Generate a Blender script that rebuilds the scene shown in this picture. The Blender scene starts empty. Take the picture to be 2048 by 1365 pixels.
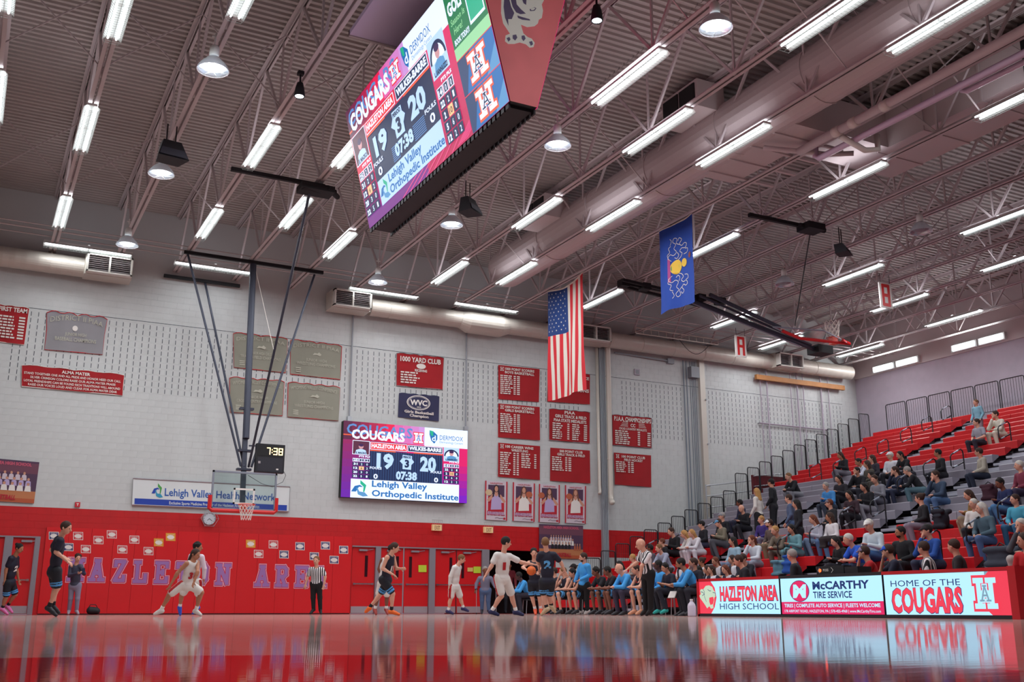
import bpy, math, random
import numpy as np
from mathutils import Vector, Matrix
from mathutils.bvhtree import BVHTree
random.seed(7)
PI = math.pi
# ---------------------------------------------------------------- camera
F = 2073.0; YAW = math.radians(27.57); PIT = math.radians(14.51); CH = 0.155
FW = Vector((math.sin(YAW)*math.cos(PIT), math.cos(YAW)*math.cos(PIT), math.sin(PIT)))
RT = Vector((math.cos(YAW), -math.sin(YAW), 0)); UPV = RT.cross(FW)
CAM = Vector((0, 0, CH))
cd = bpy.data.cameras.new('camera'); cam = bpy.data.objects.new('camera', cd)
bpy.context.scene.collection.objects.link(cam); bpy.context.scene.camera = cam
cd.sensor_width = 36; cd.lens = F*36/2048; cd.clip_start = 0.05; cd.clip_end = 200
cam.matrix_world = Matrix(((RT.x, UPV.x, -FW.x, 0), (RT.y, UPV.y, -FW.y, 0), (RT.z, UPV.z, -FW.z, CH), (0, 0, 0, 1)))
# ---------------------------------------------------------------- world and exposure
sc = bpy.context.scene
w = bpy.data.worlds.new('hall_air'); sc.world = w; w.use_nodes = True
w.node_tree.nodes['Background'].inputs[0].default_value = (0.62, 0.52, 0.62, 1)
w.node_tree.nodes['Background'].inputs[1].default_value = 0.3
sc.view_settings.view_transform = 'Standard'; sc.view_settings.look = 'None'
sc.view_settings.gamma = 1; sc.view_settings.use_curve_mapping = False
sc.view_settings.exposure = 0.0
LAMP_W = 82.0; TUBE_E = 3.2; BAY_W = 80.0; SCREEN_E = 1.0
# ---------------------------------------------------------------- helpers
C = sc.collection
WL = {}
def V(*a): return Vector(a)
def ray(u, v): return FW + RT*((u-1024)/F) - UPV*((v-682.5)/F)
def at(u, v, X=None, Y=None, Z=None, W=None):
    r = ray(u, v)
    t = X/r.x if X is not None else Y/r.y if Y is not None else W if W is not None else (Z-CH)/r.z
    return CAM + r*t
def lin(h):
    h = h.lstrip('#'); o = []
    for i in (0, 2, 4):
        c = int(h[i:i+2], 16)/255
        o.append(c/12.92 if c <= .04045 else ((c+.055)/1.055)**2.4)
    return (o[0], o[1], o[2], 1)
MT = {}
def pm(name, col, rough=.6, metal=0., emis=0., bump=0., bscale=40., var=0., vscale=3., spec=.5):
    if name in MT: return MT[name]
    m = bpy.data.materials.new(name); m.use_nodes = True
    nt = m.node_tree; b = nt.nodes['Principled BSDF']
    c = lin(col) if isinstance(col, str) else tuple(col)+(1,)
    b.inputs['Base Color'].default_value = c; b.inputs['Roughness'].default_value = rough
    b.inputs['Metallic'].default_value = metal; b.inputs['Specular IOR Level'].default_value = spec
    if emis:
        b.inputs['Emission Color'].default_value = c; b.inputs['Emission Strength'].default_value = emis
    if bump or var:
        tc = nt.nodes.new('ShaderNodeTexCoord'); n = nt.nodes.new('ShaderNodeTexNoise')
        nt.links.new(tc.outputs['Object'], n.inputs['Vector']); n.inputs['Scale'].default_value = bscale if bump else vscale
        if bump:
            bp = nt.nodes.new('ShaderNodeBump'); bp.inputs['Strength'].default_value = bump; bp.inputs['Distance'].default_value = .02
            nt.links.new(n.outputs['Fac'], bp.inputs['Height']); nt.links.new(bp.outputs['Normal'], b.inputs['Normal'])
        if var:
            n2 = nt.nodes.new('ShaderNodeTexNoise'); n2.inputs['Scale'].default_value = vscale
            nt.links.new(tc.outputs['Object'], n2.inputs['Vector'])
            r = nt.nodes.new('ShaderNodeMapRange'); r.inputs[1].default_value = .3; r.inputs[2].default_value = .7
            r.inputs[3].default_value = 1-var; r.inputs[4].default_value = 1+var*.4
            nt.links.new(n2.outputs['Fac'], r.inputs[0])
            mx = nt.nodes.new('ShaderNodeVectorMath'); mx.operation = 'SCALE'
            mx.inputs[0].default_value = c[:3]; nt.links.new(r.outputs[0], mx.inputs['Scale'])
            nt.links.new(mx.outputs[0], b.inputs['Base Color'])
    MT[name] = m; return m
def emi(name, col, s=1.0):
    """a lit screen colour: gives off light, nearly no diffuse"""
    if name in MT: return MT[name]
    m = bpy.data.materials.new(name); m.use_nodes = True
    b = m.node_tree.nodes['Principled BSDF']; c = lin(col)
    b.inputs['Base Color'].default_value = (c[0]*.08, c[1]*.08, c[2]*.08, 1); b.inputs['Roughness'].default_value = .5
    b.inputs['Emission Color'].default_value = c; b.inputs['Emission Strength'].default_value = s*SCREEN_E
    MT[name] = m; return m
def props(o, label=None, cat=None, group=None, kind=None):
    if label: o['label'] = label
    if cat: o['category'] = cat
    if group: o['group'] = group
    if kind: o['kind'] = kind
    return o
def wl(o): return WL.get(o.name, Vector((0, 0, 0)))
def thing(name, label, cat, loc=(0, 0, 0), rz=0, group=None, kind=None):
    o = bpy.data.objects.new(name, None); o.empty_display_size = .2; C.objects.link(o)
    o.location = loc; o.rotation_euler = (0, 0, rz); WL[o.name] = Vector(loc)
    return props(o, label, cat, group, kind)
_G = {}
def glyphs(s, bold=0.0):
    k = (s, bold)
    if k not in _G:
        cu = bpy.data.curves.new('t', 'FONT'); cu.body = s; cu.size = 1; cu.resolution_u = 2; cu.offset = bold; cu.fill_mode = 'FRONT'
        ob = bpy.data.objects.new('t', cu); me = bpy.data.meshes.new_from_object(ob)
        vs = [tuple(v.co[:2]) for v in me.vertices]; fs = [tuple(p.vertices) for p in me.polygons]
        bpy.data.objects.remove(ob); bpy.data.meshes.remove(me); bpy.data.curves.remove(cu)
        _G[k] = (vs, fs)
    return _G[k]
CAPH = None
class MB:
    def __init__(s, mats=None):
        s.v = []; s.f = []; s.m = []; s.mats = mats if isinstance(mats, list) else ([mats] if mats else [])
    def mi(s, m):
        if m is None: return 0
        if m not in s.mats: s.mats.append(m)
        return s.mats.index(m)
    def add(s, vs, fs, m=None):
        n = len(s.v); k = s.mi(m); s.v += [tuple(p) for p in vs]
        for f in fs: s.f.append(tuple(i+n for i in f)); s.m.append(k)
        return s
    def poly(s, pts, m=None): return s.add(pts, [tuple(range(len(pts)))], m)
    def box(s, c, size, m=None, R=None):
        hx, hy, hz = size[0]/2, size[1]/2, size[2]/2; c = Vector(c)
        vs = []
        for x, y, z in ((-1,-1,-1),(1,-1,-1),(1,1,-1),(-1,1,-1),(-1,-1,1),(1,-1,1),(1,1,1),(-1,1,1)):
            p = Vector((x*hx, y*hy, z*hz)); p = R@p if R else p; vs.append(c+p)
        return s.add(vs, [(0,3,2,1),(4,5,6,7),(0,1,5,4),(1,2,6,5),(2,3,7,6),(3,0,4,7)], m)
    def bx(s, a, b, m=None):
        return s.box([(a[i]+b[i])/2 for i in range(3)], [abs(b[i]-a[i]) for i in range(3)], m)
    def bar(s, a, b, w, h, m=None):
        """rectangular bar from a to b, w wide sideways, h high"""
        a = Vector(a); b = Vector(b); d = b-a; L = d.length; d.normalize()
        up = Vector((0, 0, 1)) if abs(d.z) < .95 else Vector((0, 1, 0))
        x = d.cross(up).normalized(); z = x.cross(d)
        return s.box((a+b)/2, (w, L, h), m, Matrix((x, d, z)).transposed())
    def tube(s, pts, r, n=8, m=None, closed=False, cap=True):
        pts = [Vector(p) for p in pts]; N = len(pts); rs = r if isinstance(r, (list, tuple)) else [r]*N
        ring = []; up = None
        for i in range(N):
            if closed: d = pts[(i+1) % N]-pts[i-1]
            else: d = pts[min(i+1, N-1)]-pts[max(i-1, 0)]
            d.normalize()
            if up is None: up = Vector((0, 0, 1)) if abs(d.z) < .9 else Vector((1, 0, 0))
            x = d.cross(up)
            if x.length < 1e-4: x = d.cross(Vector((0.3, 1, 0.2)))
            x.normalize(); up = x.cross(d).normalized()
            for k in range(n):
                a = 2*PI*k/n; ring.append(pts[i]+(x*math.cos(a)+up*math.sin(a))*rs[i])
        fs = []
        for i in range(N if closed else N-1):
            j = (i+1) % N
            for k in range(n): fs.append((i*n+k, i*n+(k+1) % n, j*n+(k+1) % n, j*n+k))
        if cap and not closed: fs += [tuple(range(n-1, -1, -1)), tuple((N-1)*n+k for k in range(n))]
        return s.add(ring, fs, m)
    def lathe(s, c, prof, n=20, m=None, axis='z'):
        c = Vector(c); vs = []
        for (r, h) in prof:
            for k in range(n):
                a = 2*PI*k/n; x, y = r*math.cos(a), r*math.sin(a)
                vs.append(c+(Vector((x, y, h)) if axis == 'z' else Vector((x, h, y)) if axis == 'y' else Vector((h, x, y))))
        fs = []
        for i in range(len(prof)-1):
            for k in range(n): fs.append((i*n+k, i*n+(k+1) % n, (i+1)*n+(k+1) % n, (i+1)*n+k))
        return s.add(vs, fs, m)
    def slab(s, pts, n, th, m=None):
        """polygon pts thickened by th along -n"""
        n = Vector(n)*th; k = len(pts); vs = [Vector(p) for p in pts]+[Vector(p)-n for p in pts]
        return s.add(vs, [tuple(range(k)), tuple(range(2*k-1, k-1, -1))]+[(i, i+k, (i+1) % k+k, (i+1) % k) for i in range(k)], m)
    def build(s, name, parent=None, local=False, smooth=False, label=None, cat=None, group=None, kind=None, mats=None, org=None):
        me = bpy.data.meshes.new(name)
        off = Vector((0, 0, 0))
        if parent is not None:
            off = Vector((0, 0, 0)) if local else wl(parent)
        elif not local:
            a = np.array(s.v); off = Vector(((a[:,0].min()+a[:,0].max())/2, (a[:,1].min()+a[:,1].max())/2, a[:,2].min()))
        vs = s.v if off.length == 0 else [(p[0]-off.x, p[1]-off.y, p[2]-off.z) for p in s.v]
        me.from_pydata(vs, [], s.f)
        for m in (mats or s.mats or [MT['default']]): me.materials.append(m)
        if any(s.m): me.polygons.foreach_set('material_index', s.m)
        if smooth: me.polygons.foreach_set('use_smooth', [True]*len(me.polygons))
        me.update()
        o = bpy.data.objects.new(name, me); C.objects.link(o)
        if parent is not None:
            o.parent = parent; WL[o.name] = off if not local else Vector((0,0,0))
        else:
            o.location = off; WL[o.name] = off
        return props(o, label, cat, group, kind)
def kids(o): return [c for c in bpy.data.objects if c.parent == o]
def tree(o, acc=None):
    return [(c, tree(c)) for c in o.children]
def copy_tree(t, loc, rz=None, label=None, group=None, scale=None):
    """t = (object, [(child, [...]), ...]); returns the copied top"""
    def cp(node, par):
        o, ch = node; n = o.copy(); C.objects.link(n)
        if par is not None: n.parent = par
        for k in ch: cp(k, n)
        return n
    n = cp(t, None); n.location = loc
    if rz is not None: n.rotation_euler = (0, 0, rz)
    if scale: n.scale = (scale,)*3
    if label: n['label'] = label
    if group: n['group'] = group
    return n
class Panel:
    k = 0
    """flat rectangle in the scene: s to the right, t down, d out of the face"""
    def __init__(p, TL, TR, BR, BL):
        p.c = [Vector(x) for x in (TL, TR, BR, BL)]
        p.W = (p.c[1]-p.c[0]).length; p.H = (p.c[3]-p.c[0]).length
        p.n = (p.c[3]-p.c[0]).cross(p.c[1]-p.c[0]).normalized()
    def P(p, s, t, d=0.0):
        a = p.c[0].lerp(p.c[1], s); b = p.c[3].lerp(p.c[2], s)
        return a.lerp(b, t)+p.n*d
    def rect(p, mb, s0, t0, s1, t1, m, d=.004):
        return mb.poly([p.P(s0,t1,d), p.P(s1,t1,d), p.P(s1,t0,d), p.P(s0,t0,d)], m)
    def shape(p, mb, pts, m, d=.006):
        return mb.poly([p.P(s,t,d) for s, t in pts], m)
    def ell(p, mb, s, t, rs, rt, m, d=.006, n=20, a0=0, a1=2*PI):
        return p.shape(mb, [(s+rs*math.cos(a0+(a1-a0)*k/n), t+rt*math.sin(a0+(a1-a0)*k/n)) for k in range(n)], m, d)
    def line(p, mb, pts, wd, m, d=.006):
        """polyline of width wd in metres"""
        for (s0, t0), (s1, t1) in zip(pts[:-1], pts[1:]):
            p.k = (p.k+1) % 12; dd = d+p.k*.00022
            a = Vector(((s1-s0)*p.W, (t1-t0)*p.H)); L = a.length
            if L < 1e-6: continue
            a /= L; e = a*wd*.35; q = Vector((-a.y, a.x))*wd/2
            f = lambda x, y, k, l: p.P(x+(k.x+l.x)/p.W, y+(k.y+l.y)/p.H, dd)
            mb.poly([f(s0,t0,-e,q), f(s1,t1,e,q), f(s1,t1,e,-q), f(s0,t0,-e,-q)], m)
    def text(p, mb, s, s0, s1, tb, th, m, bold=0.0, d=.008, arch=0.0, align='f', shear=0.0):
        """letters of s between s0 and s1 (fitted, or at natural width if s1 is None), baseline tb, capital height th"""
        global CAPH
        if CAPH is None:
            CAPH = max(v[1] for v in glyphs('H')[0])
        vs, fs = glyphs(s, bold)
        if not vs: return
        x0 = min(v[0] for v in vs); x1 = max(v[0] for v in vs); k = th/CAPH
        if s1 is None:
            wd = (x1-x0)*k*p.H/p.W
            if align == 'c': s0 -= wd/2
            if align == 'r': s0 -= wd
            s1 = s0+wd
        out = []
        for x, y in vs:
            u = (x-x0)/(x1-x0)
            out.append(p.P(s0+(s1-s0)*u+shear*y*k*p.H/p.W, tb-y*k-arch*(1-(2*u-1)**2), d))
        n = len(mb.v); kk = mb.mi(m); mb.v += [tuple(o) for o in out]
        for f in fs: mb.f.append(tuple(i+n for i in f)); mb.m.append(kk)
# block (slab serif) letters as strokes on a 0..1 box, t down
VARS = {'H': [[(.2,0),(.2,1)],[(.8,0),(.8,1)],[(.2,.5),(.8,.5)],[(.02,0),(.38,0)],[(.62,0),(.98,0)],[(.02,1),(.38,1)],[(.62,1),(.98,1)]],
 'A': [[(.5,0),(.18,1)],[(.5,0),(.82,1)],[(.3,.65),(.7,.65)],[(.02,1),(.36,1)],[(.64,1),(.98,1)],[(.36,0),(.64,0)]],
 'Z': [[(.12,.22),(.12,0),(.88,0),(.12,1),(.88,1),(.88,.78)]],
 'L': [[(.25,0),(.25,1)],[(.05,0),(.45,0)],[(.05,1),(.92,1),(.92,.65)]],
 'E': [[(.22,0),(.22,1)],[(.04,0),(.92,0),(.92,.22)],[(.04,1),(.92,1),(.92,.78)],[(.22,.5),(.6,.5)],[(.6,.4),(.6,.6)]],
 'T': [[(.5,0),(.5,1)],[(.06,.22),(.06,0),(.94,0),(.94,.22)],[(.3,1),(.7,1)]],
 'O': [[(.3,0),(.7,0),(.88,.2),(.88,.8),(.7,1),(.3,1),(.12,.8),(.12,.2),(.3,0)]],
 'N': [[(.2,0),(.2,1)],[(.2,0),(.8,1)],[(.8,0),(.8,1)],[(.02,0),(.3,0)],[(.62,0),(.98,0)],[(.02,1),(.38,1)]],
 'R': [[(.22,0),(.22,1)],[(.04,0),(.7,0),(.85,.12),(.85,.4),(.7,.52),(.22,.52)],[(.5,.52),(.82,1)],[(.04,1),(.42,1)],[(.66,1),(.98,1)]]}
def block_letter(p, mb, ch, s0, s1, t0, t1, layers):
    """layers: (stroke width in metres, material, depth) from the widest to the narrowest"""
    for wd, m, d in layers:
        for st in VARS[ch]:
            p.line(mb, [(s0+(s1-s0)*x, t0+(t1-t0)*y) for x, y in st], wd, m, d)
MT['default'] = pm('default_grey', '#808080')
def wall_panel(px, Y=32.985, lift=0.0):
    """the four photograph-measured corners TL, TR, BR, BL of something hanging on the end wall"""
    return Panel(*[at(u, v, Y=Y-lift) for u, v in px])
# ================================================================ THE SETTING
WY = 33.0; XR = 34.5; XL = -20.6; YB = -7.0; ZT = 12.75
M_red = pm('wall_red_paint', '#bd0812', .45, bump=.15, bscale=60, var=.08)
M_white = pm('wall_white_paint', '#c3c6c6', .6, bump=.15, bscale=60, var=.05)
M_mort = pm('painted_joint_white', '#c1c4c4', .8); M_mortr = pm('painted_joint_red', '#a80810', .8)
M_grey = pm('grey_steel', '#a29a9c', .5); M_dark = pm('dark_steel', '#1b1b22', .5)
M_black = pm('black_plastic', '#0b0b10', .6); M_steel = pm('brushed_steel', '#b9bcc2', .35, .7)
M_beam = pm('painted_roof_steel', '#c3b9ba', .55, var=.06, vscale=.8)
M_duct = pm('duct_paint', '#c2b6b6', .5, bump=.1, bscale=8)
M_deck = pm('roof_deck_paint', '#aba39f', .6, var=.12, vscale=.35)
M_chrome = pm('chrome', '#d8d8dc', .2, 1.0)
M_offw = pm('off_white', '#d9d6cf', .6); M_blk = pm('matt_black', '#121218', .7)
def struct(mb, name, **k): return mb.build(name, kind='structure', **k)
# ---- floor: varnished maple with a red painted disc near the camera
def floor_mat(name, col, col2):
    m = bpy.data.materials.new(name); m.use_nodes = True; nt = m.node_tree; N = nt.nodes; L = nt.links
    b = N['Principled BSDF']; tc = N.new('ShaderNodeTexCoord'); mp = N.new('ShaderNodeMapping')
    mp.inputs['Rotation'].default_value = (0, 0, PI/2); L.new(tc.outputs['Object'], mp.inputs[0])
    br = N.new('ShaderNodeTexBrick'); L.new(mp.outputs[0], br.inputs['Vector'])
    br.inputs['Color1'].default_value = lin(col); br.inputs['Color2'].default_value = lin(col2); br.inputs['Mortar'].default_value = lin(col2)
    br.inputs['Scale'].default_value = 1; br.inputs['Brick Width'].default_value = 1.1; br.inputs['Row Height'].default_value = .057
    br.inputs['Mortar Size'].default_value = .0008
    n = N.new('ShaderNodeTexNoise'); mp2 = N.new('ShaderNodeMapping'); mp2.inputs['Scale'].default_value = (1.2, 9, 1)
    L.new(tc.outputs['Object'], mp2.inputs[0]); L.new(mp2.outputs[0], n.inputs['Vector']); n.inputs['Scale'].default_value = 1.6
    bp = N.new('ShaderNodeBump'); bp.inputs['Strength'].default_value = .07; bp.inputs['Distance'].default_value = .003
    L.new(n.outputs['Fac'], bp.inputs['Height'])
    mr = N.new('ShaderNodeMapRange'); mr.inputs[3].default_value = .03; mr.inputs[4].default_value = .085
    n2 = N.new('ShaderNodeTexNoise'); n2.inputs['Scale'].default_value = .9; L.new(tc.outputs['Object'], n2.inputs['Vector'])
    L.new(n2.outputs['Fac'], mr.inputs[0])
    # worn varnish: diffuse wood under a gloss that never quite becomes a full mirror
    df = N.new('ShaderNodeBsdfDiffuse'); gl = N.new('ShaderNodeBsdfGlossy'); fr = N.new('ShaderNodeFresnel'); fr.inputs[0].default_value = 1.45
    mn = N.new('ShaderNodeMath'); mn.operation = 'MINIMUM'; mn.inputs[1].default_value = .6; L.new(fr.outputs[0], mn.inputs[0]); ms = N.new('ShaderNodeMixShader')
    L.new(br.outputs['Color'], df.inputs[0]); L.new(mr.outputs[0], gl.inputs['Roughness']); L.new(bp.outputs[0], gl.inputs['Normal']); gl.inputs[0].default_value = (1, .97, 1, 1)
    L.new(mn.outputs[0], ms.inputs[0]); L.new(df.outputs[0], ms.inputs[1]); L.new(gl.outputs[0], ms.inputs[2]); L.new(ms.outputs[0], N['Material Output'].inputs[0]); N.remove(b)
    return m
M_wood = floor_mat('varnished_maple', '#bfa59d', '#b0948c'); M_fred = floor_mat('red_floor_paint', '#b81420', '#ad1019')
mb = MB([M_wood]); mb.poly([(XL, YB, 0), (XR, YB, 0), (XR, WY+.1, 0), (XL, WY+.1, 0)], M_wood)
o = struct(mb, 'floor')
mb = MB([M_fred]); mb.poly([(.05+2.45*math.cos(a*PI/32), 1.4+2.45*math.sin(a*PI/32), .002) for a in range(64)], M_fred)
# court lines: baseline band and side line
M_fline = pm('floor_line_paint', '#e8e2e4', .12)
mb.bx((-.9, 30.7, .0005), (14.3, 30.75, .002), M_fred); mb.bx((14.25, 5.1, .0005), (14.3, 30.75, .002), M_fred)
mb.bx((-.9, 31.4, .0005), (19, 33, .0016), M_fred)
mb.build('floor_paint', parent=o, local=True, kind='structure')
for c in o.children: c.location = -o.location
# ---- end wall: backing slabs around the two door openings, then block courses
DZ = 2.16; DL = (-1.6, 1.98); DR = (11.34, 16.32); OP = (16.32, 18.5)
def wall_cuts(x0, x1, z0, z1):
    """rectangles of the end wall outside the openings"""
    R = [(XL, DL[0], 0, DZ), (DL[1], DR[0], 0, DZ), (OP[1], XR, 0, DZ), (XL, XR, DZ, ZT)]
    for a, b, c, d in R:
        a, b, c, d = max(a, x0), min(b, x1), max(c, z0), min(d, z1)
        if b-a > .001 and d-c > .001: yield a, b, c, d
wall = thing('wall_front', None, None, (6.9, WY, 0), kind='structure')
def is_red(x, z): return z < 3.0 and (x < 19.1 or z > 2.0)
mb = MB([M_mort, M_mortr, M_white])
for a, b, c, d in wall_cuts(XL, XR, 0, 3.0): mb.bx((a, WY+.003, c), (b, WY+.25, d), M_mortr if b < 19.2 or c > 1 else M_mort)
mb.bx((XL, WY+.003, 3.0), (XR, WY+.25, ZT), M_mort)
mb.build('block_core', parent=wall)
def block_faces(mb, x0, x1, z0, z1, m):
    g = .002; h = .003; a, b, c, d = x0+g, x1-g, z0+g, z1-g; y = WY
    mb.add([(a, y, c), (b, y, c), (b, y, d), (a, y, d), (x0+.001, y+h, z0+.001), (x1-.001, y+h, z0+.001), (x1-.001, y+h, z1-.001), (x0+.001, y+h, z1-.001)],
           [(0, 1, 2, 3), (4, 5, 1, 0), (5, 6, 2, 1), (6, 7, 3, 2), (7, 4, 0, 3)], m)
mb = MB([M_white, M_red]); one = []
nz = int(10.6/.2)
for k in range(nz):
    z0 = k*.2; off = .2 if k % 2 else 0
    for i in range(-12, 90):
        x0 = -1+i*.4+off
        if x0+.4 > XR: continue
        m = M_red if is_red(x0+.2, z0+.1) else M_white
        if 0 <= x0 < 5.3 and 3.0 <= z0+.01 and len(one) < 300 and m is M_white: one.append((x0, z0)); continue
        for a, b, c, d in wall_cuts(x0, x0+.4, z0, z0+.2): block_faces(mb, a, b, c, d, m)
mb.build('blocks', parent=wall, kind='stuff')
t = MB([M_white]); block_faces(t, 0, .4, 0, .2, M_white)
ob0 = t.build('block', parent=wall, local=True)
for j, (x0, z0) in enumerate(one):
    o = ob0 if j == 0 else ob0.copy()
    if j: C.objects.link(o)
    o.location = Vector((x0, 0, z0))-Vector((6.9, WY, 0))
# sound slots of the acoustic blocks, their inner shade painted as dark strips on the face
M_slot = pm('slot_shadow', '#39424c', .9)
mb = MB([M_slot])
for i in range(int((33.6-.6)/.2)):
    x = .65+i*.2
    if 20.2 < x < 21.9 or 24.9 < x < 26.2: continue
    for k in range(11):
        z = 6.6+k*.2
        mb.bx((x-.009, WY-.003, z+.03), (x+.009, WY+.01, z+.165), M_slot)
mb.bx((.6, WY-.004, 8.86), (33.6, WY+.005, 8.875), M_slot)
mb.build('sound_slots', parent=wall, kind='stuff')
# right wall, left wall, back wall, upper grey band
M_wallr = pm('side_wall_paint', '#b3a9b6', .7, bump=.2, bscale=30, var=.05)
mb = MB([M_wallr]); mb.bx((XR, YB, 0), (XR+.25, WY+.25, 10.05), M_wallr); struct(mb, 'wall_right')
mb = MB([M_beam]); mb.bx((XR-.06, YB, 10.05), (XR+.25, WY, ZT), M_beam); struct(mb, 'trim_1')
mb = MB([M_white, M_red]); mb.bx((XL-.25, YB, 3), (XL, WY+.25, ZT), M_white); mb.bx((XL-.25, YB, 0), (XL, WY+.25, 3), M_red); struct(mb, 'wall_left')
mb = MB([M_white, M_red]); mb.bx((XL, YB-.25, 3), (XR, YB, ZT), M_white); mb.bx((XL, YB-.25, 0), (XR, YB, 3), M_red); struct(mb, 'wall_back')
# dark lobby behind the open doorway
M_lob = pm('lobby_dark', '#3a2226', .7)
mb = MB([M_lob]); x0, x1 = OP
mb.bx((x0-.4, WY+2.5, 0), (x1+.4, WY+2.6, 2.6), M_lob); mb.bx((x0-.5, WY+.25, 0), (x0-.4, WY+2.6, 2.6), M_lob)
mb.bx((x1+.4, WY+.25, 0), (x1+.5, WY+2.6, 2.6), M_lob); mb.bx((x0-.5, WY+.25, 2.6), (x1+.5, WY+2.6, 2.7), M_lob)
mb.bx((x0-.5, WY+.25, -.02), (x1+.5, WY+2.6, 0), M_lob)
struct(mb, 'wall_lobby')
# ---- roof deck: ribbed steel sheets running across the hall
sheets = thing('ceiling', None, None, (0, 0, 12.5), kind='structure')
pw = (WY-YB)/200
pr = [(0, 0), (.085, 0), (.1, .055), (.185, .055)]
def deck(x0, x1):
    mb = MB([M_deck]); vs = []; fs = []
    ys = []
    for k in range(int((WY-YB)/.2)):
        for a, h in pr: ys.append((YB+k*.2+a, 12.5+h))
    ys.append((WY, 12.5))
    for y, z in ys: vs += [(x0, y, z), (x1, y, z)]
    for i in range(len(ys)-1): fs.append((2*i, 2*i+2, 2*i+3, 2*i+1))
    mb.add(vs, fs, M_deck); return mb
x = XL
while x < XR-.1:
    x2 = min(x+5.51, XR+.02); deck(x, x2-.012).build('roof_sheet', parent=sheets); x = x2
mb = MB([M_deck]); mb.bx((XL, YB, 12.62), (XR, WY, 12.7), M_deck); mb.build('roof_board', parent=sheets)
# ---- roof joists
JX = [1.4, 3.25, 5.07, 6.95, 8.8, 10.75, 12.75, 14.68, 16.6, 18.6, 20.5, 22.4, 24.3, 26.2, 28.1, 30.0, 31.9, 33.6]
JX = [1.4-1.87*k for k in range(11, 0, -1)] + JX
def make_joist():
    t = thing('roof_beam', 'painted open web steel roof joist under the ribbed deck', None, (0, 0, 0), kind='structure', group='open web roof joists')
    b = MB([M_beam])
    for s in (-1, 1):
        b.bx((s*.02, YB, 10.6), (s*.105, WY, 10.615), M_beam); b.bx((s*.02, YB, 10.6), (s*.032, WY, 10.69), M_beam)
    b.build('bottom_chord', t)
    b = MB([M_beam])
    for s in (-1, 1):
        b.bx((s*.02, YB, 12.485), (s*.11, WY, 12.5), M_beam); b.bx((s*.02, YB, 12.39), (s*.034, WY, 12.49), M_beam)
    b.build('top_chord', t)
    P = 3.0; d1 = MB([M_beam]); d1.bar((0, 0, 10.62), (0, P/2, 12.46), .055, .06, M_beam)
    d2 = MB([M_beam]); d2.bar((0, P/2, 12.46), (0, P, 10.62), .055, .06, M_beam)
    d3 = MB([M_beam]); d3.bar((0, 0, 10.62), (0, 0, 12.46), .04, .045, M_beam)
    a = [d.build('web_bar', t, local=True) for d in (d1, d2, d3)]
    n = 0
    for k in range(10):
        y = WY-.3-P*(k+1)
        for o in a:
            q = o if n < 3 else o.copy()
            if n >= 3: C.objects.link(q)
            q.location = (0, y, 0); n += 1
    return t
j0 = make_joist(); j0.location.x = JX[0]; jt = (j0, tree(j0)); bpy.context.view_layer.update(); jt = (j0, tree(j0))
for x in JX[1:]: copy_tree(jt, (x, 0, 0))
# cross bracing between joists and the long rods near the end wall
br = thing('roof_beam', 'thin steel cross bracing and rods between the joists', None, (7, 20, 10.6), kind='structure')
def brace(y):
    m = MB([M_beam])
    for a, b in zip(JX[10:-1], JX[11:]):
        m.bar((a, y, 10.66), (b, y, 12.42), .025, .025, M_beam); m.bar((a, y+.05, 12.42), (b, y+.05, 10.66), .025, .025, M_beam)
    m.build('cross_brace', br)
for y in (13.5, 20.4, 27.2): brace(y)
m = MB([M_beam])
for y, z in ((30.66, 10.72), (31.1, 10.74), (31.25, 10.78), (31.6, 10.72), (31.72, 10.76)): m.tube([(XL, y, z), (XR, y, z)], .018, 6, M_beam)
m.build('tie_rod', br)
# ---- ducts
def flanges(m, p0, p1, r, step, mt):
    p0 = Vector(p0); p1 = Vector(p1); L = (p1-p0).length; d = (p1-p0)/L
    for k in range(1, int(L/step)+1):
        c = p0+d*step*k; m.tube([c-d*.02, c+d*.02], r+.02, 24, mt)
def spiral(p0, p1, r, mt, n=28):
    """duct with fine spiral ribs"""
    p0 = Vector(p0); p1 = Vector(p1); L = (p1-p0).length; k = int(L/.16); pts = []; rs = []
    for i in range(k+1):
        pts += [p0.lerp(p1, i/k)]; rs += [r+(.006 if i % 2 else 0)]
    m = MB([mt]); m.tube(pts, rs, n, mt); return m
d = thing('spiral_duct', 'big round painted air duct running between roof joists toward the end wall', 'air duct', (15.3, 8, 10.6))
m = spiral((15.28, 4, 11.32), (15.28, 29.6, 11.32), .66, M_duct); m.build('duct_tube', d)
m = MB([M_duct]); flanges(m, (15.28, 9, 11.32), (15.28, 29, 11.32), .665, 2.9, M_duct); m.build('flange', d, kind='stuff')
m = MB([M_duct]); m.lathe((15.28, 29.6, 11.32), [(.66, 0), (.6, .25), (.4, .42), (.01, .45)], 28, M_duct, 'y'); m.build('end_cap', d)
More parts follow.
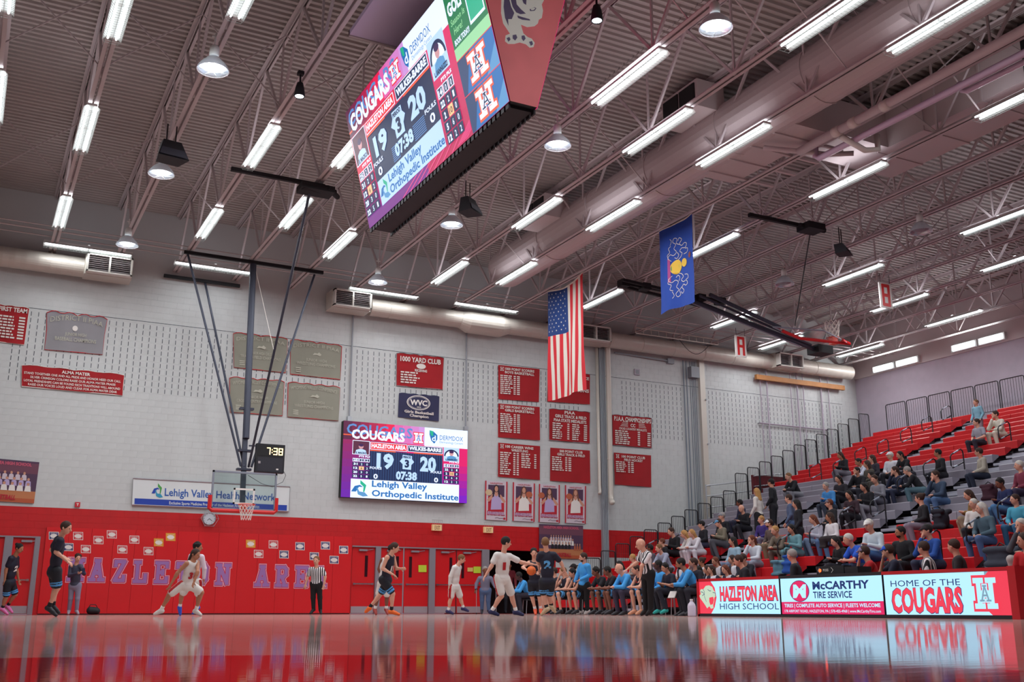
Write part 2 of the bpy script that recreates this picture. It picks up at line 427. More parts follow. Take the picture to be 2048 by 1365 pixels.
def grille(par, c, w, h, n='grille', side=-1):
    """frame with two dark openings, facing -Y (w along X) or -X"""
    x, y, z = c
    m = MB([M_offw]); t = .05
    for a, b in (((x-w/2, y, z-h/2), (x+w/2, y+.25, z-h/2+t)), ((x-w/2, y, z+h/2-t), (x+w/2, y+.25, z+h/2)),
                 ((x-w/2, y, z-h/2), (x-w/2+t, y+.25, z+h/2)), ((x+w/2-t, y, z-h/2), (x+w/2, y+.25, z+h/2)), ((x-t/2, y, z-h/2), (x+t/2, y+.2, z+h/2))):
        m.bx(a, b, M_offw)
    m.build(n, par)
    m = MB([M_dark])
    for k in range(9):
        zz = z-h/2+h*(k+.7)/9.5; m.bar((x-w/2+t, y+.1, zz), (x+w/2-t, y+.1, zz), .09, .008, M_grey)
    m.bx((x-w/2+t, y+.2, z-h/2+t), (x+w/2-t, y+.24, z+h/2-t), M_black); m.build('louvres', par, kind='stuff')
for k, (y, z) in enumerate(((25.6, 11.75), (18.3, 11.95))):
    g = thing('duct_outlet', ('dark air outlet box on top of the big duct near the end wall', 'dark air outlet box on the big duct nearer the scoreboard')[k], 'air vent', (14.6, y, z-.3))
    m = MB([M_duct]); m.bx((14.1, y-.7, z-.35), (14.9, y+.7, z+.35), M_duct); m.build('box', g)
    m = MB([M_black]); m.bx((14.07, y-.62, z-.27), (14.1, y-.03, z+.27), M_black); m.bx((14.07, y+.03, z-.27), (14.1, y+.62, z+.27), M_black); m.build('opening', g)
u = thing('air_handler', 'long rectangular painted air unit between the joists right of the big duct', 'air unit', (19.5, 17, 10.95))
m = MB([M_duct]); m.bx((18.8, 12.5, 11.0), (20.3, 17.6, 12.2), M_duct); m.build('casing', u)
m = MB([M_duct])
for y in (13.6, 15.2, 16.6): m.bx((18.77, y, 10.97), (20.33, y+.05, 12.2), M_duct)
m.build('seam', u, kind='stuff')
m = MB([M_black]); m.bx((18.7, 12.2, 10.98), (20.35, 12.5, 12.25), M_black); m.build('opening', u)
u = thing('duct_junction', 'boxy ribbed duct junction joining the big duct to the air unit', 'air duct', (16.6, 17.5, 10.7))
m = MB([M_duct]); m.bx((15.3, 15.9, 10.68), (16.4, 19.2, 11.9), M_duct); m.bx((16.4, 16.3, 11.0), (18.8, 17.6, 11.9), M_duct); m.build('casing', u)
m = MB([M_duct])
for y in (16.4, 17.2, 18.0, 18.8): m.bx((15.3, y, 10.64), (17.4, y+.07, 10.7), M_duct)
m.build('rib', u, kind='stuff')
pp = thing('roof_pipe', 'pale lilac insulated pipe bent down below the joists beside the big duct', 'pipe', (16.6, 14, 10.3))
M_pipe = pm('pale_pipe', '#c7b2c9', .4)
m = MB([M_pipe]); m.tube([(16.6, 16.5, 10.75), (16.6, 16.5, 10.38), (16.62, 16.42, 10.3), (16.65, 14, 10.3), (16.7, 6, 10.3)], .075, 12, M_pipe); m.build('pipe', pp, smooth=True)
pp = thing('roof_pipe', 'shorter pale pipe beside the lilac pipe at the upper right', 'pipe', (16.9, 12, 10.3))
m = MB([M_pipe]); m.tube([(16.95, 12.75, 10.55), (16.95, 12.7, 10.36), (16.95, 12.6, 10.3), (17.0, 6, 10.3)], .06, 12, M_pipe); m.build('pipe', pp, smooth=True)
pp = thing('roof_pipe', 'fat wrapped pipe with elbow valves under the joist above the lilac pipe', 'pipe', (16.1, 12, 10.4))
m = MB([M_beam]); m.tube([(16.2, 16.6, 10.45), (16.15, 6, 10.45)], .1, 12, M_beam); m.build('pipe', pp, smooth=True)
m = MB([M_offw]); m.tube([(15.4, 16.9, 10.5), (16.9, 16.4, 10.45), (17.3, 16.0, 10.4)], .06, 10, M_beam)
for y in (15.4, 14.9, 14.0): m.lathe((16.2, y, 10.45), [(.01, -.1), (.12, -.1), (.12, .1), (.01, .1)], 12, M_offw, 'y')
m.tube([(16.3, 15.4, 10.35), (16.9, 15.3, 10.1), (17.2, 15.2, 10.15), (17.2, 15.2, 10.5)], .07, 10, M_offw); m.build('valve', pp, smooth=True, kind='stuff')
# wall duct along the end wall, in two lengths with outlet boxes at the gap
def wduct(x0, x1, bulge, label, gx):
    t = thing('wall_duct', label, 'air duct', ((x0+x1)/2, 32.6, 9.9))
    spiral((x0, 32.6, 10.22), (x1, 32.6, 10.22), .3, M_offd).build('duct_tube', t)
    m = MB([M_offd])
    k = int((x1-x0)/1.5)
    for i in range(k): 
        xx = x0+1.5*i+.7; m.tube([(xx, 32.6, 10.52), (xx, 32.6, 10.62)], .01, 6, M_offd); m.tube([(xx-.015, 32.6, 10.22), (xx+.015, 32.6, 10.22)], .315, 24, M_offd)
    m.build('hanger', t, kind='stuff')
    for b0, b1 in bulge:
        m = MB([M_offd]); m.tube([(b0, 32.58, 10.2), (b0+.3, 32.58, 10.16), (b1-.3, 32.58, 10.16), (b1, 32.58, 10.2)], [.3, .4, .4, .3], 24, M_offd); m.build('damper', t)
    for g in gx:
        m = MB([M_offd]); m.bx((g-.68, 32.2, 9.93), (g+.68, 32.85, 10.55), M_offd); m.build('outlet_box', t)
        grille(t, (g, 31.97, 10.24), 1.3, .58)
M_offd = pm('pale_duct_metal', '#c9c2b8', .45, .15)
wduct(XL+.3, 2.5, [], 'round pale duct along the top of the end wall at the left corner', (3.0,))
wduct(11.5, 33.8, [(14.9, 16.8)], 'long round pale duct along the end wall from centre to the right corner', (10.7, 20.3, 29.9))
# ================================================================ CEILING LIGHTS
M_tube = pm('lit_tube', '#f4fbff', .4, emis=TUBE_E); M_hous = pm('fixture_white', '#dfe3e0', .45); M_guard = pm('wire_guard', '#a9b2af', .5)
def make_fixture(wide=True):
    t = thing('ceiling_light', 'x', 'ceiling light', (0, 0, 0))
    hw = .17; L = 1.24
    m = MB([M_hous]); m.bx((-hw*.6, -L, 0), (hw*.6, L, .05), M_hous)
    for s in (-1, 1): m.poly([(s*hw*.6, -L, 0), (s*hw, -L, -.06), (s*hw, L, -.06), (s*hw*.6, L, 0)], M_hous)
    m.bx((-.03, -.03, .05), (.03, .03, .1), M_hous); m.build('housing', t, local=True)
    for s in (-1, 1):
        for a, b in ((-1.2, -.03), (.03, 1.2)):
            m = MB([M_tube]); m.tube([(s*.075, a, -.035), (s*.075, b, -.035)], .02, 8, M_tube); m.build('tube', t, local=True)
    m = MB([M_guard])
    for k in range(31):
        y = -L+.02+k*(2*L-.04)/30
        for a, b in (((-hw, y, -.06), (-.12, y, -.12)), ((-.12, y, -.12), (.12, y, -.12)), ((.12, y, -.12), (hw, y, -.06))): m.bar(a, b, .004, .004, M_guard)
    for x, z in ((-hw, -.06), (-.12, -.12), (.12, -.12), (hw, -.06), (0, -.12)): m.bar((x, -L, z), (x, L, z), .006, .006, M_guard)
    m.build('wire_guard', t, local=True)
    ld = bpy.data.lights.new('tube_light', 'AREA'); ld.shape = 'RECTANGLE'; ld.size = .036; ld.size_y = 2.36; ld.energy = LAMP_W/2; ld.color = (.93, .97, 1.0)
    for s in (-1, 1): lo = bpy.data.objects.new('tube_glow', ld); C.objects.link(lo); lo.parent = t; lo.location = (s*.075, 0, -.127)
    lu = bpy.data.lights.new('added_uplight', 'AREA'); lu.shape = 'RECTANGLE'; lu.size = .3; lu.size_y = 2.4; lu.energy = LAMP_W*.17; lu.color = (.93, .93, 1.0)  # upward light added to brighten the roof deck; the housing has no slots
    lv = bpy.data.objects.new('added_uplight_glow', lu); C.objects.link(lv); lv.parent = t; lv.location = (0, 0, .055); lv.rotation_euler = (PI, 0, 0)
    return t
f0 = make_fixture(); bpy.context.view_layer.update(); ft = (f0, tree(f0)); nf = 0
FX = [((241,13),0,'second row from the left, nearest us'), ((169.5,259.5),0,'second row from the left, middle of the visible three'), ((122.5,425.5),0,'second row from the left, closest to the end wall'),
 ((12.3,28),-1.25,'first row, cut off at the top left corner'), ((-3,196),0,'first row, half hidden at the left edge'), ((469,37),-1.25,'cut off by the top edge, left of the scoreboard'),
 ((520,294.6),0,'third row from the left, just past the black spotlight'), ((415,448.5),0,'third row from the left, closest to the end wall'),
 ((587,427.5),0,'just behind the long black hoop brace'), ((676.5,492),0,'below the lower left corner of the hanging scoreboard'), ((666.8,336),-1.25,'partly hidden behind the left edge of the hanging scoreboard'),
 ((1254.8,158.3),0,'right of the hanging scoreboard, between two high bay lamps'), ((1306.3,263.7),0,'left of the big duct, second from the top'), ((1458.9,292),0,'under the big duct, middle of the row'),
 ((1657.9,30.2),0,'upper row by the top edge, left of the duct outlet'), ((1879,41),0,'under the big duct at the top right'), ((1064.8,427),0,'right of the black speaker below the scoreboard'),
 ((1218,432),0,'under the big duct above the striped flag'), ((893,546),0,'above the wall duct, in line with the wall video screen'), ((1025,547),0,'at the far end of the big duct'),
 ((2043,185),0,'at the right edge below the pale roof pipe'), ((1682.6,360),0,'under the rectangular air unit'), ((1410,492),0,'half hidden behind the blue flag'), ((1196,598),0,'half hidden behind the striped flag'),
 ((1989,438.5),0,'at the right edge, right of the unlit high bay lamp'), ((1696.5,549.7),0,'right of the small black speaker'), ((2030.6,520),0,'at the right edge above the upper bleachers'),
 ((1787.7,605),0,'behind the hanging letter B sign'), ((1905,637.5),0,'above the two bright wall lights'), ((1716.5,701.5),0,'above the left wall light in the corner'), ((1558,685.4),0,'behind the folded side backboard'),
 ((1462,640),0,'crossed by the folded backboard mast')]
snap = lambda x: min(JX, key=lambda j: abs(j-x))
for (px, dy, where) in FX:
    p = at(px[0], px[1], Z=10.47); x = snap(p.x)
    if abs(x-p.x) > .45: x = p.x
    loc = (x*.5+p.x*.5, p.y+dy, 10.5)
    lab = 'caged twin tube ceiling light, '+where
    if nf == 0: f0.location = loc; f0['label'] = lab; f0['group'] = 'tube lights along the roof joists'
    else: copy_tree(ft, loc, label=lab, group='tube lights along the roof joists')
    nf += 1
for k, (x, y, wh) in enumerate([(-14, 5, 'far left, near the back wall'), (-14, 16, 'far left, level with midcourt'), (-14, 26, 'far left, toward the end wall'), (-6, 0, 'left, behind the camera'), (-6, 9, 'left of the camera'), (5.07, 2, 'overhead of the camera'), (8.8, 8, 'over the near free throw lane'), (18.6, 4, 'right of the camera'), (28, 6, 'over the near bleachers')]):
    copy_tree(ft, (snap(x), y, 10.5), label='caged twin tube light outside the view, '+wh, group='tube lights outside the view')
WF = [((90,490),(260,514),'above the pale duct at the left corner'), ((350,519),(507,543),'crossed by the black hoop mast'), ((695,575),(838,597),'above the second outlet box'), ((905,605),(1037,626),'nearest the striped flag')]
for a, b, where in WF:
    p = (at(*a, Y=32.0)+at(*b, Y=32.0))/2
    o = copy_tree(ft, (p.x, 31.9, 10.62), rz=PI/2, label='caged tube light running along the end wall, '+where, group='tube lights along the end wall')
    for c_ in bpy.data.objects:
        if c_.parent == o and c_.type == 'LIGHT': c_.data = c_.data.copy(); c_.data.energy *= .3
# two bright double lights on the right wall
for k, (a, b) in enumerate((((1745,742),(1836,717)), ((1902,699),(2009,671)))):
    A = at(*a, X=34.3); B = at(*b, X=34.3); z = (A.z+B.z)/2
    t = thing('wall_light', ('bright double wall light on the side wall, the one nearer the corner', 'bright double wall light on the side wall, farther from the corner')[k], 'wall light', (34.4, (A.y+B.y)/2, z))
    ym = (A.y+B.y)/2
    for y0, y1 in ((min(A.y, B.y), ym-.04), (ym+.04, max(A.y, B.y))):
        m = MB([M_hous]); m.bx((34.3, y0, z-.14), (34.5, y1, z+.14), M_hous); m.build('housing', t)
        m = MB([M_tube]); m.bx((34.25, y0+.08, z-.1), (34.3, y1-.08, z+.1), M_tube); m.build('diffuser', t)
    ld = bpy.data.lights.new('wall_glow', 'AREA'); ld.shape = 'RECTANGLE'; ld.size = 2.3; ld.size_y = .2; ld.energy = 70
    lo = bpy.data.objects.new('wall_glow', ld); C.objects.link(lo); lo.parent = t; lo.location = (-.2, 0, 0); lo.rotation_euler = (0, PI/2, PI/2)
    lo.rotation_euler = (PI/2, 0, PI/2)
    lo.rotation_euler = Vector((-1, 0, -.3)).to_track_quat('-Z', 'Y').to_euler()
# high bay lamps
M_refl = pm('lamp_reflector', '#d6dde6', .25, .6); M_bulb = pm('lamp_bulb', '#f6fbff', .4, emis=5)
M_bulboff = pm('lamp_bulb_off', '#8c8790', .3)
def make_bay(lit=True):
    t = thing('high_bay_lamp', 'x', 'ceiling lamp', (0, 0, 0))
    m = MB([M_refl]); m.lathe((0, 0, 0), [(.30, 0), (.285, .05), (.24, .12), (.15, .22), (.1, .27), (.1, .24), (.14, .2), (.23, .1), (.27, .04), (.285, 0), (.30, 0)], 28, M_refl); m.build('reflector', t, local=True, smooth=True)
    m = MB([M_hous]); m.lathe((0, 0, .27), [(.01, 0), (.09, 0), (.09, .2), (.06, .24), (.01, .24)], 16, M_hous); m.tube([(0, 0, .5), (0, 0, .62)], .012, 6, M_hous); m.build('ballast', t, local=True, smooth=True)
    m = MB([M_bulb if lit else M_bulboff]); m.lathe((0, 0, .02), [(.005, 0), (.12, .01), (.2, .04), (.2, .055), (.05, .08), (.05, .22)], 20, M_bulb if lit else M_bulboff); m.build('bulb', t, local=True, smooth=True)
    m = MB([M_guard])
    for k in range(6):
        a = k*PI/3; m.bar((.29*math.cos(a), .29*math.sin(a), -.005), (0, 0, -.02), .005, .005, M_guard)
    m.build('wire_guard', t, local=True)
    m = MB([M_hous]); m.tube([(0, 0, .62), (0, 0, .78)], .02, 6, M_hous); m.tube([(-.06, 0, .7), (.06, 0, .7)], .02, 6, M_hous); m.build('hook', t, local=True)
    if lit:
        ld = bpy.data.lights.new('bay_light', 'AREA'); ld.shape = 'DISK'; ld.size = .2; ld.energy = BAY_W
        lo = bpy.data.objects.new('bay_glow', ld); C.objects.link(lo); lo.parent = t; lo.location = (0, 0, .015)
    return t
b0 = make_bay(); b1 = make_bay(False); bpy.context.view_layer.update(); bt = (b0, tree(b0)); bt1 = (b1, tree(b1)); n = 0; nn = 0
for px, lit, where in (((426,138),1,'nearest the camera on the left row'), ((322.6,347),1,'below the black hanging speaker on the left'), ((254.5,489),1,'closest to the end wall on the left'),
   ((755.5,564),1,'in front of the end wall above the red banner'), ((903.3,449),1,'below the hanging scoreboard beside the black speaker'), ((1115.3,290),1,'right of the red end of the scoreboard'), ((1431.5,54),1,'at the top edge above the big duct'),
   ((1842,462),0,'unlit, right of the small black speaker'), ((1569,568),0,'unlit, above the folded side backboard')):
    p = at(*px, Z=9.95); lab = 'round high bay lamp on a hook, '+where; loc = (p.x, p.y, 9.92)
    if lit:
        if n == 0: b0.location = loc; b0['label'] = lab; b0['group'] = 'round high bay lamps'
        else: copy_tree(bt, loc, label=lab, group='round high bay lamps')
        n += 1
    else:
        if nn == 0: b1.location = loc; b1['label'] = lab; b1['group'] = 'round high bay lamps'
        else: copy_tree(bt1, loc, label=lab, group='round high bay lamps')
        nn += 1
# black spotlights
M_lens = pm('spot_lens', '#e8f4ff', .3, emis=10)
for px, where in (((599.5,180),'left of the hanging scoreboard'), ((1193.5,27),'right of the hanging scoreboard')):
    p = at(*px, Z=10.2); t = thing('spotlight', 'small black cylindrical spotlight clamped under a joist, '+where, 'spotlight', (p.x, p.y, 10.05))
    m = MB([M_blk]); m.lathe((p.x, p.y, 10.05), [(.1, 0), (.11, .02), (.09, .18), (.06, .3), (.01, .32)], 16, M_blk); m.build('body', t, smooth=True)
    m = MB([M_lens]); m.lathe((p.x, p.y, 10.06), [(.002, 0), (.085, 0)], 16, M_lens); m.build('lens', t)
    m = MB([M_blk]); m.tube([(p.x, p.y, 10.35), (p.x, p.y, 10.58)], .02, 8, M_blk); m.bx((p.x-.06, p.y-.06, 10.53), (p.x+.06, p.y+.06, 10.6), M_blk); m.build('clamp', t)
# hanging speakers
M_spk = pm('speaker_black', '#10101a', .6, bump=.3, bscale=200); M_spkf = pm('speaker_grille', '#2a2a3c', .5, bump=.5, bscale=300)
for k, (px, s, where, rz) in enumerate((((343,302),.62,'on the left above a round lamp',.15), ((941,412),.55,'below the hanging scoreboard',.6), ((1688,500),.5,'under the right hand roof, small and far',.5))):
    p = at(*px, Z=9.95)
    t = thing('speaker', 'black trapezoid loudspeaker hanging from a joist '+where, 'speaker', (p.x, p.y, 9.95), rz)
    h = s*.75
    bot = [(-s*.55, -s*.35), (s*.55, -s*.35), (s*.4, s*.4), (-s*.4, s*.4)]; top = [(-s*.32, -s*.05), (s*.32, -s*.05), (s*.3, s*.35), (-s*.3, s*.35)]
    if k == 2: top = [(x*1.6, y*1.2) for x, y in top]; h *= .7
    m = MB([M_spk]); m.add([(x, y, -h*.5) for x, y in bot]+[(x, y, h*.5) for x, y in top], [(3,2,1,0), (4,5,6,7), (0,1,5,4), (1,2,6,5), (2,3,7,6), (3,0,4,7)], M_spk); m.build('cabinet', t, local=True)
    q = lambda a, b, f: tuple(a[i]+(b[i]-a[i])*f for i in range(3))
    B = [(x, y, -h*.5) for x, y in bot]; T = [(x, y, h*.5) for x, y in top]
    m = MB([M_spkf]); m.poly([(B[0][0]*.92, B[0][1]-.012, B[0][2]+.03), (B[1][0]*.92, B[1][1]-.012, B[1][2]+.03), (q(B[1], T[1], .45)[0]*.9, q(B[1], T[1], .45)[1]-.012, 0), (q(B[0], T[0], .45)[0]*.9, q(B[0], T[0], .45)[1]-.012, 0)], M_spkf); m.build('grille', t, local=True)
    m = MB([M_blk]); m.tube([(-.1, s*.15, h*.5), (-.1, s*.15, .66)], .015, 6, M_blk); m.tube([(.1, s*.15, h*.5), (.1, s*.15, .66)], .015, 6, M_blk); m.build('hanger', t, local=True)
# ================================================================ END WALL
M_doorr = pm('door_red', '#c80d16', .4, bump=.05); M_dframe = pm('door_frame_grey', '#8d8a93', .45, .3)
M_kick = pm('kick_plate', '#a9a7ad', .4, .4); M_glassd = pm('door_slit_glass', '#33141c', .15)
def door(n, x0, x1, slit, label):
    t = thing('door_%d' % n, None, None, ((x0+x1)/2, WY+.06, 0), kind='structure'); g = .008
    m = MB([M_doorr]); m.bx((x0+g, WY+.06, .02), (x1-g, WY+.105, DZ-.03), M_doorr); m.build('door_leaf', t)
    m = MB([M_kick]); m.bx((x0+.02, WY+.045, .03), (x1-.02, WY+.06, .24), M_kick); m.build('kick_plate', t)
    m = MB([M_chrome]); m.bx((x0+.05, WY-.02, .93), (x1-.05, WY+.0, .97), M_chrome); m.bx((x0+.05, WY, .92), (x0+.12, WY+.06, .98), M_chrome); m.bx((x1-.12, WY, .92), (x1-.05, WY+.06, .98), M_chrome); m.build('panic_bar', t)
    m = MB([M_dframe]); m.bx((x0+.22, WY-.02, 2.0), (x0+.5, WY+.06, 2.06), M_dframe); m.bar((x0+.5, WY-.01, 2.03), (x0+.72, WY+.03, 2.07), .02, .02, M_dframe); m.build('door_closer', t)
    if slit is not None:
        m = MB([M_glassd]); m.bx((slit-.05, WY+.05, 1.18), (slit+.05, WY+.06, 1.86), M_glassd); m.build('window_slit', t)
    return t
door(1, .1, 1.08, None, ''); door(2, 1.28, 1.86, None, '')
xs = [(11.36, 12.16, 11.86), (12.34, 13.16, 12.95), (13.2, 14.08, 13.42), (14.3, 15.1, 14.9), (15.13, 16.06, 15.35)]
for i, (a, b, s) in enumerate(xs): door(3+i, a, b, s, '')
m = MB([M_dframe])
for a, b in ((1.08, 1.28), (1.86, 1.99), (12.16, 12.34), (14.08, 14.3), (16.06, 16.34)): m.bx((a, WY-.01, 0), (b, WY+.12, DZ), M_dframe)
for a, b in ((DL[0], DL[1]), (DR[0], DR[1])): m.bx((a, WY-.005, DZ-.03), (b, WY+.12, DZ+.01), M_dframe)
m.bx((DL[0], WY+.06, 0), (.1, WY+.12, DZ), M_doorr)
struct(m, 'door_frame')
# paper notices on the doors
M_lime = pm('lime_paper', '#b9d236', .8); M_tan = pm('tan_paper', '#d3b56a', .8)
def quad_thing(name, px, mt, label, cat, lift=.02, th=.004, Y=None, group=None):
    p = Panel(*[at(u, v, Y=(WY if Y is None else Y)-lift) for u, v in px]); m = MB([mt]); m.slab([p.P(0,1), p.P(1,1), p.P(1,0), p.P(0,0)], p.n, th, mt)
    return m.build(name, label=label, cat=cat, group=group), p
quad_thing('notice', ((837,1131),(853,1131),(853,1145),(837,1145)), M_lime, 'lime green paper taped on the red door left of the grey post', 'notice', -.04)
quad_thing('notice', ((947,1134),(961.5,1134),(961.5,1147),(947,1147)), M_lime, 'lime green paper taped on the door nearest the dark doorway', 'notice', -.04)
quad_thing('notice', ((935,1136),(946,1136),(946,1144),(935,1144)), M_tan, 'small tan paper taped beside the right lime paper', 'notice', -.04)
# wall padding with block letters
M_pad = pm('wall_pad_red', '#cf0d18', .42, bump=.1, bscale=6); M_let = pm('pad_letter_mauve', '#9a6fae', .5); M_lw = pm('pad_letter_edge', '#d8b4cc', .5)
pad = thing('wall_pad', 'long red padded mat on the end wall lettered HAZLETON AREA', 'wall pad', (6.75, WY-.05, 0))
PX0, PX1, PZ = 2.12, 11.3, 2.44
k = 15; wd = (PX1-PX0)/k
for i in range(k):
    m = MB([M_pad]); a, b = PX0+i*wd+.003, PX0+(i+1)*wd-.003
    m.bx((a, WY-.05, .03), (b, WY-.004, PZ), M_pad); m.build('pad_panel', pad)
m = MB([M_dark]); m.bx((PX0, WY-.04, 0), (PX1, WY-.004, .03), M_dark); m.build('base_strip', pad)
yp = WY-.052
ltrs = [('H',133,176,1113.3,1167),('A',175.8,217.8,1114.5,1167.5),('Z',225,258,1116.5,1168.5),('L',264.6,301,1117.8,1170.8),('E',307,343,1119,1171.5),('T',349.8,385,1120.5,1172),('O',386,423,1122,1173.5),('N',428,467.6,1123.6,1174.9),
 ('A',506.6,545,1127,1177.5),('R',548,581.6,1128,1178.5),('E',587,622,1129,1179),('A',623,659,1130,1179.4)]
for ch, u0, u1, v0, v1 in ltrs:
    p = Panel(at(u0, v0, Y=yp), at(u1, v0+.8, Y=yp), at(u1, v1+.3, Y=yp), at(u0, v1, Y=yp))
    b0_, b1_ = Vector((p.c[0].x, yp, p.c[0].z)), Vector((p.c[1].x, yp, p.c[0].z)); zb = p.c[3].z
    p = Panel(b0_, b1_, Vector((b1_.x, yp, zb)), Vector((b0_.x, yp, zb)))
    m = MB([M_lw]); block_letter(p, m, ch, .16, .84, .14, .86, [(.185, M_lw, .001), (.145, M_pad, .0045), (.112, M_let, .008)])
    m.build('letter', pad, label='mauve block letter %s with pale edge' % ch)
# small club signs on the pad
M_navy = pm('sign_navy', '#2a2668', .5); M_gold = pm('sign_gold', '#d99a2b', .5); M_sred = pm('sign_red', '#c41a2c', .5); M_sw = pm('sign_white', '#e3ddd8', .6)
col = {'n': M_navy, 'g': M_gold, 'r': M_sred}; cn = {'n': 'navy', 'g': 'gold', 'r': 'red'}
SG = [('n',107.7,1072.3,'behind the tall leaping player, leftmost'),('r',156.3,1072.7,'above the boy with the phone, upper'),('r',197,1081,'above the first letter A, second row'),('r',223.6,1069.6,'highest one above the letter Z'),('r',268.7,1080,'upper one above the letter L'),('g',317.5,1085.6,'lower of two gold ones above the E'),('g',341.3,1074.8,'the higher of the two gold ones'),
 ('n',137,1094.9,'behind the tall player, just above the boy'),('r',171.7,1099,'right above the first letter H'),('r',244.7,1099.6,'right above the letter Z'),('r',297,1103,'right above the letters L and E'),('g',501.4,1088.3,'left of the word AREA'),('r',546.8,1089.7,'upper one, over the letter R'),('n',600,1093.2,'upper one above the second E'),('n',650.8,1091.8,'top right of the referee'),('n',687.3,1100.4,'rightmost, near the pad end'),
 ('r',517.2,1108.6,'right above the A of AREA'),('n',568,1109.6,'right above the letter R'),('n',628.6,1113.3,'partly behind the head of the referee'),('n',668.2,1120.5,'lowest, right of the referee')]
for c_, u, v, where in SG:
    d = 10.2-.0017*u; q = Panel(*[at(u+a, v+b, Y=WY-.053) for a, b in ((-d,-8.2),(d,-7.6),(d,8.2),(-d,7.6))])
    t = thing('club_sign', 'small %s club sign with oval, %s' % (cn[c_], where), 'sign', q.P(.5, 1), group='small club signs on the wall pad')
    m = MB([M_sw if c_ != 'g' else M_gold]); m.slab([q.P(0,1), q.P(1,1), q.P(1,0), q.P(0,0)], q.n, .001, None)
    q.rect(m, .06, .07, .94, .93, col[c_], .001); m.build('board', t)
    m = MB([M_sw]); q.ell(m, .5, .52, .38, .26, M_sw, .002); q.text(m, '1,000 POINT CLUB', .14, .86, .24, .1, M_sw, .01, .002); q.text(m, 'HAZLETON', .2, .8, .9, .1, M_sw, .01, .002); m.build('print', t)
# ---- red and grey banners
M_ban = pm('banner_red', '#a10c18', .8, var=.12, vscale=1.5); M_bang = pm('banner_grey', '#8f8d92', .85, var=.1, vscale=1.2); M_bant = pm('banner_olive_grey', '#8d8c7f', .85, var=.1, vscale=1.2)
M_btx = pm('banner_letter', '#dcd3cd', .7); M_btg = pm('banner_letter_dull', '#b5b3a4', .8); M_bnv = pm('banner_navy', '#28284e', .7, var=.15, vscale=2)
def cloth(p, mt, edge=None, sag=.02, n=14, amp=.015, sides=0):
    """a banner surface: a gridded sheet with soft waves, top edge scalloped"""
    m = MB([mt]); vs = []; fs = []; ny = 8
    rnd = random.Random(int(p.c[0].x*1000)); ph = [rnd.random()*6 for _ in range(3)]
    for j in range(ny+1):
        for i in range(n+1):
            s, t = i/n, j/ny
            tt = t+(1-t)*sag*(1-abs(math.sin(s*PI*4)))*1.2
            vs.append(p.P(s+(.5-s)*sides*math.sin(t*PI)*.5, tt, .012+amp*math.sin(s*9+ph[0]+t*2)*(.3+t)+amp*.5*math.sin(s*17+ph[1])))
    for j in range(ny):
        for i in range(n): a = j*(n+1)+i; fs.append((a, a+n+1, a+n+2, a+1))
    m.add(vs, fs, mt)
    return m
def banner(px, mt, label, rows, cat='banner', edge=None, sag=.02, sides=0, tx=None, lists=(), extra=None, rod=True, group=None):
    p = wall_panel(px, lift=.02); tx = tx or M_btx
    t = thing('banner', label, cat, p.P(.5, 1), group=group)
    cloth(p, mt, sag=sag, sides=sides).build('cloth', t, smooth=True)
    if edge:
        m = MB([edge]); q = [(0, sag*.6), (1, sag*.6), (1, 1), (0, 1), (0, sag*.6)]
        m.tube([p.P(s, tt, .02) for s, tt in [(i/14, sag*1.2*(1-abs(math.sin(i/14*PI*4)))) for i in range(15)]], .012, 5, edge)
        m.tube([p.P(0, sag), p.P(.0+.5*sides*.5, .5), p.P(0, 1), p.P(1, 1), p.P(1-.5*sides*.5, .5), p.P(1, sag)], .012, 5, edge); m.build('edging', t)
    m = MB([tx])
    for (s, s0, s1, tb, th, b, arch) in rows: p.text(m, s, s0, s1, tb, th, tx, b, .04, arch)
    if extra: extra(p, m, tx)
    if m.v: m.build('lettering', t)
    if lists:
        m = MB([tx]); rnd = random.Random(int(p.c[0].x*77+p.c[0].z*13)); names = ['SMITH', 'YOUNG', 'MILLER', 'BOYER', 'DAVIS', 'KELLER', 'NOVAK', 'REESE', 'WALSH', 'LANDIS']
        for (s0, s1, t0, t1, n, word) in lists:
            for k in range(n):
                y = t0+(t1-t0)*k/max(1, n-1); h = (t1-t0)/max(1, n-1)*.55; x = s0
                xe = s0+(s1-s0)*(rnd.uniform(.75, 1) if word else 1)
                while x < xe-.01:
                    l = rnd.uniform(.05, .11) if word else (s1-s0); l = min(l, xe-x); p.rect(m, x, y-h, x+l, y, tx, .04); x += l+.018
        m.build('name_rows', t, kind='stuff')
    return t, p
hd = lambda a, b: [(a, .22, .92, .12, .07, .03, 0), (b, .22, .92, .21, .07, .03, 0)]
def ha_small(s, t, w_, h_):
    def f(p, m, tx):
        for st in VARS['H']: p.line(m, [(s+w_*x, t+h_*y) for x, y in st], .02, tx, .041)
    return f
banner(((-39,604),(58.6,615.7),(48.4,690),(-45,679)), M_ban, 'red FIRST TEAM banner cut off by the left edge of the view', [('FIRST TEAM', .38, .97, .17, .11, .03, 0)], edge=M_sw,
       lists=[(.38, .8, .33, .88, 8, 1), (.82, .95, .33, .88, 8, 0)])
banner(((94.5,620.4),(215,634.4),(205,709.5),(89,699.2)), M_bang, 'blue-grey DISTRICT II PIAA junior high baseball banner with red edging', [('DISTRICT II PIAA', .06, .94, .3, .13, .0, .1), ('JUNIOR HIGH', .32, .68, .6, .08, .01, 0), ('BASEBALL CHAMPIONS', .16, .86, .74, .09, .01, 0)],
       edge=M_sred, sag=.06, sides=.06, extra=lambda p, m, tx: p.ell(m, .48, .4, .045, .07, M_sw, .04), tx=M_btg)
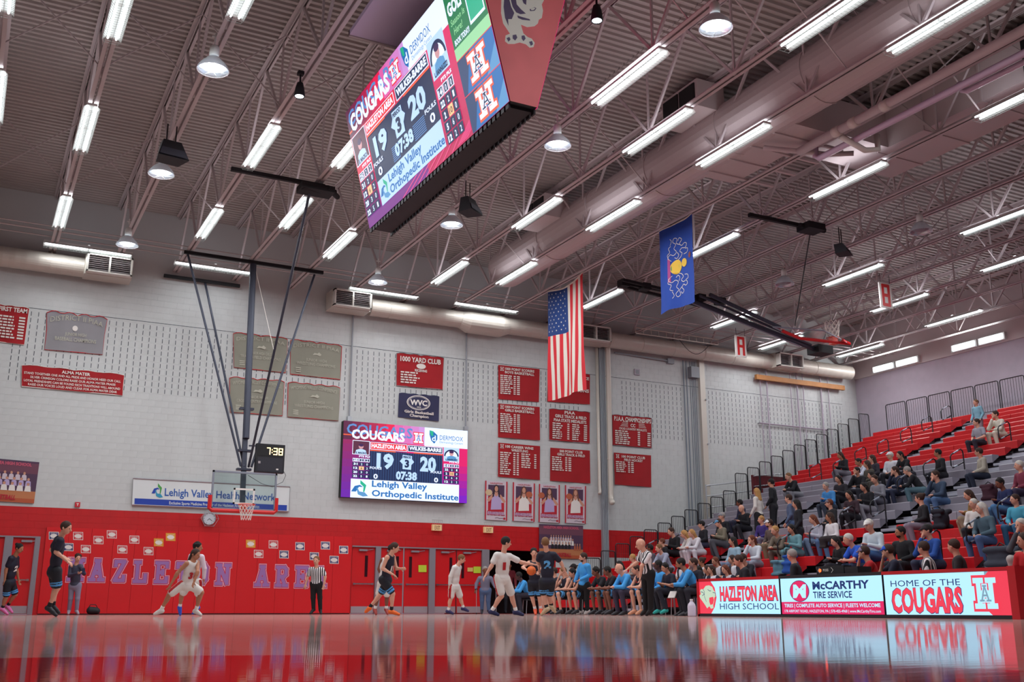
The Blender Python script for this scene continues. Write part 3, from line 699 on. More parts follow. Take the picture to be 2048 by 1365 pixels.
banner(((44,728.5),(248.4,748.6),(244.7,791.5),(43.2,773.2)), M_ban, 'wide red ALMA MATER banner with four lines of verse', [('ALMA MATER', .38, .66, .26, .13, .03, 0), ('STAND TOGETHER ONE AND ALL PRIDE AND HONOR HEED OUR CALL', .02, .97, .43, .1, .02, 0),
   ('SILVER CRIMSON COLORS RAISE OUR ALMA MATER PRAISE', .08, .92, .6, .1, .02, 0), ('LOYAL FRIENDSHIPS CAN BE FOUND RICH TRADITIONS WILL ABOUND', .02, .97, .77, .1, .02, 0), ('RAISE OUR VOICES LOUD AND CLEAR FOR ALMA MATER DEAR', .06, .94, .93, .1, .02, 0)], edge=M_sw, sag=.05)
gb = lambda px, lab, l1, l2, l3: banner(px, M_bant, lab, [(l1, .05, .95, .24, .1, .0, .07), (l2, .3, .7, .58, .08, .0, 0), (l3, .12, .88, .7, .08, .0, 0)], edge=M_sred, sag=.04, tx=M_btg,
    extra=lambda p, m, tx: p.shape(m, [(.42,.4),(.46,.33),(.52,.34),(.55,.3),(.6,.36),(.57,.41),(.5,.38)], tx, .04), lists=[(.1, .2, .82, .92, 3, 0)])
gb(((467,664.4),(575,676.5),(571.4,746),(467.8,735)), 'olive grey district track and field banner behind the hoop mast', 'DISTRICT II PIAA', 'JUNIOR HIGH GIRLS', 'TRACK & FIELD CHAMPIONS')
gb(((581.3,678),(683.5,690.8),(680.6,759.6),(580.6,748.6)), 'olive grey DISTRICT II PIAA wrestling banner right of the hoop mast', 'DISTRICT II PIAA', 'JUNIOR HIGH', 'WRESTLING CHAMPIONS')
gb(((459.3,753.4),(568.5,761.5),(564.8,832.2),(460.4,824.5)), 'olive grey WYOMING VALLEY CONFERENCE banner behind the hoop mast', 'WYOMING VALLEY CONFERENCE', 'JUNIOR HIGH', 'CROSS COUNTRY CHAMPIONS')
gb(((576.2,763.3),(679.9,773.6),(676.6,842),(575,834)), 'olive grey WYOMING VALLEY CONFERENCE wrestling banner, lower right of the four', 'WYOMING VALLEY CONFERENCE', 'JUNIOR HIGH', 'WRESTLING CHAMPIONS')
banner(((793.4,705),(887.8,714.7),(884.7,779.7),(792.9,771.8)), M_ban, 'red 1000 YARD CLUB banner with a white football', [('1000 YARD CLUB', .07, .93, .25, .14, .03, 0), ('RECEIVING', .38, .64, .53, .07, .03, 0)], edge=M_bang, sag=.03,
       extra=lambda p, m, tx: p.ell(m, .51, .36, .1, .08, tx, .04), lists=[(.08, .5, .6, .9, 5, 1)])
def wvc(p, m, tx):
    p.ell(m, .48, .36, .29, .29, M_sw, .038, 28); p.ell(m, .48, .36, .27, .265, M_bnv, .039, 28); p.ell(m, .48, .36, .255, .245, M_sw, .04, 28); p.ell(m, .48, .36, .245, .232, M_bnv, .041, 28)
    p.text(m, 'WVC', .27, .69, .46, .2, M_sw, .04, .043); p.text(m, '2023', .44, .54, .56, .05, M_sw, .02, .043)
banner(((797.8,785),(878.6,792),(876.8,843.4),(796,834.6)), M_bnv, 'navy WVC girls basketball champion banner above the wall video screen', [('Girls Basketball', .14, .86, .79, .1, .03, 0), ('Champion', .27, .74, .93, .1, .03, 0)], extra=wvc, sag=.03)
lst = [(.04, .34, .32, .84, 10, 1), (.36, .41, .32, .84, 10, 0), (.44, .51, .32, .84, 10, 0)]
banner(((996.3,730.5),(1079,738.8),(1078,804.7),(996.3,798.6)), M_ban, 'red 1000 POINT SCORERS BOYS BASKETBALL banner', [('1000 POINT SCORERS', .15, .86, .13, .07, .03, 0), ('BOYS BASKETBALL', .15, .86, .23, .07, .03, 0)], lists=lst, extra=ha_small(.04, .06, .08, .1), sag=0)
banner(((996.3,807.4),(1079,814.8),(1079,881.6),(996.3,875)), M_ban, 'red 1000 POINT SCORERS GIRLS BASKETBALL banner', [('1000 POINT SCORERS', .15, .86, .12, .07, .03, 0), ('GIRLS BASKETBALL', .15, .86, .22, .07, .03, 0)], lists=lst, extra=ha_small(.04, .05, .08, .1), sag=0)
banner(((996.3,886),(1079.8,893),(1079.8,960.7),(995.5,954)), M_ban, 'red 100 CAREER WINS WRESTLING banner with two name columns', [('100 CAREER WINS', .16, .83, .13, .07, .03, 0), ('WRESTLING', .3, .7, .23, .07, .03, 0)],
       lists=[(.04, .3, .3, .92, 11, 1), (.35, .4, .3, .92, 11, 0), (.43, .48, .3, .92, 11, 0), (.54, .8, .3, .68, 7, 1), (.85, .9, .3, .68, 7, 0)], extra=ha_small(.04, .05, .08, .1), sag=0)
banner(((1096.5,739),(1179.6,749.8),(1179,809.6),(1094.3,803.8)), M_ban, 'red banner mostly hidden behind the striped flag', [('CONFERENCE', .3, .97, .2, .09, .03, 0), ('CHAMPIONS', .3, .97, .62, .1, .03, 0)], sag=0)
banner(((1098.3,817),(1180,824.5),(1179,887.3),(1098.3,880.7)), M_ban, 'red PIAA GIRLS TRACK & FIELD state medalists banner', [('PIAA', .36, .62, .14, .09, .03, 0), ('GIRLS TRACK & FIELD', .13, .9, .27, .09, .03, 0), ('PIAA STATE MEDALISTS', .1, .9, .4, .09, .03, 0)],
       lists=[(.07, .33, .48, .94, 8, 1), (.43, .48, .48, .94, 8, 0), (.55, .75, .48, .94, 8, 1), (.84, .92, .48, .94, 8, 0)], edge=M_bang, sag=.02)
banner(((1100.5,896),(1179.6,901.8),(1180,967.7),(1100.5,962)), M_ban, 'red 500 POINT CLUB girls track and field banner', [('500 POINT CLUB', .22, .8, .12, .07, .03, 0), ('GIRLS TRACK & FIELD', .16, .86, .22, .07, .03, 0)],
       lists=[(.03, .33, .3, .68, 7, 1), (.36, .41, .3, .68, 7, 0), (.44, .51, .3, .68, 7, 0)], sag=0)
def cc(p, m, tx):
    for k in range(4):
        p.line(m, [(.2+k*.02, .36-k*.05), (.38, .36-k*.045)], .018, tx, .04); p.line(m, [(.66, .36-k*.045), (.84-k*.02, .36-k*.05)], .018, tx, .04)
banner(((1224,828.9),(1303,836),(1303,897),(1224.8,890.4)), M_ban, 'red P.I.A.A. CHAMPIONSHIPS cross country banner', [('P.I.A.A. CHAMPIONSHIPS', .04, .97, .2, .13, .03, 0), ('CC', .45, .57, .37, .1, .03, 0), ('CROSS COUNTRY MEDALISTS', .16, .86, .48, .07, .02, 0)],
       lists=[(.06, .45, .55, .95, 7, 1), (.63, .69, .55, .95, 7, 0), (.88, .96, .55, .95, 7, 0)], edge=M_bang, sag=.02, extra=cc)
banner(((1227,905.8),(1302,911.5),(1303,975.2),(1229,969.5)), M_ban, 'red 100 POINT CLUB FIELD HOCKEY banner', [('100 POINT CLUB', .2, .82, .14, .07, .03, 0), ('FIELD HOCKEY', .26, .76, .24, .07, .03, 0)],
       lists=[(.04, .33, .3, .6, 6, 1), (.36, .41, .3, .6, 6, 0), (.44, .51, .3, .6, 6, 0)], extra=ha_small(.05, .06, .08, .1), sag=0)
# ---- four portrait posters and two team posters (flat prints)
M_pw = pm('poster_white', '#c9bcc6', .6); M_pr = pm('poster_red', '#b3152c', .6); M_pp = pm('poster_plum', '#4b2f4c', .6); M_sk = pm('poster_skin', '#c78f78', .7); M_ph = pm('poster_hair', '#5a3428', .7)
M_plav = pm('poster_lavender', '#b3a2cc', .6); M_or = pm('poster_orange', '#b05a3c', .6)
def portrait(px, label, hair, ball, bx, jers):
    p = wall_panel(px, lift=.02); t = thing('poster', label, 'poster', p.P(.5, 1), group='player posters on the end wall')
    m = MB([M_pw]); m.slab([p.P(0,1,.01), p.P(1,1,.01), p.P(1,0,.01), p.P(0,0,.01)], p.n, .01, M_pw)
    p.rect(m, 0, 0, .06, 1, M_pr, .012); p.rect(m, .94, 0, 1, 1, M_pr, .012); p.rect(m, .14, .1, .86, .4, M_pp, .012)
    p.rect(m, .14, .55, .86, .78, M_pr, .012); p.rect(m, .14, .4, .3, .56, M_pr, .012); m.build('sheet', t)
    m = MB([M_plav])
    p.shape(m, [(.3,.4),(.38,.34),(.62,.34),(.72,.42),(.74,.72),(.26,.74)], M_plav if jers else M_sw, .014)
    for a, b in (((.34,.38),(.16,.5)), ((.68,.38),(.86,.52))): p.line(m, [a, b], .1, M_sk, .0145)
    p.shape(m, [(.44,.26),(.56,.26),(.58,.36),(.5,.4),(.42,.36)], M_sk, .015); p.ell(m, .5, .19, .11, .1, hair, .0155); p.shape(m, [(.39,.18),(.61,.18),(.68,.42),(.6,.4),(.58,.24),(.42,.24),(.4,.4),(.32,.42)], hair, .016)
    p.ell(m, .5, .2, .075, .075, M_sk, .017); p.ell(m, bx, .3, .15, .08, ball, .018); m.build('figure_print', t)
    m = MB([M_pr]); p.text(m, 'BASKETBALL', .1, .88, .87, .09, M_pr, .08, .019); p.text(m, 'BASKETBALL', .12, .86, .86, .07, M_plav, .02, .021)
    p.text(m, 'HAZLETON', .22, .78, .075, .035, M_pr, .02, .019); p.line(m, [(.45,.95),(.55,.93),(.65,.95),(.82,.94)], .012, M_pp, .019); p.ell(m, .87, .95, .05, .03, M_pr, .019); m.build('lettering', t)
portrait(((970,962),(1014.8,964.2),(1014,1042.4),(969,1039.8)), 'player poster with dark haired woman holding a pale volleyball, leftmost', pm('hair_dk', '#2c1c26', .7), pm('ball_pale', '#cdb48f', .6), .17, 1)
portrait(((1025.3,965),(1069.7,967.7),(1068.8,1044.6),(1024.5,1042.4)), 'player poster with a basketball at upper right, second of four', M_ph, M_or, .74, 0)
portrait(((1077.6,968.6),(1119.4,970.8),(1119.4,1046.8),(1076.7,1044.6)), 'player poster with ball raised at the upper left corner, third of four', M_ph, M_or, .12, 1)
portrait(((1129.5,970.8),(1172,973),(1171.2,1048.6),(1129.5,1046.4)), 'player poster with long light brown hair, rightmost of four', pm('hair_lb', '#7d4c36', .7), M_or, .2, 0)
def team(px, label, head, foot, rows, cut=0):
    p = wall_panel(px, lift=.02); t = thing('poster', label, 'poster', p.P(.5, 1), group='team photo posters on the end wall')
    m = MB([M_pp]); m.slab([p.P(0,1,.01), p.P(1,1,.01), p.P(1,0,.01), p.P(0,0,.01)], p.n, .01, M_pp)
    p.rect(m, 0, .05, 1, .3, pm('poster_crowd', '#6a3c50', .7), .011); p.rect(m, 0, .72, 1, 1, pm('poster_court', '#b9744a', .6), .012); p.rect(m, .0, .9, 1, 1, pm('poster_court2', '#b0532f', .6), .013); m.build('sheet', t)
    m = MB([M_pw])
    for (y, n, a, b, mt, off) in rows:
        for k in range(n):
            s = a+(b-a)*(k+.5)/n+off; wd_ = (b-a)/n*.42
            p.shape(m, [(s-wd_, y+.17), (s-wd_*.8, y+.05), (s, y+.02), (s+wd_*.8, y+.05), (s+wd_, y+.17)], mt, .015+y*.01); p.ell(m, s, y, wd_*.45, .035, M_sk, .018+y*.01, 10)
            p.ell(m, s, y-.012, wd_*.48, .026, M_ph, .0175+y*.01, 10)
    m.build('figure_print', t)
    m = MB([M_pr]); p.text(m, head, .1, .9, .12, .07, pm('poster_pink', '#c0506a', .6), .05, .016); p.text(m, foot, .34, .72, .94, .1, M_pr, .04, .03, shear=.2); m.build('lettering', t)
team(((-70,912),(78.8,925.2),(67.8,1007.6),(-72,999)), 'team photo poster at the left edge above the red wall band', 'HAZLETON AREA HIGH SCHOOL', 'BASKETBALL',
     [(.3, 9, .05, .86, M_pw, 0), (.44, 9, .02, .92, M_plav, .01), (.56, 8, .04, .94, M_sw, 0)])
team(((1078,1048.8),(1165.9,1052.3),(1165.5,1119),(1078,1116.5)), 'team photo poster behind the number 2 player', 'HAZLETON AREA HIGH SCHOOL', 'BASKETBALL',
     [(.34, 9, .24, .74, M_pw, 0), (.44, 9, .2, .78, M_sw, .01), (.55, 6, .26, .72, M_blk, 0), (.58, 3, .78, .95, M_or, 0)])
# ---- health network sign
M_sblue = pm('sign_blue', '#1c3fa6', .45); M_sbl2 = pm('sign_letter_blue', '#2557a8', .45); M_sgreen = pm('sign_green', '#4aa04a', .45); M_steal = pm('sign_teal', '#2a93b8', .45)
p = wall_panel(((266.3,955.6),(579.9,975.8),(577.7,1025.2),(263.7,1008.7)), lift=.05)
zt = (p.c[0].z+p.c[1].z)/2; zb = (p.c[2].z+p.c[3].z)/2; y = p.c[0].y; p = Panel((p.c[0].x, y, zt), (p.c[1].x, y, zt), (p.c[2].x, y, zb), (p.c[3].x, y, zb))
t = thing('sign_board', 'long white Health Network sign with blue band behind the backboard', 'sign', p.P(.5, 1))
M_signw = pm('sign_board_white', '#d5dadb', .5)
m = MB([M_signw]); m.slab([p.P(0,1), p.P(1,1), p.P(1,0), p.P(0,0)], p.n, .04, M_signw); m.build('board', t)
m = MB([M_kick]); m.tube([p.P(0,0,.01), p.P(1,0,.01), p.P(1,1,.01), p.P(0,1,.01)], .02, 4, M_kick, closed=True); m.build('frame', t)
m = MB([M_sblue]); p.rect(m, .015, .75, .985, .97, M_sblue, .003); m.build('band', t)
m = MB([M_sbl2]); p.text(m, 'Lehigh Valley Health Network', .195, .905, .6, .28, M_sbl2, .015, .006); p.text(m, 'Exclusive Sports Medicine Provider of the Hazleton Area School District', .225, .8, .92, .11, M_signw, .015, .008)
def swirl(p, m, s, t, w_, h_, g, b1, b2, d):
    p.shape(m, [(s+w_*.52, t), (s+w_*.88, t+h_*.3), (s+w_*.78, t+h_*.72), (s+w_*.7, t+h_*.72), (s+w_*.72, t+h_*.4), (s+w_*.52, t+h_*.22)], g, d)
    p.shape(m, [(s, t+h_*.72), (s+w_*.2, t+h_*.38), (s+w_*.5, t+h_*.3), (s+w_*.7, t+h_*.42), (s+w_*.45, t+h_*.42), (s+w_*.28, t+h_*.72)], b1, d+.001)
    p.shape(m, [(s+w_*.3, t+h_*.5), (s+w_*.36, t+h_*.46), (s+w_*.48, t+h_*.7), (s+w_*.8, t+h_*.74), (s+w_, t+h_*.95), (s+w_*.7, t+h_), (s+w_*.4, t+h_*.88)], b2, d+.002)
swirl(p, m, .115, .14, .07, .55, M_sgreen, M_sblue, M_steal, .006); m.build('lettering', t)
# ---- exit signs, clock, pull station, small wall boxes
M_exit = pm('exit_face', '#e2c08a', .5, emis=.25); M_exr = pm('exit_letter', '#8a4a22', .6)
for k, (u, v, where) in enumerate(((873.3,1056,'above the grey door post'), (976.3,1060.5,'left of the team photo poster'))):
    c0 = at(u, v, Y=WY-.06); t = thing('exit_sign', 'lit EXIT sign in a wire cage '+where, 'exit sign', (c0.x, WY-.06, c0.z-.1))
    p = Panel((c0.x-.17, WY-.1, c0.z+.1), (c0.x+.17, WY-.1, c0.z+.1), (c0.x+.17, WY-.1, c0.z-.1), (c0.x-.17, WY-.1, c0.z-.1))
    m = MB([M_exit]); m.slab([p.P(0,1), p.P(1,1), p.P(1,0), p.P(0,0)], p.n, .09, M_exit); m.build('case', t)
    m = MB([M_exr]); p.text(m, 'EXIT', .22, .82, .84, .62, M_exr, .015, .004); m.build('lettering', t)
    m = MB([M_kick])
    for s in (0, .2, .4, .6, .8, 1): m.tube([p.P(s, -.75, -.06), p.P(s, -.75, .03), p.P(s, 1.05, .03)], .004, 4, M_kick)
    m.tube([p.P(-.05, -.75, .03), p.P(1.05, -.75, .03)], .005, 4, M_kick); m.build('wire_cage', t)
c0 = at(418.3, 1038, Y=WY-.05); t = thing('wall_clock', 'round white wall clock behind a six sided wire guard', 'clock', (c0.x, WY-.05, c0.z-.25))
M_face = pm('clock_face', '#c7cdd6', .5)
m = MB([M_kick]); m.lathe((c0.x, WY-.09, c0.z), [(.2, .08), (.2, 0), (.175, -.01), (.175, .02)], 32, M_kick, 'y'); m.build('case', t, smooth=True)
m = MB([M_face]); m.poly([(c0.x+.178*math.cos(-a*PI/16), WY-.085, c0.z+.178*math.sin(-a*PI/16)) for a in range(32)], M_face); m.build('dial', t)
m = MB([M_blk]); m.bar((c0.x, WY-.092, c0.z), (c0.x-.06, WY-.092, c0.z-.06), .006, .012, M_blk); m.build('hand', t)
m = MB([M_blk]); m.bar((c0.x, WY-.093, c0.z), (c0.x+.09, WY-.093, c0.z-.07), .006, .009, M_blk); m.build('hand', t)
m = MB([M_blk])
for k in range(12):
    a = k*PI/6; m.bar((c0.x+.145*math.cos(a), WY-.09, c0.z+.145*math.sin(a)), (c0.x+.168*math.cos(a), WY-.09, c0.z+.168*math.sin(a)), .004, .01, M_blk)
m.build('hour_marks', t, kind='stuff')
m = MB([M_kick]); hx = [(c0.x+.27*math.cos(a*PI/3), WY-.16, c0.z+.27*math.sin(a*PI/3)) for a in range(6)]; m.tube(hx, .007, 6, M_kick, closed=True)
for q in hx: m.tube([q, (c0.x+(q[0]-c0.x)*1.05, WY, c0.z+(q[2]-c0.z)*1.05)], .005, 5, M_kick); m.tube([q, (c0.x+(q[0]-c0.x)*.6, WY-.17, c0.z+(q[2]-c0.z)*.6)], .004, 5, M_kick)
m.build('wire_guard', t)
c0 = at(155, 1010, Y=WY-.03); t = thing('fire_alarm', 'small red fire alarm box at the top of the red wall band', 'fire alarm', (c0.x, WY, c0.z-.07))
m = MB([M_sred]); m.bx((c0.x-.07, WY-.06, c0.z-.07), (c0.x+.07, WY, c0.z+.07), M_sred); m.build('box', t)
m = MB([M_sw]); m.bx((c0.x-.03, WY-.068, c0.z+.015), (c0.x+.03, WY-.06, c0.z+.035), M_sw); m.bx((c0.x-.008, WY-.068, c0.z-.04), (c0.x+.008, WY-.06, c0.z+.02), M_sw); m.build('pull_bar', t)
# ---- pipes and columns on the end wall
M_pipew = pm('painted_pipe', '#9fa8b0', .45); M_chan = pm('painted_column', '#8e9299', .5)
def wx(u, v=900): return at(u, v, Y=WY-.1).x
xc = at(1207, 900, Y=WY-.1).x; xf = at(1219.5, 900, Y=32.78).x; xl_ = at(1197.5, 900, Y=32.85).x
t = thing('wall_column', 'grey steel column with thin conduits beside the red banners', 'column', (xc, WY, 0))
m = MB([M_chan]); m.bx((xc-.12, WY-.12, 0), (xc+.12, WY, 10.0), M_chan); m.build('post', t)
for k in range(4): m = MB([M_pipew]); m.tube([(xc-.1+k*.065, WY-.16, 0), (xc-.1+k*.065, WY-.16, 9.9)], .014, 6, M_pipew); m.build('conduit', t)
t = thing('drain_pipe', 'fat white pipe with a bent lower end beside the grey column', 'pipe', (xf, WY-.2, 3.9))
m = MB([M_offd]); m.tube([(xf, 32.6, 10.2), (xf, 32.75, 9.9), (xf, 32.78, 4.3), (xf-.02, 32.74, 4.1), (xf-.08, 32.6, 3.98), (xf-.12, 32.5, 3.98)], .1, 14, M_offd); m.build('pipe', t, smooth=True)
m = MB([M_offd]); m.tube([(xf, 32.78, 5.6), (xf, 32.78, 5.66)], .115, 14, M_offd); m.build('collar', t)
t = thing('drain_pipe', 'thinner white pipe with a bent lower end between banners and grey column', 'pipe', (xl_, WY-.15, 4))
m = MB([M_offd]); m.tube([(xl_, 32.85, 9.9), (xl_, 32.85, 4.6), (xl_-.02, 32.8, 4.4), (xl_-.1, 32.7, 4.3)], .06, 12, M_offd); m.build('pipe', t, smooth=True)
t = thing('wall_column', 'grey column with a bundle of dark conduits left of the bleachers', 'column', (25.6, WY, 0))
m = MB([M_offd]); m.bx((25.75, WY-.14, 0), (26.0, WY, 10.0), M_offd); m.build('post', t)
for k, xx in enumerate((25.0, 25.15, 25.32, 25.42, 25.5, 25.58)): m = MB([M_pipew]); m.tube([(xx, WY-.05, 1), (xx, WY-.05, 9.9)], .022 if k < 2 else .014, 6, pm('conduit_blue_grey', '#77828f', .5)); m.build('conduit', t)
m = MB([M_dark]); m.bx((25.25, WY-.25, 9.2), (25.65, WY, 9.65), M_chan); m.build('junction_box', t)
m = MB([M_steel])
for zz in (8.35, 6.55, 4.9): m.lathe((26.0, WY-.16, zz), [(.01, -.03), (.04, -.03), (.04, .03), (.01, .03)], 8, M_steel, 'y')
m.build('bolt', t, kind='stuff')
t = thing('gas_pipe', 'thin pipe below the wall duct ending in a small valve box', 'pipe', (23, WY-.1, 9.7))
m = MB([M_chan]); m.tube([(21.7, WY-.08, 9.84), (24.2, WY-.08, 9.78)], .03, 8, M_chan); m.build('pipe', t); m = MB([M_dark]); m.bx((24.2, WY-.15, 9.68), (24.5, WY, 9.88), M_chan); m.build('valve_box', t)
t = thing('wall_box', 'small grey box high on the wall right of the white pipe', 'wall box', (22.6, WY, 9.1))
c0 = at(1273, 745, Y=WY); m = MB([M_wallr]); m.bx((c0.x-.12, WY-.06, c0.z-.12), (c0.x+.12, WY, c0.z+.12), M_wallr); m.build('case', t)
m = MB([M_chan]); m.bx((c0.x-.08, WY-.066, c0.z-.08), (c0.x+.08, WY-.06, c0.z+.08), M_chan); m.build('cover', t)
# climbing beam and hanging poles near the corner
M_beamw = pm('orange_wood', '#b5793f', .6, bump=.2, bscale=12, var=.15)
t = thing('wooden_beam', 'orange wooden beam fixed high on the wall near the right corner', 'beam', (31, WY-.2, 9.5))
m = MB([M_beamw]); a = at(1512,752,Y=WY-.25); b = at(1688,776,Y=WY-.25); z = (a.z+b.z)/2; m.bx((a.x, WY-.3, z-.13), (b.x, WY-.16, z+.07), M_beamw); m.build('plank', t)
m = MB([M_chan])
for u in (1520,1533,1580,1593,1605,1640,1655): xx = wx(u, 760); m.bx((xx-.03, WY-.16, z-.12), (xx+.03, WY, z+.06), M_chan)
m.build('bracket', t, kind='stuff')
for k, u in enumerate((1520,1533,1580,1593,1605,1640,1655)):
    xx = wx(u, 760); m = MB([M_wallr]); m.tube([(xx, WY-.1, 5.2), (xx, WY-.1, z+.1), (xx, WY-.1, z+.5)], .035 if k in (1, 3, 5) else .022, 8, M_wallr)
    m.build('climbing_pole', label='pale vertical pole on the wall below the orange beam, number %d from its left end' % (k+1) if 0 else ['leftmost pale pole hanging under the orange beam','thick pale pole second from the left under the orange beam','thin pale pole just left of the middle of the orange beam','thick pale pole at the middle of the orange beam','thin pale pole just right of the middle of the orange beam','thick pale pole second from the right under the orange beam','rightmost pale pole hanging under the orange beam'][k], cat='pole', group='pale poles under the orange beam')
t = thing('grab_rail', 'pale horizontal rail on the wall above the end of the bleachers', 'rail', (31, WY-.1, 6.8))
a = at(1519,846,Y=WY-.1); b = at(1655,861,Y=WY-.1); z = (a.z+b.z)/2; m = MB([M_wallr]); m.tube([(a.x, WY-.1, z), (b.x, WY-.1, z)], .03, 8, pm('rail_lilac', '#9a8d9c', .5)); m.build('rail', t)
m = MB([M_chan])
for f in (0, .35, .7, 1): xx = a.x+(b.x-a.x)*f; m.tube([(xx, WY-.1, z), (xx, WY, z)], .02, 6, M_chan)
m.build('bracket', t, kind='stuff')
# ================================================================ FLAGS
def flag(Y0, Y1, z0, z1, x, amp, seed):
    """vertical cloth hanging in the plane X = x; s from Y0 to Y1, t down"""
    rnd = random.Random(seed); ph = [rnd.random()*6 for _ in range(4)]
    def P(s, t, d=0.0):
        wv = amp*(math.sin(s*7+ph[0]+t*1.5)+.5*math.sin(s*15+ph[1]-t*2))*(.4+.6*t)
        zz = z0+(z1-z0)*t
        if seed == 1: zz += (-.16*math.sin(PI*s))*(1-t)+.03*s*t*(-1)
        else: zz += (-.05*math.sin(PI*s))*(1-t)+.04*math.sin(s*5)*t
        return Vector((x-wv-d, Y0+(Y1-Y0)*(s+.012*math.sin(t*9+ph[2]+s*20)*t), zz))
    return P
def fgrid(m, P, s0, s1, t0, t1, mt, ns=4, nt=24, d=0.0):
    vs = [P(s0+(s1-s0)*i/ns, t0+(t1-t0)*j/nt, d) for j in range(nt+1) for i in range(ns+1)]
    m.add(vs, [(j*(ns+1)+i, (j+1)*(ns+1)+i, (j+1)*(ns+1)+i+1, j*(ns+1)+i+1) for j in range(nt) for i in range(ns)], mt)
M_fr = pm('flag_red', '#c9232f', .8); M_fw = pm('flag_white', '#d8d2c6', .8); M_fb = pm('flag_blue', '#123776', .8); M_pb = pm('flag_royal', '#0a3c98', .75); M_fy = pm('flag_yellow', '#d9b23a', .7)
t = thing('flag', 'stars and stripes flag hanging vertically from a joist', 'flag', (16.6, 28, 6.7), group='flags hanging from the roof')
P = flag(29.15, 26.85, 10.56, 6.78, 16.6, .07, 1)
m = MB([M_fr, M_fw])
for k in range(13):
    mt = M_fr if k % 2 == 0 else M_fw; s0, s1 = k/13, (k+1)/13
    if k < 7: fgrid(m, P, s0, s1, .42, 1, mt)
    else: fgrid(m, P, s0, s1, 0, 1, mt, 4, 36)
m.build('stripes', t, smooth=True)
m = MB([M_fb]); fgrid(m, P, 0, 7/13, .0, .42, M_fb, 10, 16); m.build('canton', t, smooth=True)
m = MB([M_fw])
for i in range(9):
    for j in range(11):
        if (i+j) % 2: continue
        cs, ct = (i+.9)/10.6*7/13, .42*(j+1)/12.2
        pts = []
        for a in range(10):
            r = .038 if a % 2 == 0 else .015; pts.append(P(cs+r*math.cos(a*PI/5)/2.3, ct+r*math.sin(a*PI/5)/3.78, .008))
        m.poly(pts, M_fw)
m.build('stars', t, kind='stuff')
m = MB([M_fw]); m.tube([P(i/12, 0, .005) for i in range(13)], .03, 6, M_fw); m.build('heading', t)
m = MB([M_fw]); m.tube([P(0, 0), (16.6, 29.3, 10.63)], .008, 5, M_fw); m.tube([P(1, 0), (16.6, 26.7, 10.66)], .008, 5, M_fw); m.build('cord', t)
t = thing('flag', 'royal blue state flag with a coat of arms hanging from a joist', 'flag', (16.6, 22, 8.1), group='flags hanging from the roof')
P = flag(22.75, 21.18, 10.6, 8.12, 16.6, .05, 2)
m = MB([M_pb]); fgrid(m, P, 0, 1, 0, 1, M_pb, 16, 24); m.build('field', t, smooth=True)
def frib(m, pts, wd, mt, d=.012):
    for (a, b), (c, e) in zip(pts[:-1], pts[1:]):
        A, B = P(a, b, d), P(c, e, d); q = (B-A); L = q.length
        if L < 1e-5: continue
        q = Vector((0, -q.z, q.y)).normalized()*wd/2; m.poly([A+q, B+q, B-q, A-q], mt)
m = MB([M_fy])
def fell(s, t_, rs, rt, mt, d, n=18): m.poly([P(s+rs*math.cos(-2*PI*k/n), t_+rt*math.sin(-2*PI*k/n), d) for k in range(n)], mt)
fell(.48, .52, .16, .085, M_fy, .011); fell(.45, .52, .11, .06, pm('flag_green', '#4c8a4c', .7), .013); fell(.7, .5, .06, .05, M_fy, .012); fell(.86, .44, .05, .035, pm('flag_brown', '#7a3b3b', .7), .012)
m.poly([P(.27+(.0 if k < 2 else .06), .4+(.28 if k in (1, 2) else 0), .012) for k in range(4)], pm('flag_magenta', '#a03a7c', .7))
m.build('arms', t)
m = MB([M_fw])
def smooth_(pts, n=5):
    o_ = []
    P4 = [pts[0]]+pts+[pts[-1]]
    for i in range(1, len(P4)-2):
        for k in range(n):
            t_ = k/n; a, b_, c, d_ = P4[i-1], P4[i], P4[i+1], P4[i+2]
            o_.append(tuple(.5*(2*b_[j]+(c[j]-a[j])*t_+(2*a[j]-5*b_[j]+4*c[j]-d_[j])*t_**2+(3*b_[j]-a[j]-3*c[j]+d_[j])*t_**3) for j in (0, 1)))
    return o_+[pts[-1]]
for sg in (1, -1):
    for pts in ([(.36,.09),(.28,.13),(.34,.17),(.42,.15),(.5,.18),(.44,.23),(.5,.27),(.42,.31),(.46,.35),(.54,.33),(.52,.28),(.6,.25)], [(.54,.08),(.62,.1),(.66,.14),(.6,.17),(.66,.2),(.74,.19),(.78,.23),(.72,.25),(.66,.23),(.6,.26),(.66,.3),(.6,.33),(.56,.3)],
                [(.3,.12),(.27,.17),(.33,.2),(.3,.25),(.36,.27)], [(.44,.12),(.5,.1),(.56,.13),(.52,.17)], [(.7,.12),(.78,.13),(.8,.17),(.74,.18)], [(.34,.28),(.38,.33),(.34,.36)]):
        frib(m, smooth_([(x, .52+sg*y) for x, y in pts]), .016, M_fw)
m.build('horse_outline', t, kind='stuff')
m = MB([M_pb]); m.tube([P(i/8, 0, .0) for i in range(9)], .018, 6, M_fw); m.tube([P(0, 0), (16.6, 22.75, 10.63)], .008, 5, M_fw); m.tube([P(1, 0), (16.6, 21.15, 10.66)], .008, 5, M_fw); m.build('heading', t)
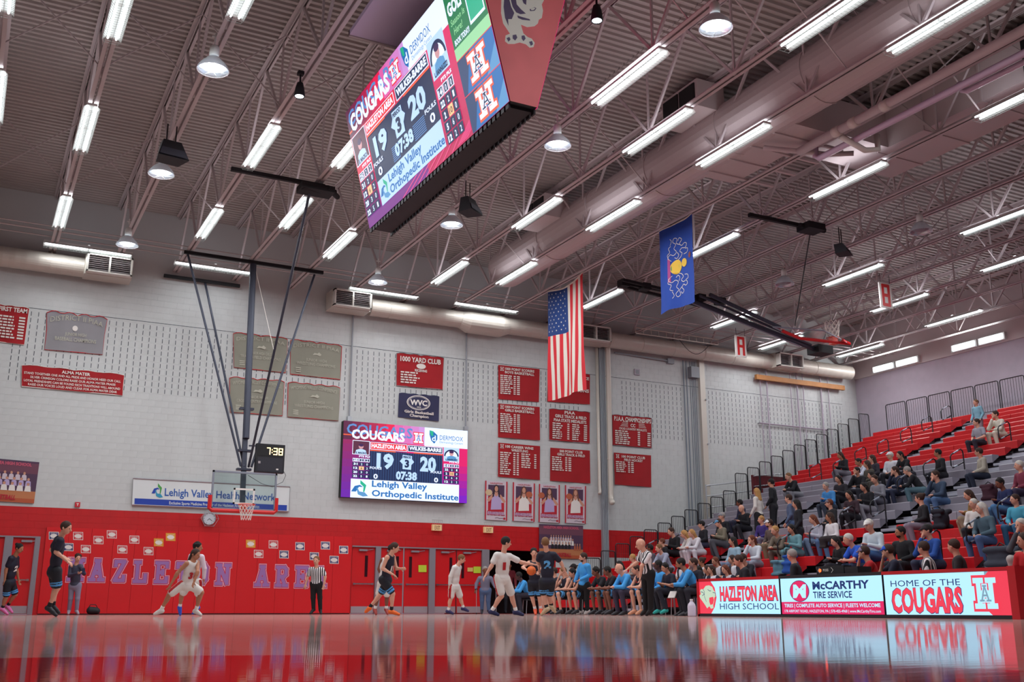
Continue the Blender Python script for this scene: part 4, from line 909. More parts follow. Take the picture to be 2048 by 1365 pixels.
# ================================================================ VIDEO BOARDS
def scr(n, c, s=1.0): return emi('screen_'+n, c, s)
S_w = scr('white', '#dbe6ff', 1.25); S_ice = scr('ice', '#b9d8fb', 1.1); S_navy = scr('navy', '#0f2350'); S_stripe = scr('stripe', '#24406e'); S_red = scr('red', '#e8262e', 1.1); S_mag = scr('magenta', '#e0126e', 1.1); S_pur = scr('purple', '#6a1bb0', 1.1)
S_blue = scr('blue', '#1d6fb8', 1.0); S_teal = scr('teal', '#1fb58e'); S_green = scr('green', '#137a4a'); S_lgreen = scr('light_green', '#9fe0a8'); S_or = scr('orange', '#f0603a'); S_cell = scr('cell', '#f2c890', 1.1); S_lil = scr('lilac', '#c4a2e6', 1.1)
S_brown = scr('photo_brown', '#5a2340'); S_skin = scr('photo_skin', '#d59ba2'); S_dk = scr('dark_plum', '#3a1a52'); S_pink = scr('pink', '#ef4f8e'); S_sky = scr('sky_blue', '#5a9ad0'); S_cyb = scr('script_blue', '#5c8fd0')
def ha_logo(p, m, s, t, w_, h_, out, inn, a, d, k=1.0):
    """interlocked H with a small A in front"""
    g = p.H*h_
    for wd, mt, dd in ((.3*g, out, 0), (.15*g, inn, .004)):
        for st in VARS['H']: p.line(m, [(s+w_*(.12+.76*x), t+h_*(.15+.7*y)) for x, y in st], wd, mt, d+dd)
    for wd, mt, dd in ((.12*g, inn, .008), (.05*g, a, .012)):
        for st in VARS['A']: p.line(m, [(s+w_*(.3+.4*x), t+h_*(.3+.4*y)) for x, y in st], wd, mt, d+dd)
def grad(p, m, s0, t0, s1, t1, cols, d, ax='t'):
    n = len(cols)
    for k, c_ in enumerate(cols):
        a, b = k/n, (k+1)/n
        if ax == 't': p.rect(m, s0, t0+(t1-t0)*a, s1, t0+(t1-t0)*b, c_, d)
        else: p.rect(m, s0+(s1-s0)*a, t0, s0+(s1-s0)*b, t1, c_, d)
def mixc(n, a, b, f):
    A = [int(a[i:i+2], 16) for i in (1, 3, 5)]; B = [int(b[i:i+2], 16) for i in (1, 3, 5)]
    return scr(n, '#%02x%02x%02x' % tuple(int(A[i]+(B[i]-A[i])*f) for i in range(3)), 1.05)
def score_screen(p, t, hang):
    L = (dict(sc0=.028, sc1=.375, cb=.2, ch=.125, logo=(.385,.06,.085,.15), dx=(.49,.03), red=(.134,.24,.382,.335), nav=(.396,.235,.64,.335), stripe=(.134,.345,.64,.73), a19=(.172,.282,.55,.14), a20=(.463,.583,.552,.145), n3=(.36,.395,.545,.1),
              clk=(.315,.457,.69,.085), f1=(.145,.215,.62,.7), f2=(.56,.63,.62,.7), tab=(.008,.54,.127,.92), rtab=(.652,.53,.757,.94), ban=(.14,.73,.638,.925), lv=(.228,.489,.81,.062), oi=(.223,.637,.9,.062), pic=(.008,.235,.128,.487), rp=(.648,.2,.757,.47)) if hang else
         dict(sc0=.063, sc1=.48, cb=.222, ch=.11, logo=(.545,.075,.09,.16), dx=(.68,.035), red=(.209,.256,.5,.355), nav=(.506,.26,.792,.35), stripe=(.209,.37,.792,.757), a19=(.262,.397,.586,.175), a20=(.608,.739,.592,.175), n3=(.484,.52,.561,.093),
              clk=(.417,.585,.727,.097), f1=(.215,.3,.62,.735), f2=(.7,.78,.625,.735), tab=(.078,.481,.21,.745), rtab=(.803,.476,.93,.75), ban=(.07,.756,.932,1.0), lv=(.232,.669,.845,.078), oi=(.233,.929,.968,.078), pic=(.073,.249,.205,.437), rp=(.8,.256,.93,.445)))
    m = MB([S_mag]); d = .01
    grad(p, m, 0, 0, .5, 1, [mixc('g%d' % k, '#a01548', '#6a1ba8', k/9) if not hang else mixc('h%d' % k, '#d81a48', '#7a2a8a', max(0, (k-5)/4)) for k in range(10)], d)
    grad(p, m, .5, 0, 1, 1, [mixc('i%d' % k, '#e0186a', '#7a18c0', max(0, (k-4)/5)) if not hang else mixc('j%d' % k, '#e8206a', '#c02058', k/9) for k in range(10)], d)
    # top strip
    top = L['red'][1]-.012; se = 1.0 if not hang else .8
    grad(p, m, 0, 0, se*.66, top, [mixc('k%d' % k, '#5a1440', '#e81a50', min(1, k/5)) if k < 6 else mixc('l%d' % k, '#e060a8', '#c8a8ee', (k-6)/4) for k in range(10)], d+.002, 's')
    p.rect(m, se*.64, 0, se, top if hang else .255, S_w, d+.003)
    p.rect(m, 0, .175, L['sc0'], .19, S_or, d+.004)
    if not hang: p.rect(m, .81, .04, 1.0, .25, S_w, d+.003)
    else:
        for k in range(7): p.line(m, [(.3+k*.06, 1), (.42+k*.05, .93)], .02, S_pink, d+.004); p.line(m, [(.7+k*.01, .99), (.79, .9+k*.01)], .015, S_pink, d+.004)
    # centre block
    s0, t0, s1, t1 = L['stripe']; p.rect(m, s0, t0, s1, t1, S_navy, d+.004)
    if not hang:
        for k in range(30): x = s0+(s1-s0)*(k+.5)/30; p.rect(m, x, t0, x+(s1-s0)/75, t1, S_stripe, d+.005)
    else:
        for a, b in ((.29, .345), (.46, .545)):
            for k in range(8): y = .6+k*.015; p.rect(m, a, y, b, y+.006, S_cyb, d+.005)
    m.build('screen', t, label='lit video screen face')
    m = MB([S_w]); d += .008
    p.text(m, 'COUGARS', max(.015, L['sc0']-.04), L['sc1']+.06, L['cb']-.055, (L['cb']-.055)*.78, S_cyb, .02, d, shear=.05)
    p.text(m, 'COUGARS', L['sc0'], L['sc1'], L['cb'], L['ch'], S_w, .045, d+.003)
    s, t0, w_, h_ = L['logo']; ha_logo(p, m, s, t0, w_, h_, S_red, S_w, S_blue, d+.003)
    s, t0 = L['dx']; k = 1 if not hang else .72
    p.shape(m, [(s,t0),(s+.03*k,t0+.01),(s+.065*k,t0+.06),(s+.065*k,t0+.12),(s+.04*k,t0+.18),(s+.015*k,t0+.14),(s,t0+.06)], S_blue, d+.003)
    p.shape(m, [(s,t0),(s+.03*k,t0+.01),(s+.03*k,t0+.08),(s+.012*k,t0+.07)], S_teal, d+.004)
    p.text(m, 'd', s+.02*k, s+.052*k, t0+.145, .075, S_w, .02, d+.006)
    p.text(m, 'DERMDOX', s+.085*k, s+.28*k, t0+.12, .062, S_blue, .0, d+.003); p.text(m, 'Dermatology Centers', s+.085*k, s+.28*k, t0+.165, .03, S_sky, .0, d+.003)
    for key, mt, tx in (('red', S_red, 'HAZLETON AREA'), ('nav', S_navy, 'WILKES-BARRE')):
        a, b, c_, e = L[key]; p.rect(m, a, b, c_, e, S_w, d); p.rect(m, a+.004, b+.007, c_-.004, e-.007, mt, d+.002)
        p.text(m, tx, a+.01, c_-.01, e-.026, (e-b)*.5, S_w, .05, d+.004)
    p.rect(m, L['red'][0], L['red'][3]+.005, L['red'][2]-.09, L['red'][3]+.02, S_or, d+.003); p.rect(m, L['nav'][0]+.05, L['nav'][3]+.005, L['nav'][2], L['nav'][3]+.02, S_or, d+.003)
    for key, tx in (('a19', '19'), ('a20', '20'), ('clk', '07:38')):
        a, b, c_, h_ = L[key]; p.text(m, tx, a, b, c_, h_, S_ice, .05, d+.003)
    a, b, c_, h_ = L['n3']; w_ = b-a
    p.shape(m, [(a-w_*.5,c_-h_*1.75),(b+w_*.6,c_-h_*1.65),(b+w_*.6,c_-h_*1.2),(b+w_*1.1,c_-h_*.8),(b+w_*.5,c_-h_*.35),(b+w_*.45,c_+h_*.35),(a-w_*.45,c_+h_*.3),(a-w_*.45,c_-h_*.4),(a-w_*1.1,c_-h_*.8),(a-w_*.5,c_-h_*1.3)], S_ice, d+.002)
    p.text(m, '3', a, b, c_, h_, S_navy, .05, d+.004); p.text(m, 'PERIOD', a-w_*.35, b+w_*.4, c_-h_*1.28, h_*.3, S_navy, .05, d+.004)
    for key in ('f1', 'f2'):
        a, b, c_, e = L[key]; p.text(m, 'FOULS', a-.004, b+.004, c_-.006, .03, S_w, .03, d+.003); p.text(m, '0', (a+b)/2-.016, (a+b)/2+.018, e+.004, .06, S_w, .03, d+.003)
    for key, rows, hot in (('tab', ['25 2 2', '31 2 0', '12 6 2', '20 3 0', '22 5 1'], 2), ('rtab', ['14 0 0', '22 2 1', '2 10 0', '5 6 0', '12 2 2'], 2)):
        a, b, c_, e = L[key]; w_ = c_-a; h_ = (e-b)/5
        p.text(m, 'PTS PLS', a+w_*.36, c_, b-.012, .022, S_w, .05, d+.003)
        for r, row in enumerate(rows):
            for q, tx in enumerate(row.split()):
                x0 = a+w_*(0, .38, .7)[q]; x1 = a+w_*(.35, .67, .99)[q]; y0 = b+h_*r+.004; y1 = b+h_*(r+1)-.004
                hotc = r == hot and q == 1; p.rect(m, x0, y0, x1, y1, S_cell if hotc else (S_w if r == 0 else S_navy), d)
                if r == 0: p.rect(m, x0+.004, y0+.007, x1-.004, y1-.007, S_navy, d+.0015)
                cx = (x0+x1)/2; ww = (x1-x0)*(.34 if len(tx) == 2 else .16); p.text(m, tx, cx-ww, cx+ww, y1-h_*.17, h_*.5, S_brown if hotc else S_w, .05 if q == 0 else .02, d+.003)
    a, b, c_, e = L['ban']; p.rect(m, a, b, c_, e, S_w if not hang else S_ice, d)
    a_, b_, y, h_ = L['lv']; p.text(m, 'Lehigh Valley', a_, b_, y, h_, S_blue, .025, d+.003); a_, b_, y, h_ = L['oi']; p.text(m, 'Orthopedic Institute', a_, b_, y, h_, S_blue, .025, d+.003)
    swirl(p, m, a+.005, b+.012, (.13 if not hang else .075), e-b-.03, S_teal, S_blue, S_sky, d+.003)
    a, b, c_, e = L['pic']; p.rect(m, a, b, c_, e, S_w, d); p.rect(m, a+.004, b+.008, c_-.004, e-.008, S_brown, d+.001)
    w_, h_ = c_-a, e-b; p.shape(m, [(a+w_*.15,e-.01),(a+w_*.22,b+h_*.68),(a+w_*.4,b+h_*.6),(a+w_*.6,b+h_*.6),(a+w_*.78,b+h_*.68),(a+w_*.85,e-.01)], S_ice, d+.002)
    p.ell(m, a+w_*.5, b+h_*.42, w_*.14, h_*.17, S_skin, d+.003); p.ell(m, a+w_*.5, b+h_*.33, w_*.14, h_*.1, S_dk, d+.004); p.text(m, 'E. MACKO', a+w_*.2, a+w_*.82, e-.014, h_*.12, S_navy, .05, d+.004)
    a, b, c_, e = L['rp']; w_, h_ = c_-a, e-b; p.rect(m, a, b, c_, e, S_ice, d); p.ell(m, a+w_*.5, b+h_*.62, w_*.47, h_*.5, S_navy, d+.001, a0=PI, a1=2*PI*1.02); p.ell(m, a+w_*.5, b+h_*.62, w_*.38, h_*.4, S_w, d+.0015, a0=PI, a1=2*PI*1.02)
    p.shape(m, [(a+w_*.15,e-.01),(a+w_*.25,b+h_*.66),(a+w_*.42,b+h_*.58),(a+w_*.6,b+h_*.58),(a+w_*.78,b+h_*.66),(a+w_*.85,e-.01)], S_sky, d+.002); p.ell(m, a+w_*.5, b+h_*.42, w_*.13, h_*.17, S_skin, d+.003); p.ell(m, a+w_*.5, b+h_*.3, w_*.15, h_*.1, S_dk, d+.004)
    p.text(m, 'L. IANNUZZI', a+w_*.12, a+w_*.9, e-.014, h_*.12, S_navy, .05, d+.004)
    if hang:
        x0 = .795
        p.rect(m, x0, 0, 1, .5, S_green, d); p.rect(m, x0, .42, 1, .5, S_lgreen, d+.001); p.text(m, 'GOLF', x0+.01, x0+.1, .2, .08, S_w, .05, d+.003); p.text(m, 'Season Is', x0+.012, x0+.095, .27, .04, S_lgreen, .01, d+.003, shear=.2); p.text(m, 'Here!', x0+.02, x0+.07, .335, .045, S_lgreen, .01, d+.003, shear=.2)
        p.text(m, 'BOOK TODAY!', x0+.012, x0+.1, .405, .035, S_w, .04, d+.003); p.rect(m, .905, .05, .99, .38, S_w, d+.001); p.rect(m, .91, .06, .985, .2, S_sky, d+.002); p.rect(m, .91, .2, .985, .36, S_teal, d+.002); p.ell(m, .94, .2, .03, .03, S_green, d+.003)
        for k, (y0, y1) in enumerate(((.5, .75), (.75, 1))):
            p.rect(m, x0, y0, 1, y1, S_blue, d); p.shape(m, [(x0, y0), (.87, y0), (x0+.02, y1), (x0, y1)], S_stripe, d+.001); p.shape(m, [(.93, y1), (1, y0+.1), (1, y1)], S_sky, d+.001); p.rect(m, x0, y0, 1, y0+.006, S_red, d+.002)
            ha_logo(p, m, .838, y0+.02, .12, .21, S_or, S_w, S_navy, d+.002)
    m.build('lettering', t, label='glowing score figures and words')
# wall screen
px = ((687.1,842),(935.1,862.2),(933.3,1007.5),(681.7,994.3))
p = wall_panel(px, lift=.22); y = p.c[0].y; x0 = (p.c[0].x+p.c[3].x)/2; x1 = (p.c[1].x+p.c[2].x)/2; zt = (p.c[0].z+p.c[1].z)/2; zb = (p.c[2].z+p.c[3].z)/2
p = Panel((x0, y, zt), (x1, y, zt), (x1, y, zb), (x0, y, zb))
t = thing('video_board', 'wall mounted video scoreboard showing 19 to 20 above the red band', 'scoreboard', p.P(.5, 1))
m = MB([M_black]); m.bx((x0, y+.002, zb), (x1, WY, zt), M_black); m.build('cabinet', t); score_screen(p, t, False)
for u in (698.5, 931.8):
    xx = at(u, 840, Y=WY-.1).x; q = MB([M_chan]); q.tube([(xx, WY-.08, zt+.1), (xx, WY-.08, 9.95)], .03, 8, M_chan); q.bx((xx-.07, WY-.16, zt-.02), (xx+.07, WY, zt+.18), M_steel); q.build('conduit', t)
# hanging centre board: four canted faces, big screens face the stands
BY0, BY1, XB, XT, ZB_, ZT_ = 12.8, 19.0, 6.65, 6.03, 7.68, 10.12; XC = 6.885
t = thing('hanging_scoreboard', 'giant black centre hung scoreboard with lit slanted screen and red cougar end', 'scoreboard', (XC, (BY0+BY1)/2, 7.6))
M_case = pm('board_case', '#15131c', .6)
m = MB([M_case]); a = XC-XB; b = XC-XT
fr = [(XC-a, BY0, ZB_), (XC+a, BY0, ZB_), (XC+a, BY1, ZB_), (XC-a, BY1, ZB_), (XC-b, BY0, ZT_), (XC+b, BY0, ZT_), (XC+b, BY1, ZT_), (XC-b, BY1, ZT_)]
m.add(fr, [(0,3,2,1), (4,5,6,7), (0,1,5,4), (1,2,6,5), (2,3,7,6), (3,0,4,7)], M_case); m.build('case', t)
m = MB([M_case])
for s in (-1, 1):
    for k in range(40): yy = BY0+.05+k*.155; m.bx((XC+s*(a-.03), yy, ZB_-.09), (XC+s*(a+.0), yy+.1, ZB_), M_case)
m.bx((XC-a+.05, BY0+.1, ZB_-.05), (XC+a-.05, BY1-.1, ZB_), M_case); m.build('underside_vents', t, kind='stuff')
p = Panel((XC-b, BY1, ZT_), (XC-b, BY0, ZT_), (XC-a, BY0, ZB_), (XC-a, BY1, ZB_)); score_screen(p, t, True)
p2 = Panel((XC+b, BY0, ZT_), (XC+b, BY1, ZT_), (XC+a, BY1, ZB_), (XC+a, BY0, ZB_)); m = MB([S_mag]); grad(p2, m, 0, 0, 1, 1, [S_mag, S_red, S_pur], .01, 's'); m.build('screen', t, label='far side lit screen')
M_cg = pm('side_print_red_glow', '#de7276', .5, emis=.2, var=.25, vscale=1.1); M_cw = pm('side_print_white_glow', '#dcdcd4', .5, emis=.2); M_cp = pm('side_print_mauve', '#7d74a0', .5)  # faint glow added to the red and white prints to lighten them
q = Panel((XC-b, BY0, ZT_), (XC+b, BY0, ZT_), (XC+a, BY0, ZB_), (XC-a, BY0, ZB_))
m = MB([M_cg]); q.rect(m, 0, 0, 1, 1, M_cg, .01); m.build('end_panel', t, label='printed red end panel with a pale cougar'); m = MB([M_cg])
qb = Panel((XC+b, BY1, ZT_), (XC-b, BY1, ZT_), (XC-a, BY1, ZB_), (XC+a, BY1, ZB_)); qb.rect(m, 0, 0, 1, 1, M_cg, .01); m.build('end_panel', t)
def cpx(pts, d): return [tuple(at(960+x/4.072, y/4.072, Y=BY0)+Vector((0, -d, 0))) for x, y in pts]
def cpoly(m, pts, mt, d):
    P_ = cpx(pts, d); A = sum(P_[i][0]*P_[(i+1) % len(P_)][2]-P_[(i+1) % len(P_)][0]*P_[i][2] for i in range(len(P_)))
    m.poly(P_ if A > 0 else P_[::-1], mt)
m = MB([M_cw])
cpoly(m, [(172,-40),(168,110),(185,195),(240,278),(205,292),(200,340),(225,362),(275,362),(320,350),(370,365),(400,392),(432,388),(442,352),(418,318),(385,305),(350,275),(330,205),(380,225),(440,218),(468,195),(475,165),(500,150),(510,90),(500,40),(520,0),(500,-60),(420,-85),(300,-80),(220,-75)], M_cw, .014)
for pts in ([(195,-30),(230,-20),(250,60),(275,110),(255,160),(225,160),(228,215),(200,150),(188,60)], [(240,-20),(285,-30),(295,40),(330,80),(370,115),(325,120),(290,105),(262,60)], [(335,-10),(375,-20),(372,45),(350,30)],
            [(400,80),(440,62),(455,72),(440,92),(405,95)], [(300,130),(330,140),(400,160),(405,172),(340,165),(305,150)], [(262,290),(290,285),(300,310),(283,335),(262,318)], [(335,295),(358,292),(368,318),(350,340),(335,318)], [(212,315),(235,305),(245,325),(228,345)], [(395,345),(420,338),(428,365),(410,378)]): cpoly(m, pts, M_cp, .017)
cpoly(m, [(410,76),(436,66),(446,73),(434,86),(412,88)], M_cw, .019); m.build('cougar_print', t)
m = MB([M_steel])
for x, y in ((XC-.5, BY0+.6), (XC+.5, BY0+.6), (XC-.5, BY1-.6), (XC+.5, BY1-.6), (XC-.5, 15.9), (XC+.5, 15.9)): m.tube([(x, y, ZT_), (x, y, 10.66)], .02, 6, M_steel)
m.build('hanging_cable', t)
m = MB([M_blk]); m.bx((XC-.75, BY0+.3, ZT_+.1), (XC+.75, BY1-.3, ZT_+.2), M_blk); m.build('hoist_frame', t)
M_lil = pm('baffle_painted_glow', '#dccff2', .6)  # lilac glow falling on the panel is put into its base colour
a = at(697, 72, Z=10.95); b = at(770, 88, Z=10.95); t = thing('roof_panel', 'panel with painted lilac glow hanging flat under the roof behind the scoreboard', 'panel', ((a.x+b.x)/2+.6, a.y-2, 10.95))
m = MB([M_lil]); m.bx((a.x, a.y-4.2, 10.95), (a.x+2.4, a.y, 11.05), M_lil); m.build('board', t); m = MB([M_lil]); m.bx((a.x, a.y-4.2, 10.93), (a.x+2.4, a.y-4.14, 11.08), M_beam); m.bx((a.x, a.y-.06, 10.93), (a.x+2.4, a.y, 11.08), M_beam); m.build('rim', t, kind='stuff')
# ================================================================ MAIN HOOP
M_hblk = pm('hoop_steel_grey', '#3b3f4e', .5, .3); M_glass = bpy.data.materials.new('backboard_glass'); M_glass.use_nodes = True
nt = M_glass.node_tree; nt.nodes.clear(); N = nt.nodes; ou = N.new('ShaderNodeOutputMaterial'); tr = N.new('ShaderNodeBsdfTransparent'); gl = N.new('ShaderNodeBsdfGlossy'); mx = N.new('ShaderNodeMixShader')
tr.inputs[0].default_value = (.86, .93, .93, 1); gl.inputs[0].default_value = (.9, .95, .95, 1); gl.inputs[1].default_value = .02; mx.inputs[0].default_value = .1
nt.links.new(tr.outputs[0], mx.inputs[1]); nt.links.new(gl.outputs[0], mx.inputs[2]); nt.links.new(mx.outputs[0], ou.inputs[0])
M_bfr = pm('backboard_frame', '#9aa0ae', .35, .6); M_hred = pm('hoop_red', '#cf1f22', .4); M_rim = pm('rim_orange', '#e2482e', .4); M_net = pm('net_cord', '#e6ddd6', .8)
HY = 29.5; c = [at(u, v, Y=HY) for u, v in ((424.3,940.6),(553.5,948.5),(550.9,1024.5),(421.6,1017.9))]
hx0 = (c[0].x+c[3].x)/2; hx1 = (c[1].x+c[2].x)/2; hz1 = (c[0].z+c[1].z)/2; hz0 = (c[2].z+c[3].z)/2; hc = (hx0+hx1)/2; rz_ = at(490, 1010, Y=HY-.4).z
def net(m, c, r0, r1, h, flip=1, n=12, w_=.006):
    ring = []
    for j in range(6):
        f = j/5; r = r0+(r1-r0)*f**.7; ring.append([(c[0]+r*math.cos(2*PI*(k+.5*(j % 2))/n), c[1]+r*math.sin(2*PI*(k+.5*(j % 2))/n), c[2]-flip*h*f) for k in range(n)])
    for j in range(5):
        for k in range(n):
            a = ring[j][k]; m.tube([a, ring[j+1][k]], w_, 4, M_net, cap=False); m.tube([a, ring[j+1][(k-1) % n if j % 2 == 0 else (k+1) % n]], w_, 4, M_net, cap=False)
t = thing('basketball_hoop', 'glass backboard and red rim hung from the roof on a long mast', 'basketball hoop', (hc, HY, hz0-.5))
m = MB([M_glass]); m.bx((hx0+.04, HY-.006, hz0+.04), (hx1-.04, HY+.006, hz1-.04), M_glass); m.build('backboard_glass', t)
m = MB([M_bfr])
for a, b in (((hx0, HY-.03, hz0), (hx1, HY+.03, hz0+.05)), ((hx0, HY-.03, hz1-.05), (hx1, HY+.03, hz1)), ((hx0, HY-.03, hz0), (hx0+.05, HY+.03, hz1)), ((hx1-.05, HY-.03, hz0), (hx1, HY+.03, hz1))): m.bx(a, b, M_bfr)
m.build('backboard_frame', t)
m = MB([M_net]); sw, sh = .3, .22; sz = rz_+.04
for a, b in (((hc-sw, HY-.012, sz), (hc+sw, HY-.007, sz+.05)), ((hc-sw, HY-.012, sz+.4), (hc+sw, HY-.007, sz+.45)), ((hc-sw, HY-.012, sz), (hc-sw+.05, HY-.007, sz+.45)), ((hc+sw-.05, HY-.012, sz), (hc+sw, HY-.007, sz+.45))): m.bx(a, b, M_sw)
m.build('shooting_square', t)
m = MB([M_hred]); e = .06
m.tube([(hx0-.02, HY, hz0+.38), (hx0-.02, HY, hz0+.02), (hx0+.04, HY, hz0-.03), (hx1-.04, HY, hz0-.03), (hx1+.02, HY, hz0+.02), (hx1+.02, HY, hz0+.38)], e, 8, M_hred); m.build('edge_padding', t)
m = MB([M_rim]); m.tube([(hc+.23*math.cos(a*PI/14), HY-.4+.23*math.sin(a*PI/14), rz_) for a in range(28)], .012, 6, M_rim, closed=True); m.bx((hc-.1, HY-.17, rz_-.04), (hc+.1, HY-.03, rz_+.015), M_rim); m.bx((hc-.08, HY-.04, rz_-.12), (hc+.08, HY-.01, rz_+.02), M_rim); m.build('rim', t)
m = MB([M_net]); net(m, (hc, HY-.4, rz_), .225, .13, .42); m.build('net', t, kind='stuff')
mt_ = (6.98, 30.62, 10.45); mb_ = (hc+.0, HY+.2, hz1-.35)
m = MB([M_hblk]); m.bar(mt_, mb_, .13, .13, M_hblk); m.bar(mb_, (hc, HY+.12, hz0+.15), .13, .13, M_hblk); m.build('mast', t)
m = MB([M_hblk]); m.tube([mt_, (hc+.02, HY+.3, hz1+1.0)], .1, 12, M_hblk); m.build('outer_tube', t)
jn = Vector((hc+.05, HY+.22, hz1+.12))
for a, off in (((5.0, 30.55, 10.45), -.14), ((6.0, 32.9, 10.35), -.05), ((8.95, 30.7, 10.45), .16), ((6.75, 23.9, 10.4), .08)):
    m = MB([M_hblk]); m.tube([a, jn+Vector((off, 0, .06))], .035, 8, M_hblk); m.build('brace', t)
m = MB([M_hblk])
for zz in (hz1+.1, hz1+.65, hz1+1.9): 
    f = (zz-mb_[2])/(mt_[2]-mb_[2]); cx, cy = mb_[0]+(mt_[0]-mb_[0])*f, mb_[1]+(mt_[1]-mb_[1])*f; m.bx((cx-.2, cy-.1, zz-.03), (cx+.2, cy+.1, zz+.03), M_hblk)
m.build('clamp', t, kind='stuff')
m = MB([M_blk])
for a, b in (((4.75, 23.85, 10.52), (7.1, 23.85, 10.52)), ((4.9, 30.6, 10.52), (9.2, 30.6, 10.52)), ((4.7, 32.85, 10.4), (7.1, 32.85, 10.4))): m.bar(a, b, .09, .1, M_blk)
m.build('roof_rail', t, kind='stuff')
m = MB([M_blk]); m.bx((6.45, 23.6, 10.3), (7.3, 24.1, 10.46), M_blk); m.tube([(6.5, 23.7, 10.35), (7.4, 23.9, 10.42)], .09, 8, M_blk); m.tube([(7.1, 23.6, 10.4), (7.5, 24, 10.36)], .07, 8, M_blk); m.build('winch', t)
m = MB([M_net]); m.tube([(7.03, 30.6, 10.4), (7.6, 29.9, 7.6)], .008, 5, M_net); m.build('safety_cord', t)
# shot clock
cc_ = [at(u, v, Y=HY+.05) for u, v in ((514,887),(570,891.5),(567,948),(509.5,944))]
x0, x1, z0, z1 = (cc_[0].x+cc_[3].x)/2, (cc_[1].x+cc_[2].x)/2, (cc_[2].z+cc_[3].z)/2, (cc_[0].z+cc_[1].z)/2
t = thing('shot_clock', 'black shot clock box reading 7:38 above the right of the backboard', 'clock', ((x0+x1)/2, HY, z0))
m = MB([M_spk]); m.bx((x0, HY+.02, z0), (x1, HY+.2, z1), M_spk); m.build('case', t)
p = Panel((x0, HY+.02, z1), (x1, HY+.02, z1), (x1, HY+.02, z0), (x0, HY+.02, z0))
m = MB([M_black]); p.rect(m, .04, .04, .96, .42, M_black, .003); p.rect(m, .06, .48, .94, .96, pm('clock_panel', '#23232e', .5), .003); p.rect(m, .72, .85, .8, .9, M_sw, .005); p.rect(m, .08, .62, .16, .7, M_grey, .005); m.build('face', t)
M_digit = emi('clock_digit', '#ffd98a', 4.5); SEG = {'7': 'abc', '3': 'abgcd', '8': 'abcdefg'}
m = MB([M_digit])
def seg(p, m, ch, s, t0, w_, h_, wd, mt):
    G = dict(a=((0,0),(1,0)), b=((1,0),(1,.5)), c=((1,.5),(1,1)), d=((0,1),(1,1)), e=((0,.5),(0,1)), f=((0,0),(0,.5)), g=((0,.5),(1,.5)))
    for k in SEG[ch]: p.line(m, [(s+w_*x, t0+h_*y) for x, y in G[k]], wd, mt, .006)
seg(p, m, '7', .37, .14, .1, .22, .025, M_digit); seg(p, m, '3', .6, .14, .12, .22, .025, M_digit); seg(p, m, '8', .79, .14, .12, .22, .025, M_digit)
p.rect(m, .53, .18, .56, .215, M_digit, .006); p.rect(m, .53, .28, .56, .315, M_digit, .006); m.build('digits', t, label='glowing yellow digits')
m = MB([M_hblk]); m.bar((hc+.1, HY+.22, z1-.06), (x0+.05, HY+.15, z1-.06), .04, .04, M_hblk); m.build('bracket', t)
m = MB([M_blk]); m.tube([(x1, HY+.1, z0+.1), (x1+.07, HY+.05, z0-.05), (x1-.02, HY, z0-.25), (x1-.3, HY+.05, z0-.4), (hc+.5, HY+.08, z0-.32), (hc+.1, HY+.1, z0-.1)], .007, 5, M_blk); m.build('cable', t)
# ================================================================ FOLDED SIDE HOOP
t = thing('basketball_hoop', 'folded up side basket stowed under the right hand roof, net pointing up', 'basketball hoop', (27.6, 27.6, 9.6))
def A_(u, v, z): return at(u, v, Z=z)
m = MB([M_hblk]); m.tube([A_(1380,600,10.3), A_(1640,703,9.3)], .09, 10, M_hblk); m.build('mast', t)
for a, b, r in (((1400,592,10.3), (1622,690,9.45), .045), ((1385,607,10.2), (1600,693,9.35), .03), ((1420,590,10.35), (1560,655,9.75), .07)):
    m = MB([M_bfr if r == .03 else M_hblk]); m.tube([A_(*a), A_(*b)], r, 8, M_bfr if r == .03 else M_hblk); m.build('brace', t)
m = MB([M_blk]); e = A_(1640, 700, 9.35); m.bx((e.x-.35, e.y-.3, e.z-.18), (e.x+.35, e.y+.3, e.z+.12), M_blk); m.build('hinge', t)
m = MB([M_blk])
for a, b in (((1240,566), (1455,605)), ((1250,574), (1400,612)), ((1245,560), (1330,580))): m.bar(A_(*a, 10.42), A_(*b, 10.42), .09, .09, M_blk)
for u, v in ((1247,567), (1400,596), (1440,603), (1290,574)): q = A_(u, v, 10.42); m.bx((q.x-.15, q.y-.15, 10.3), (q.x+.15, q.y+.15, 10.52), M_blk)
m.build('roof_rail', t, kind='stuff')
B4 = [A_(1545,654,9.62), A_(1648,662,9.62), A_(1700,688,9.42), A_(1600,677,9.42)]
nrm = (B4[1]-B4[0]).cross(B4[3]-B4[0]).normalized()
m = MB([M_glass]); m.slab(B4, nrm, .012, M_glass); m.build('backboard_glass', t)
m = MB([M_bfr]); m.tube([B4[0], B4[1], B4[2], B4[3]], .028, 6, M_bfr, closed=True); m.build('backboard_frame', t)
m = MB([M_hred]); m.tube([B4[0].lerp(B4[3], .35), B4[3], B4[2], B4[2].lerp(B4[1], .3)], .06, 8, M_hred); m.build('edge_padding', t)
rc = A_(1665, 668, 9.75); m = MB([M_rim]); m.tube([(rc.x+.22*math.cos(a*PI/10), rc.y+.22*math.sin(a*PI/10), rc.z-.16) for a in range(20)], .012, 6, M_rim, closed=True); m.bx((rc.x-.12, rc.y-.1, rc.z-.4), (rc.x+.12, rc.y+.1, rc.z-.14), M_rim); m.build('rim', t)
m = MB([M_net]); net(m, (rc.x, rc.y, rc.z-.14), .2, .26, .6, -1, 9, .014); m.build('net', t, kind='stuff')
t = thing('hoop_winch', 'black bar and winch on a joist holding the cable of the folded hoop', 'winch', (18, 19, 10.5))
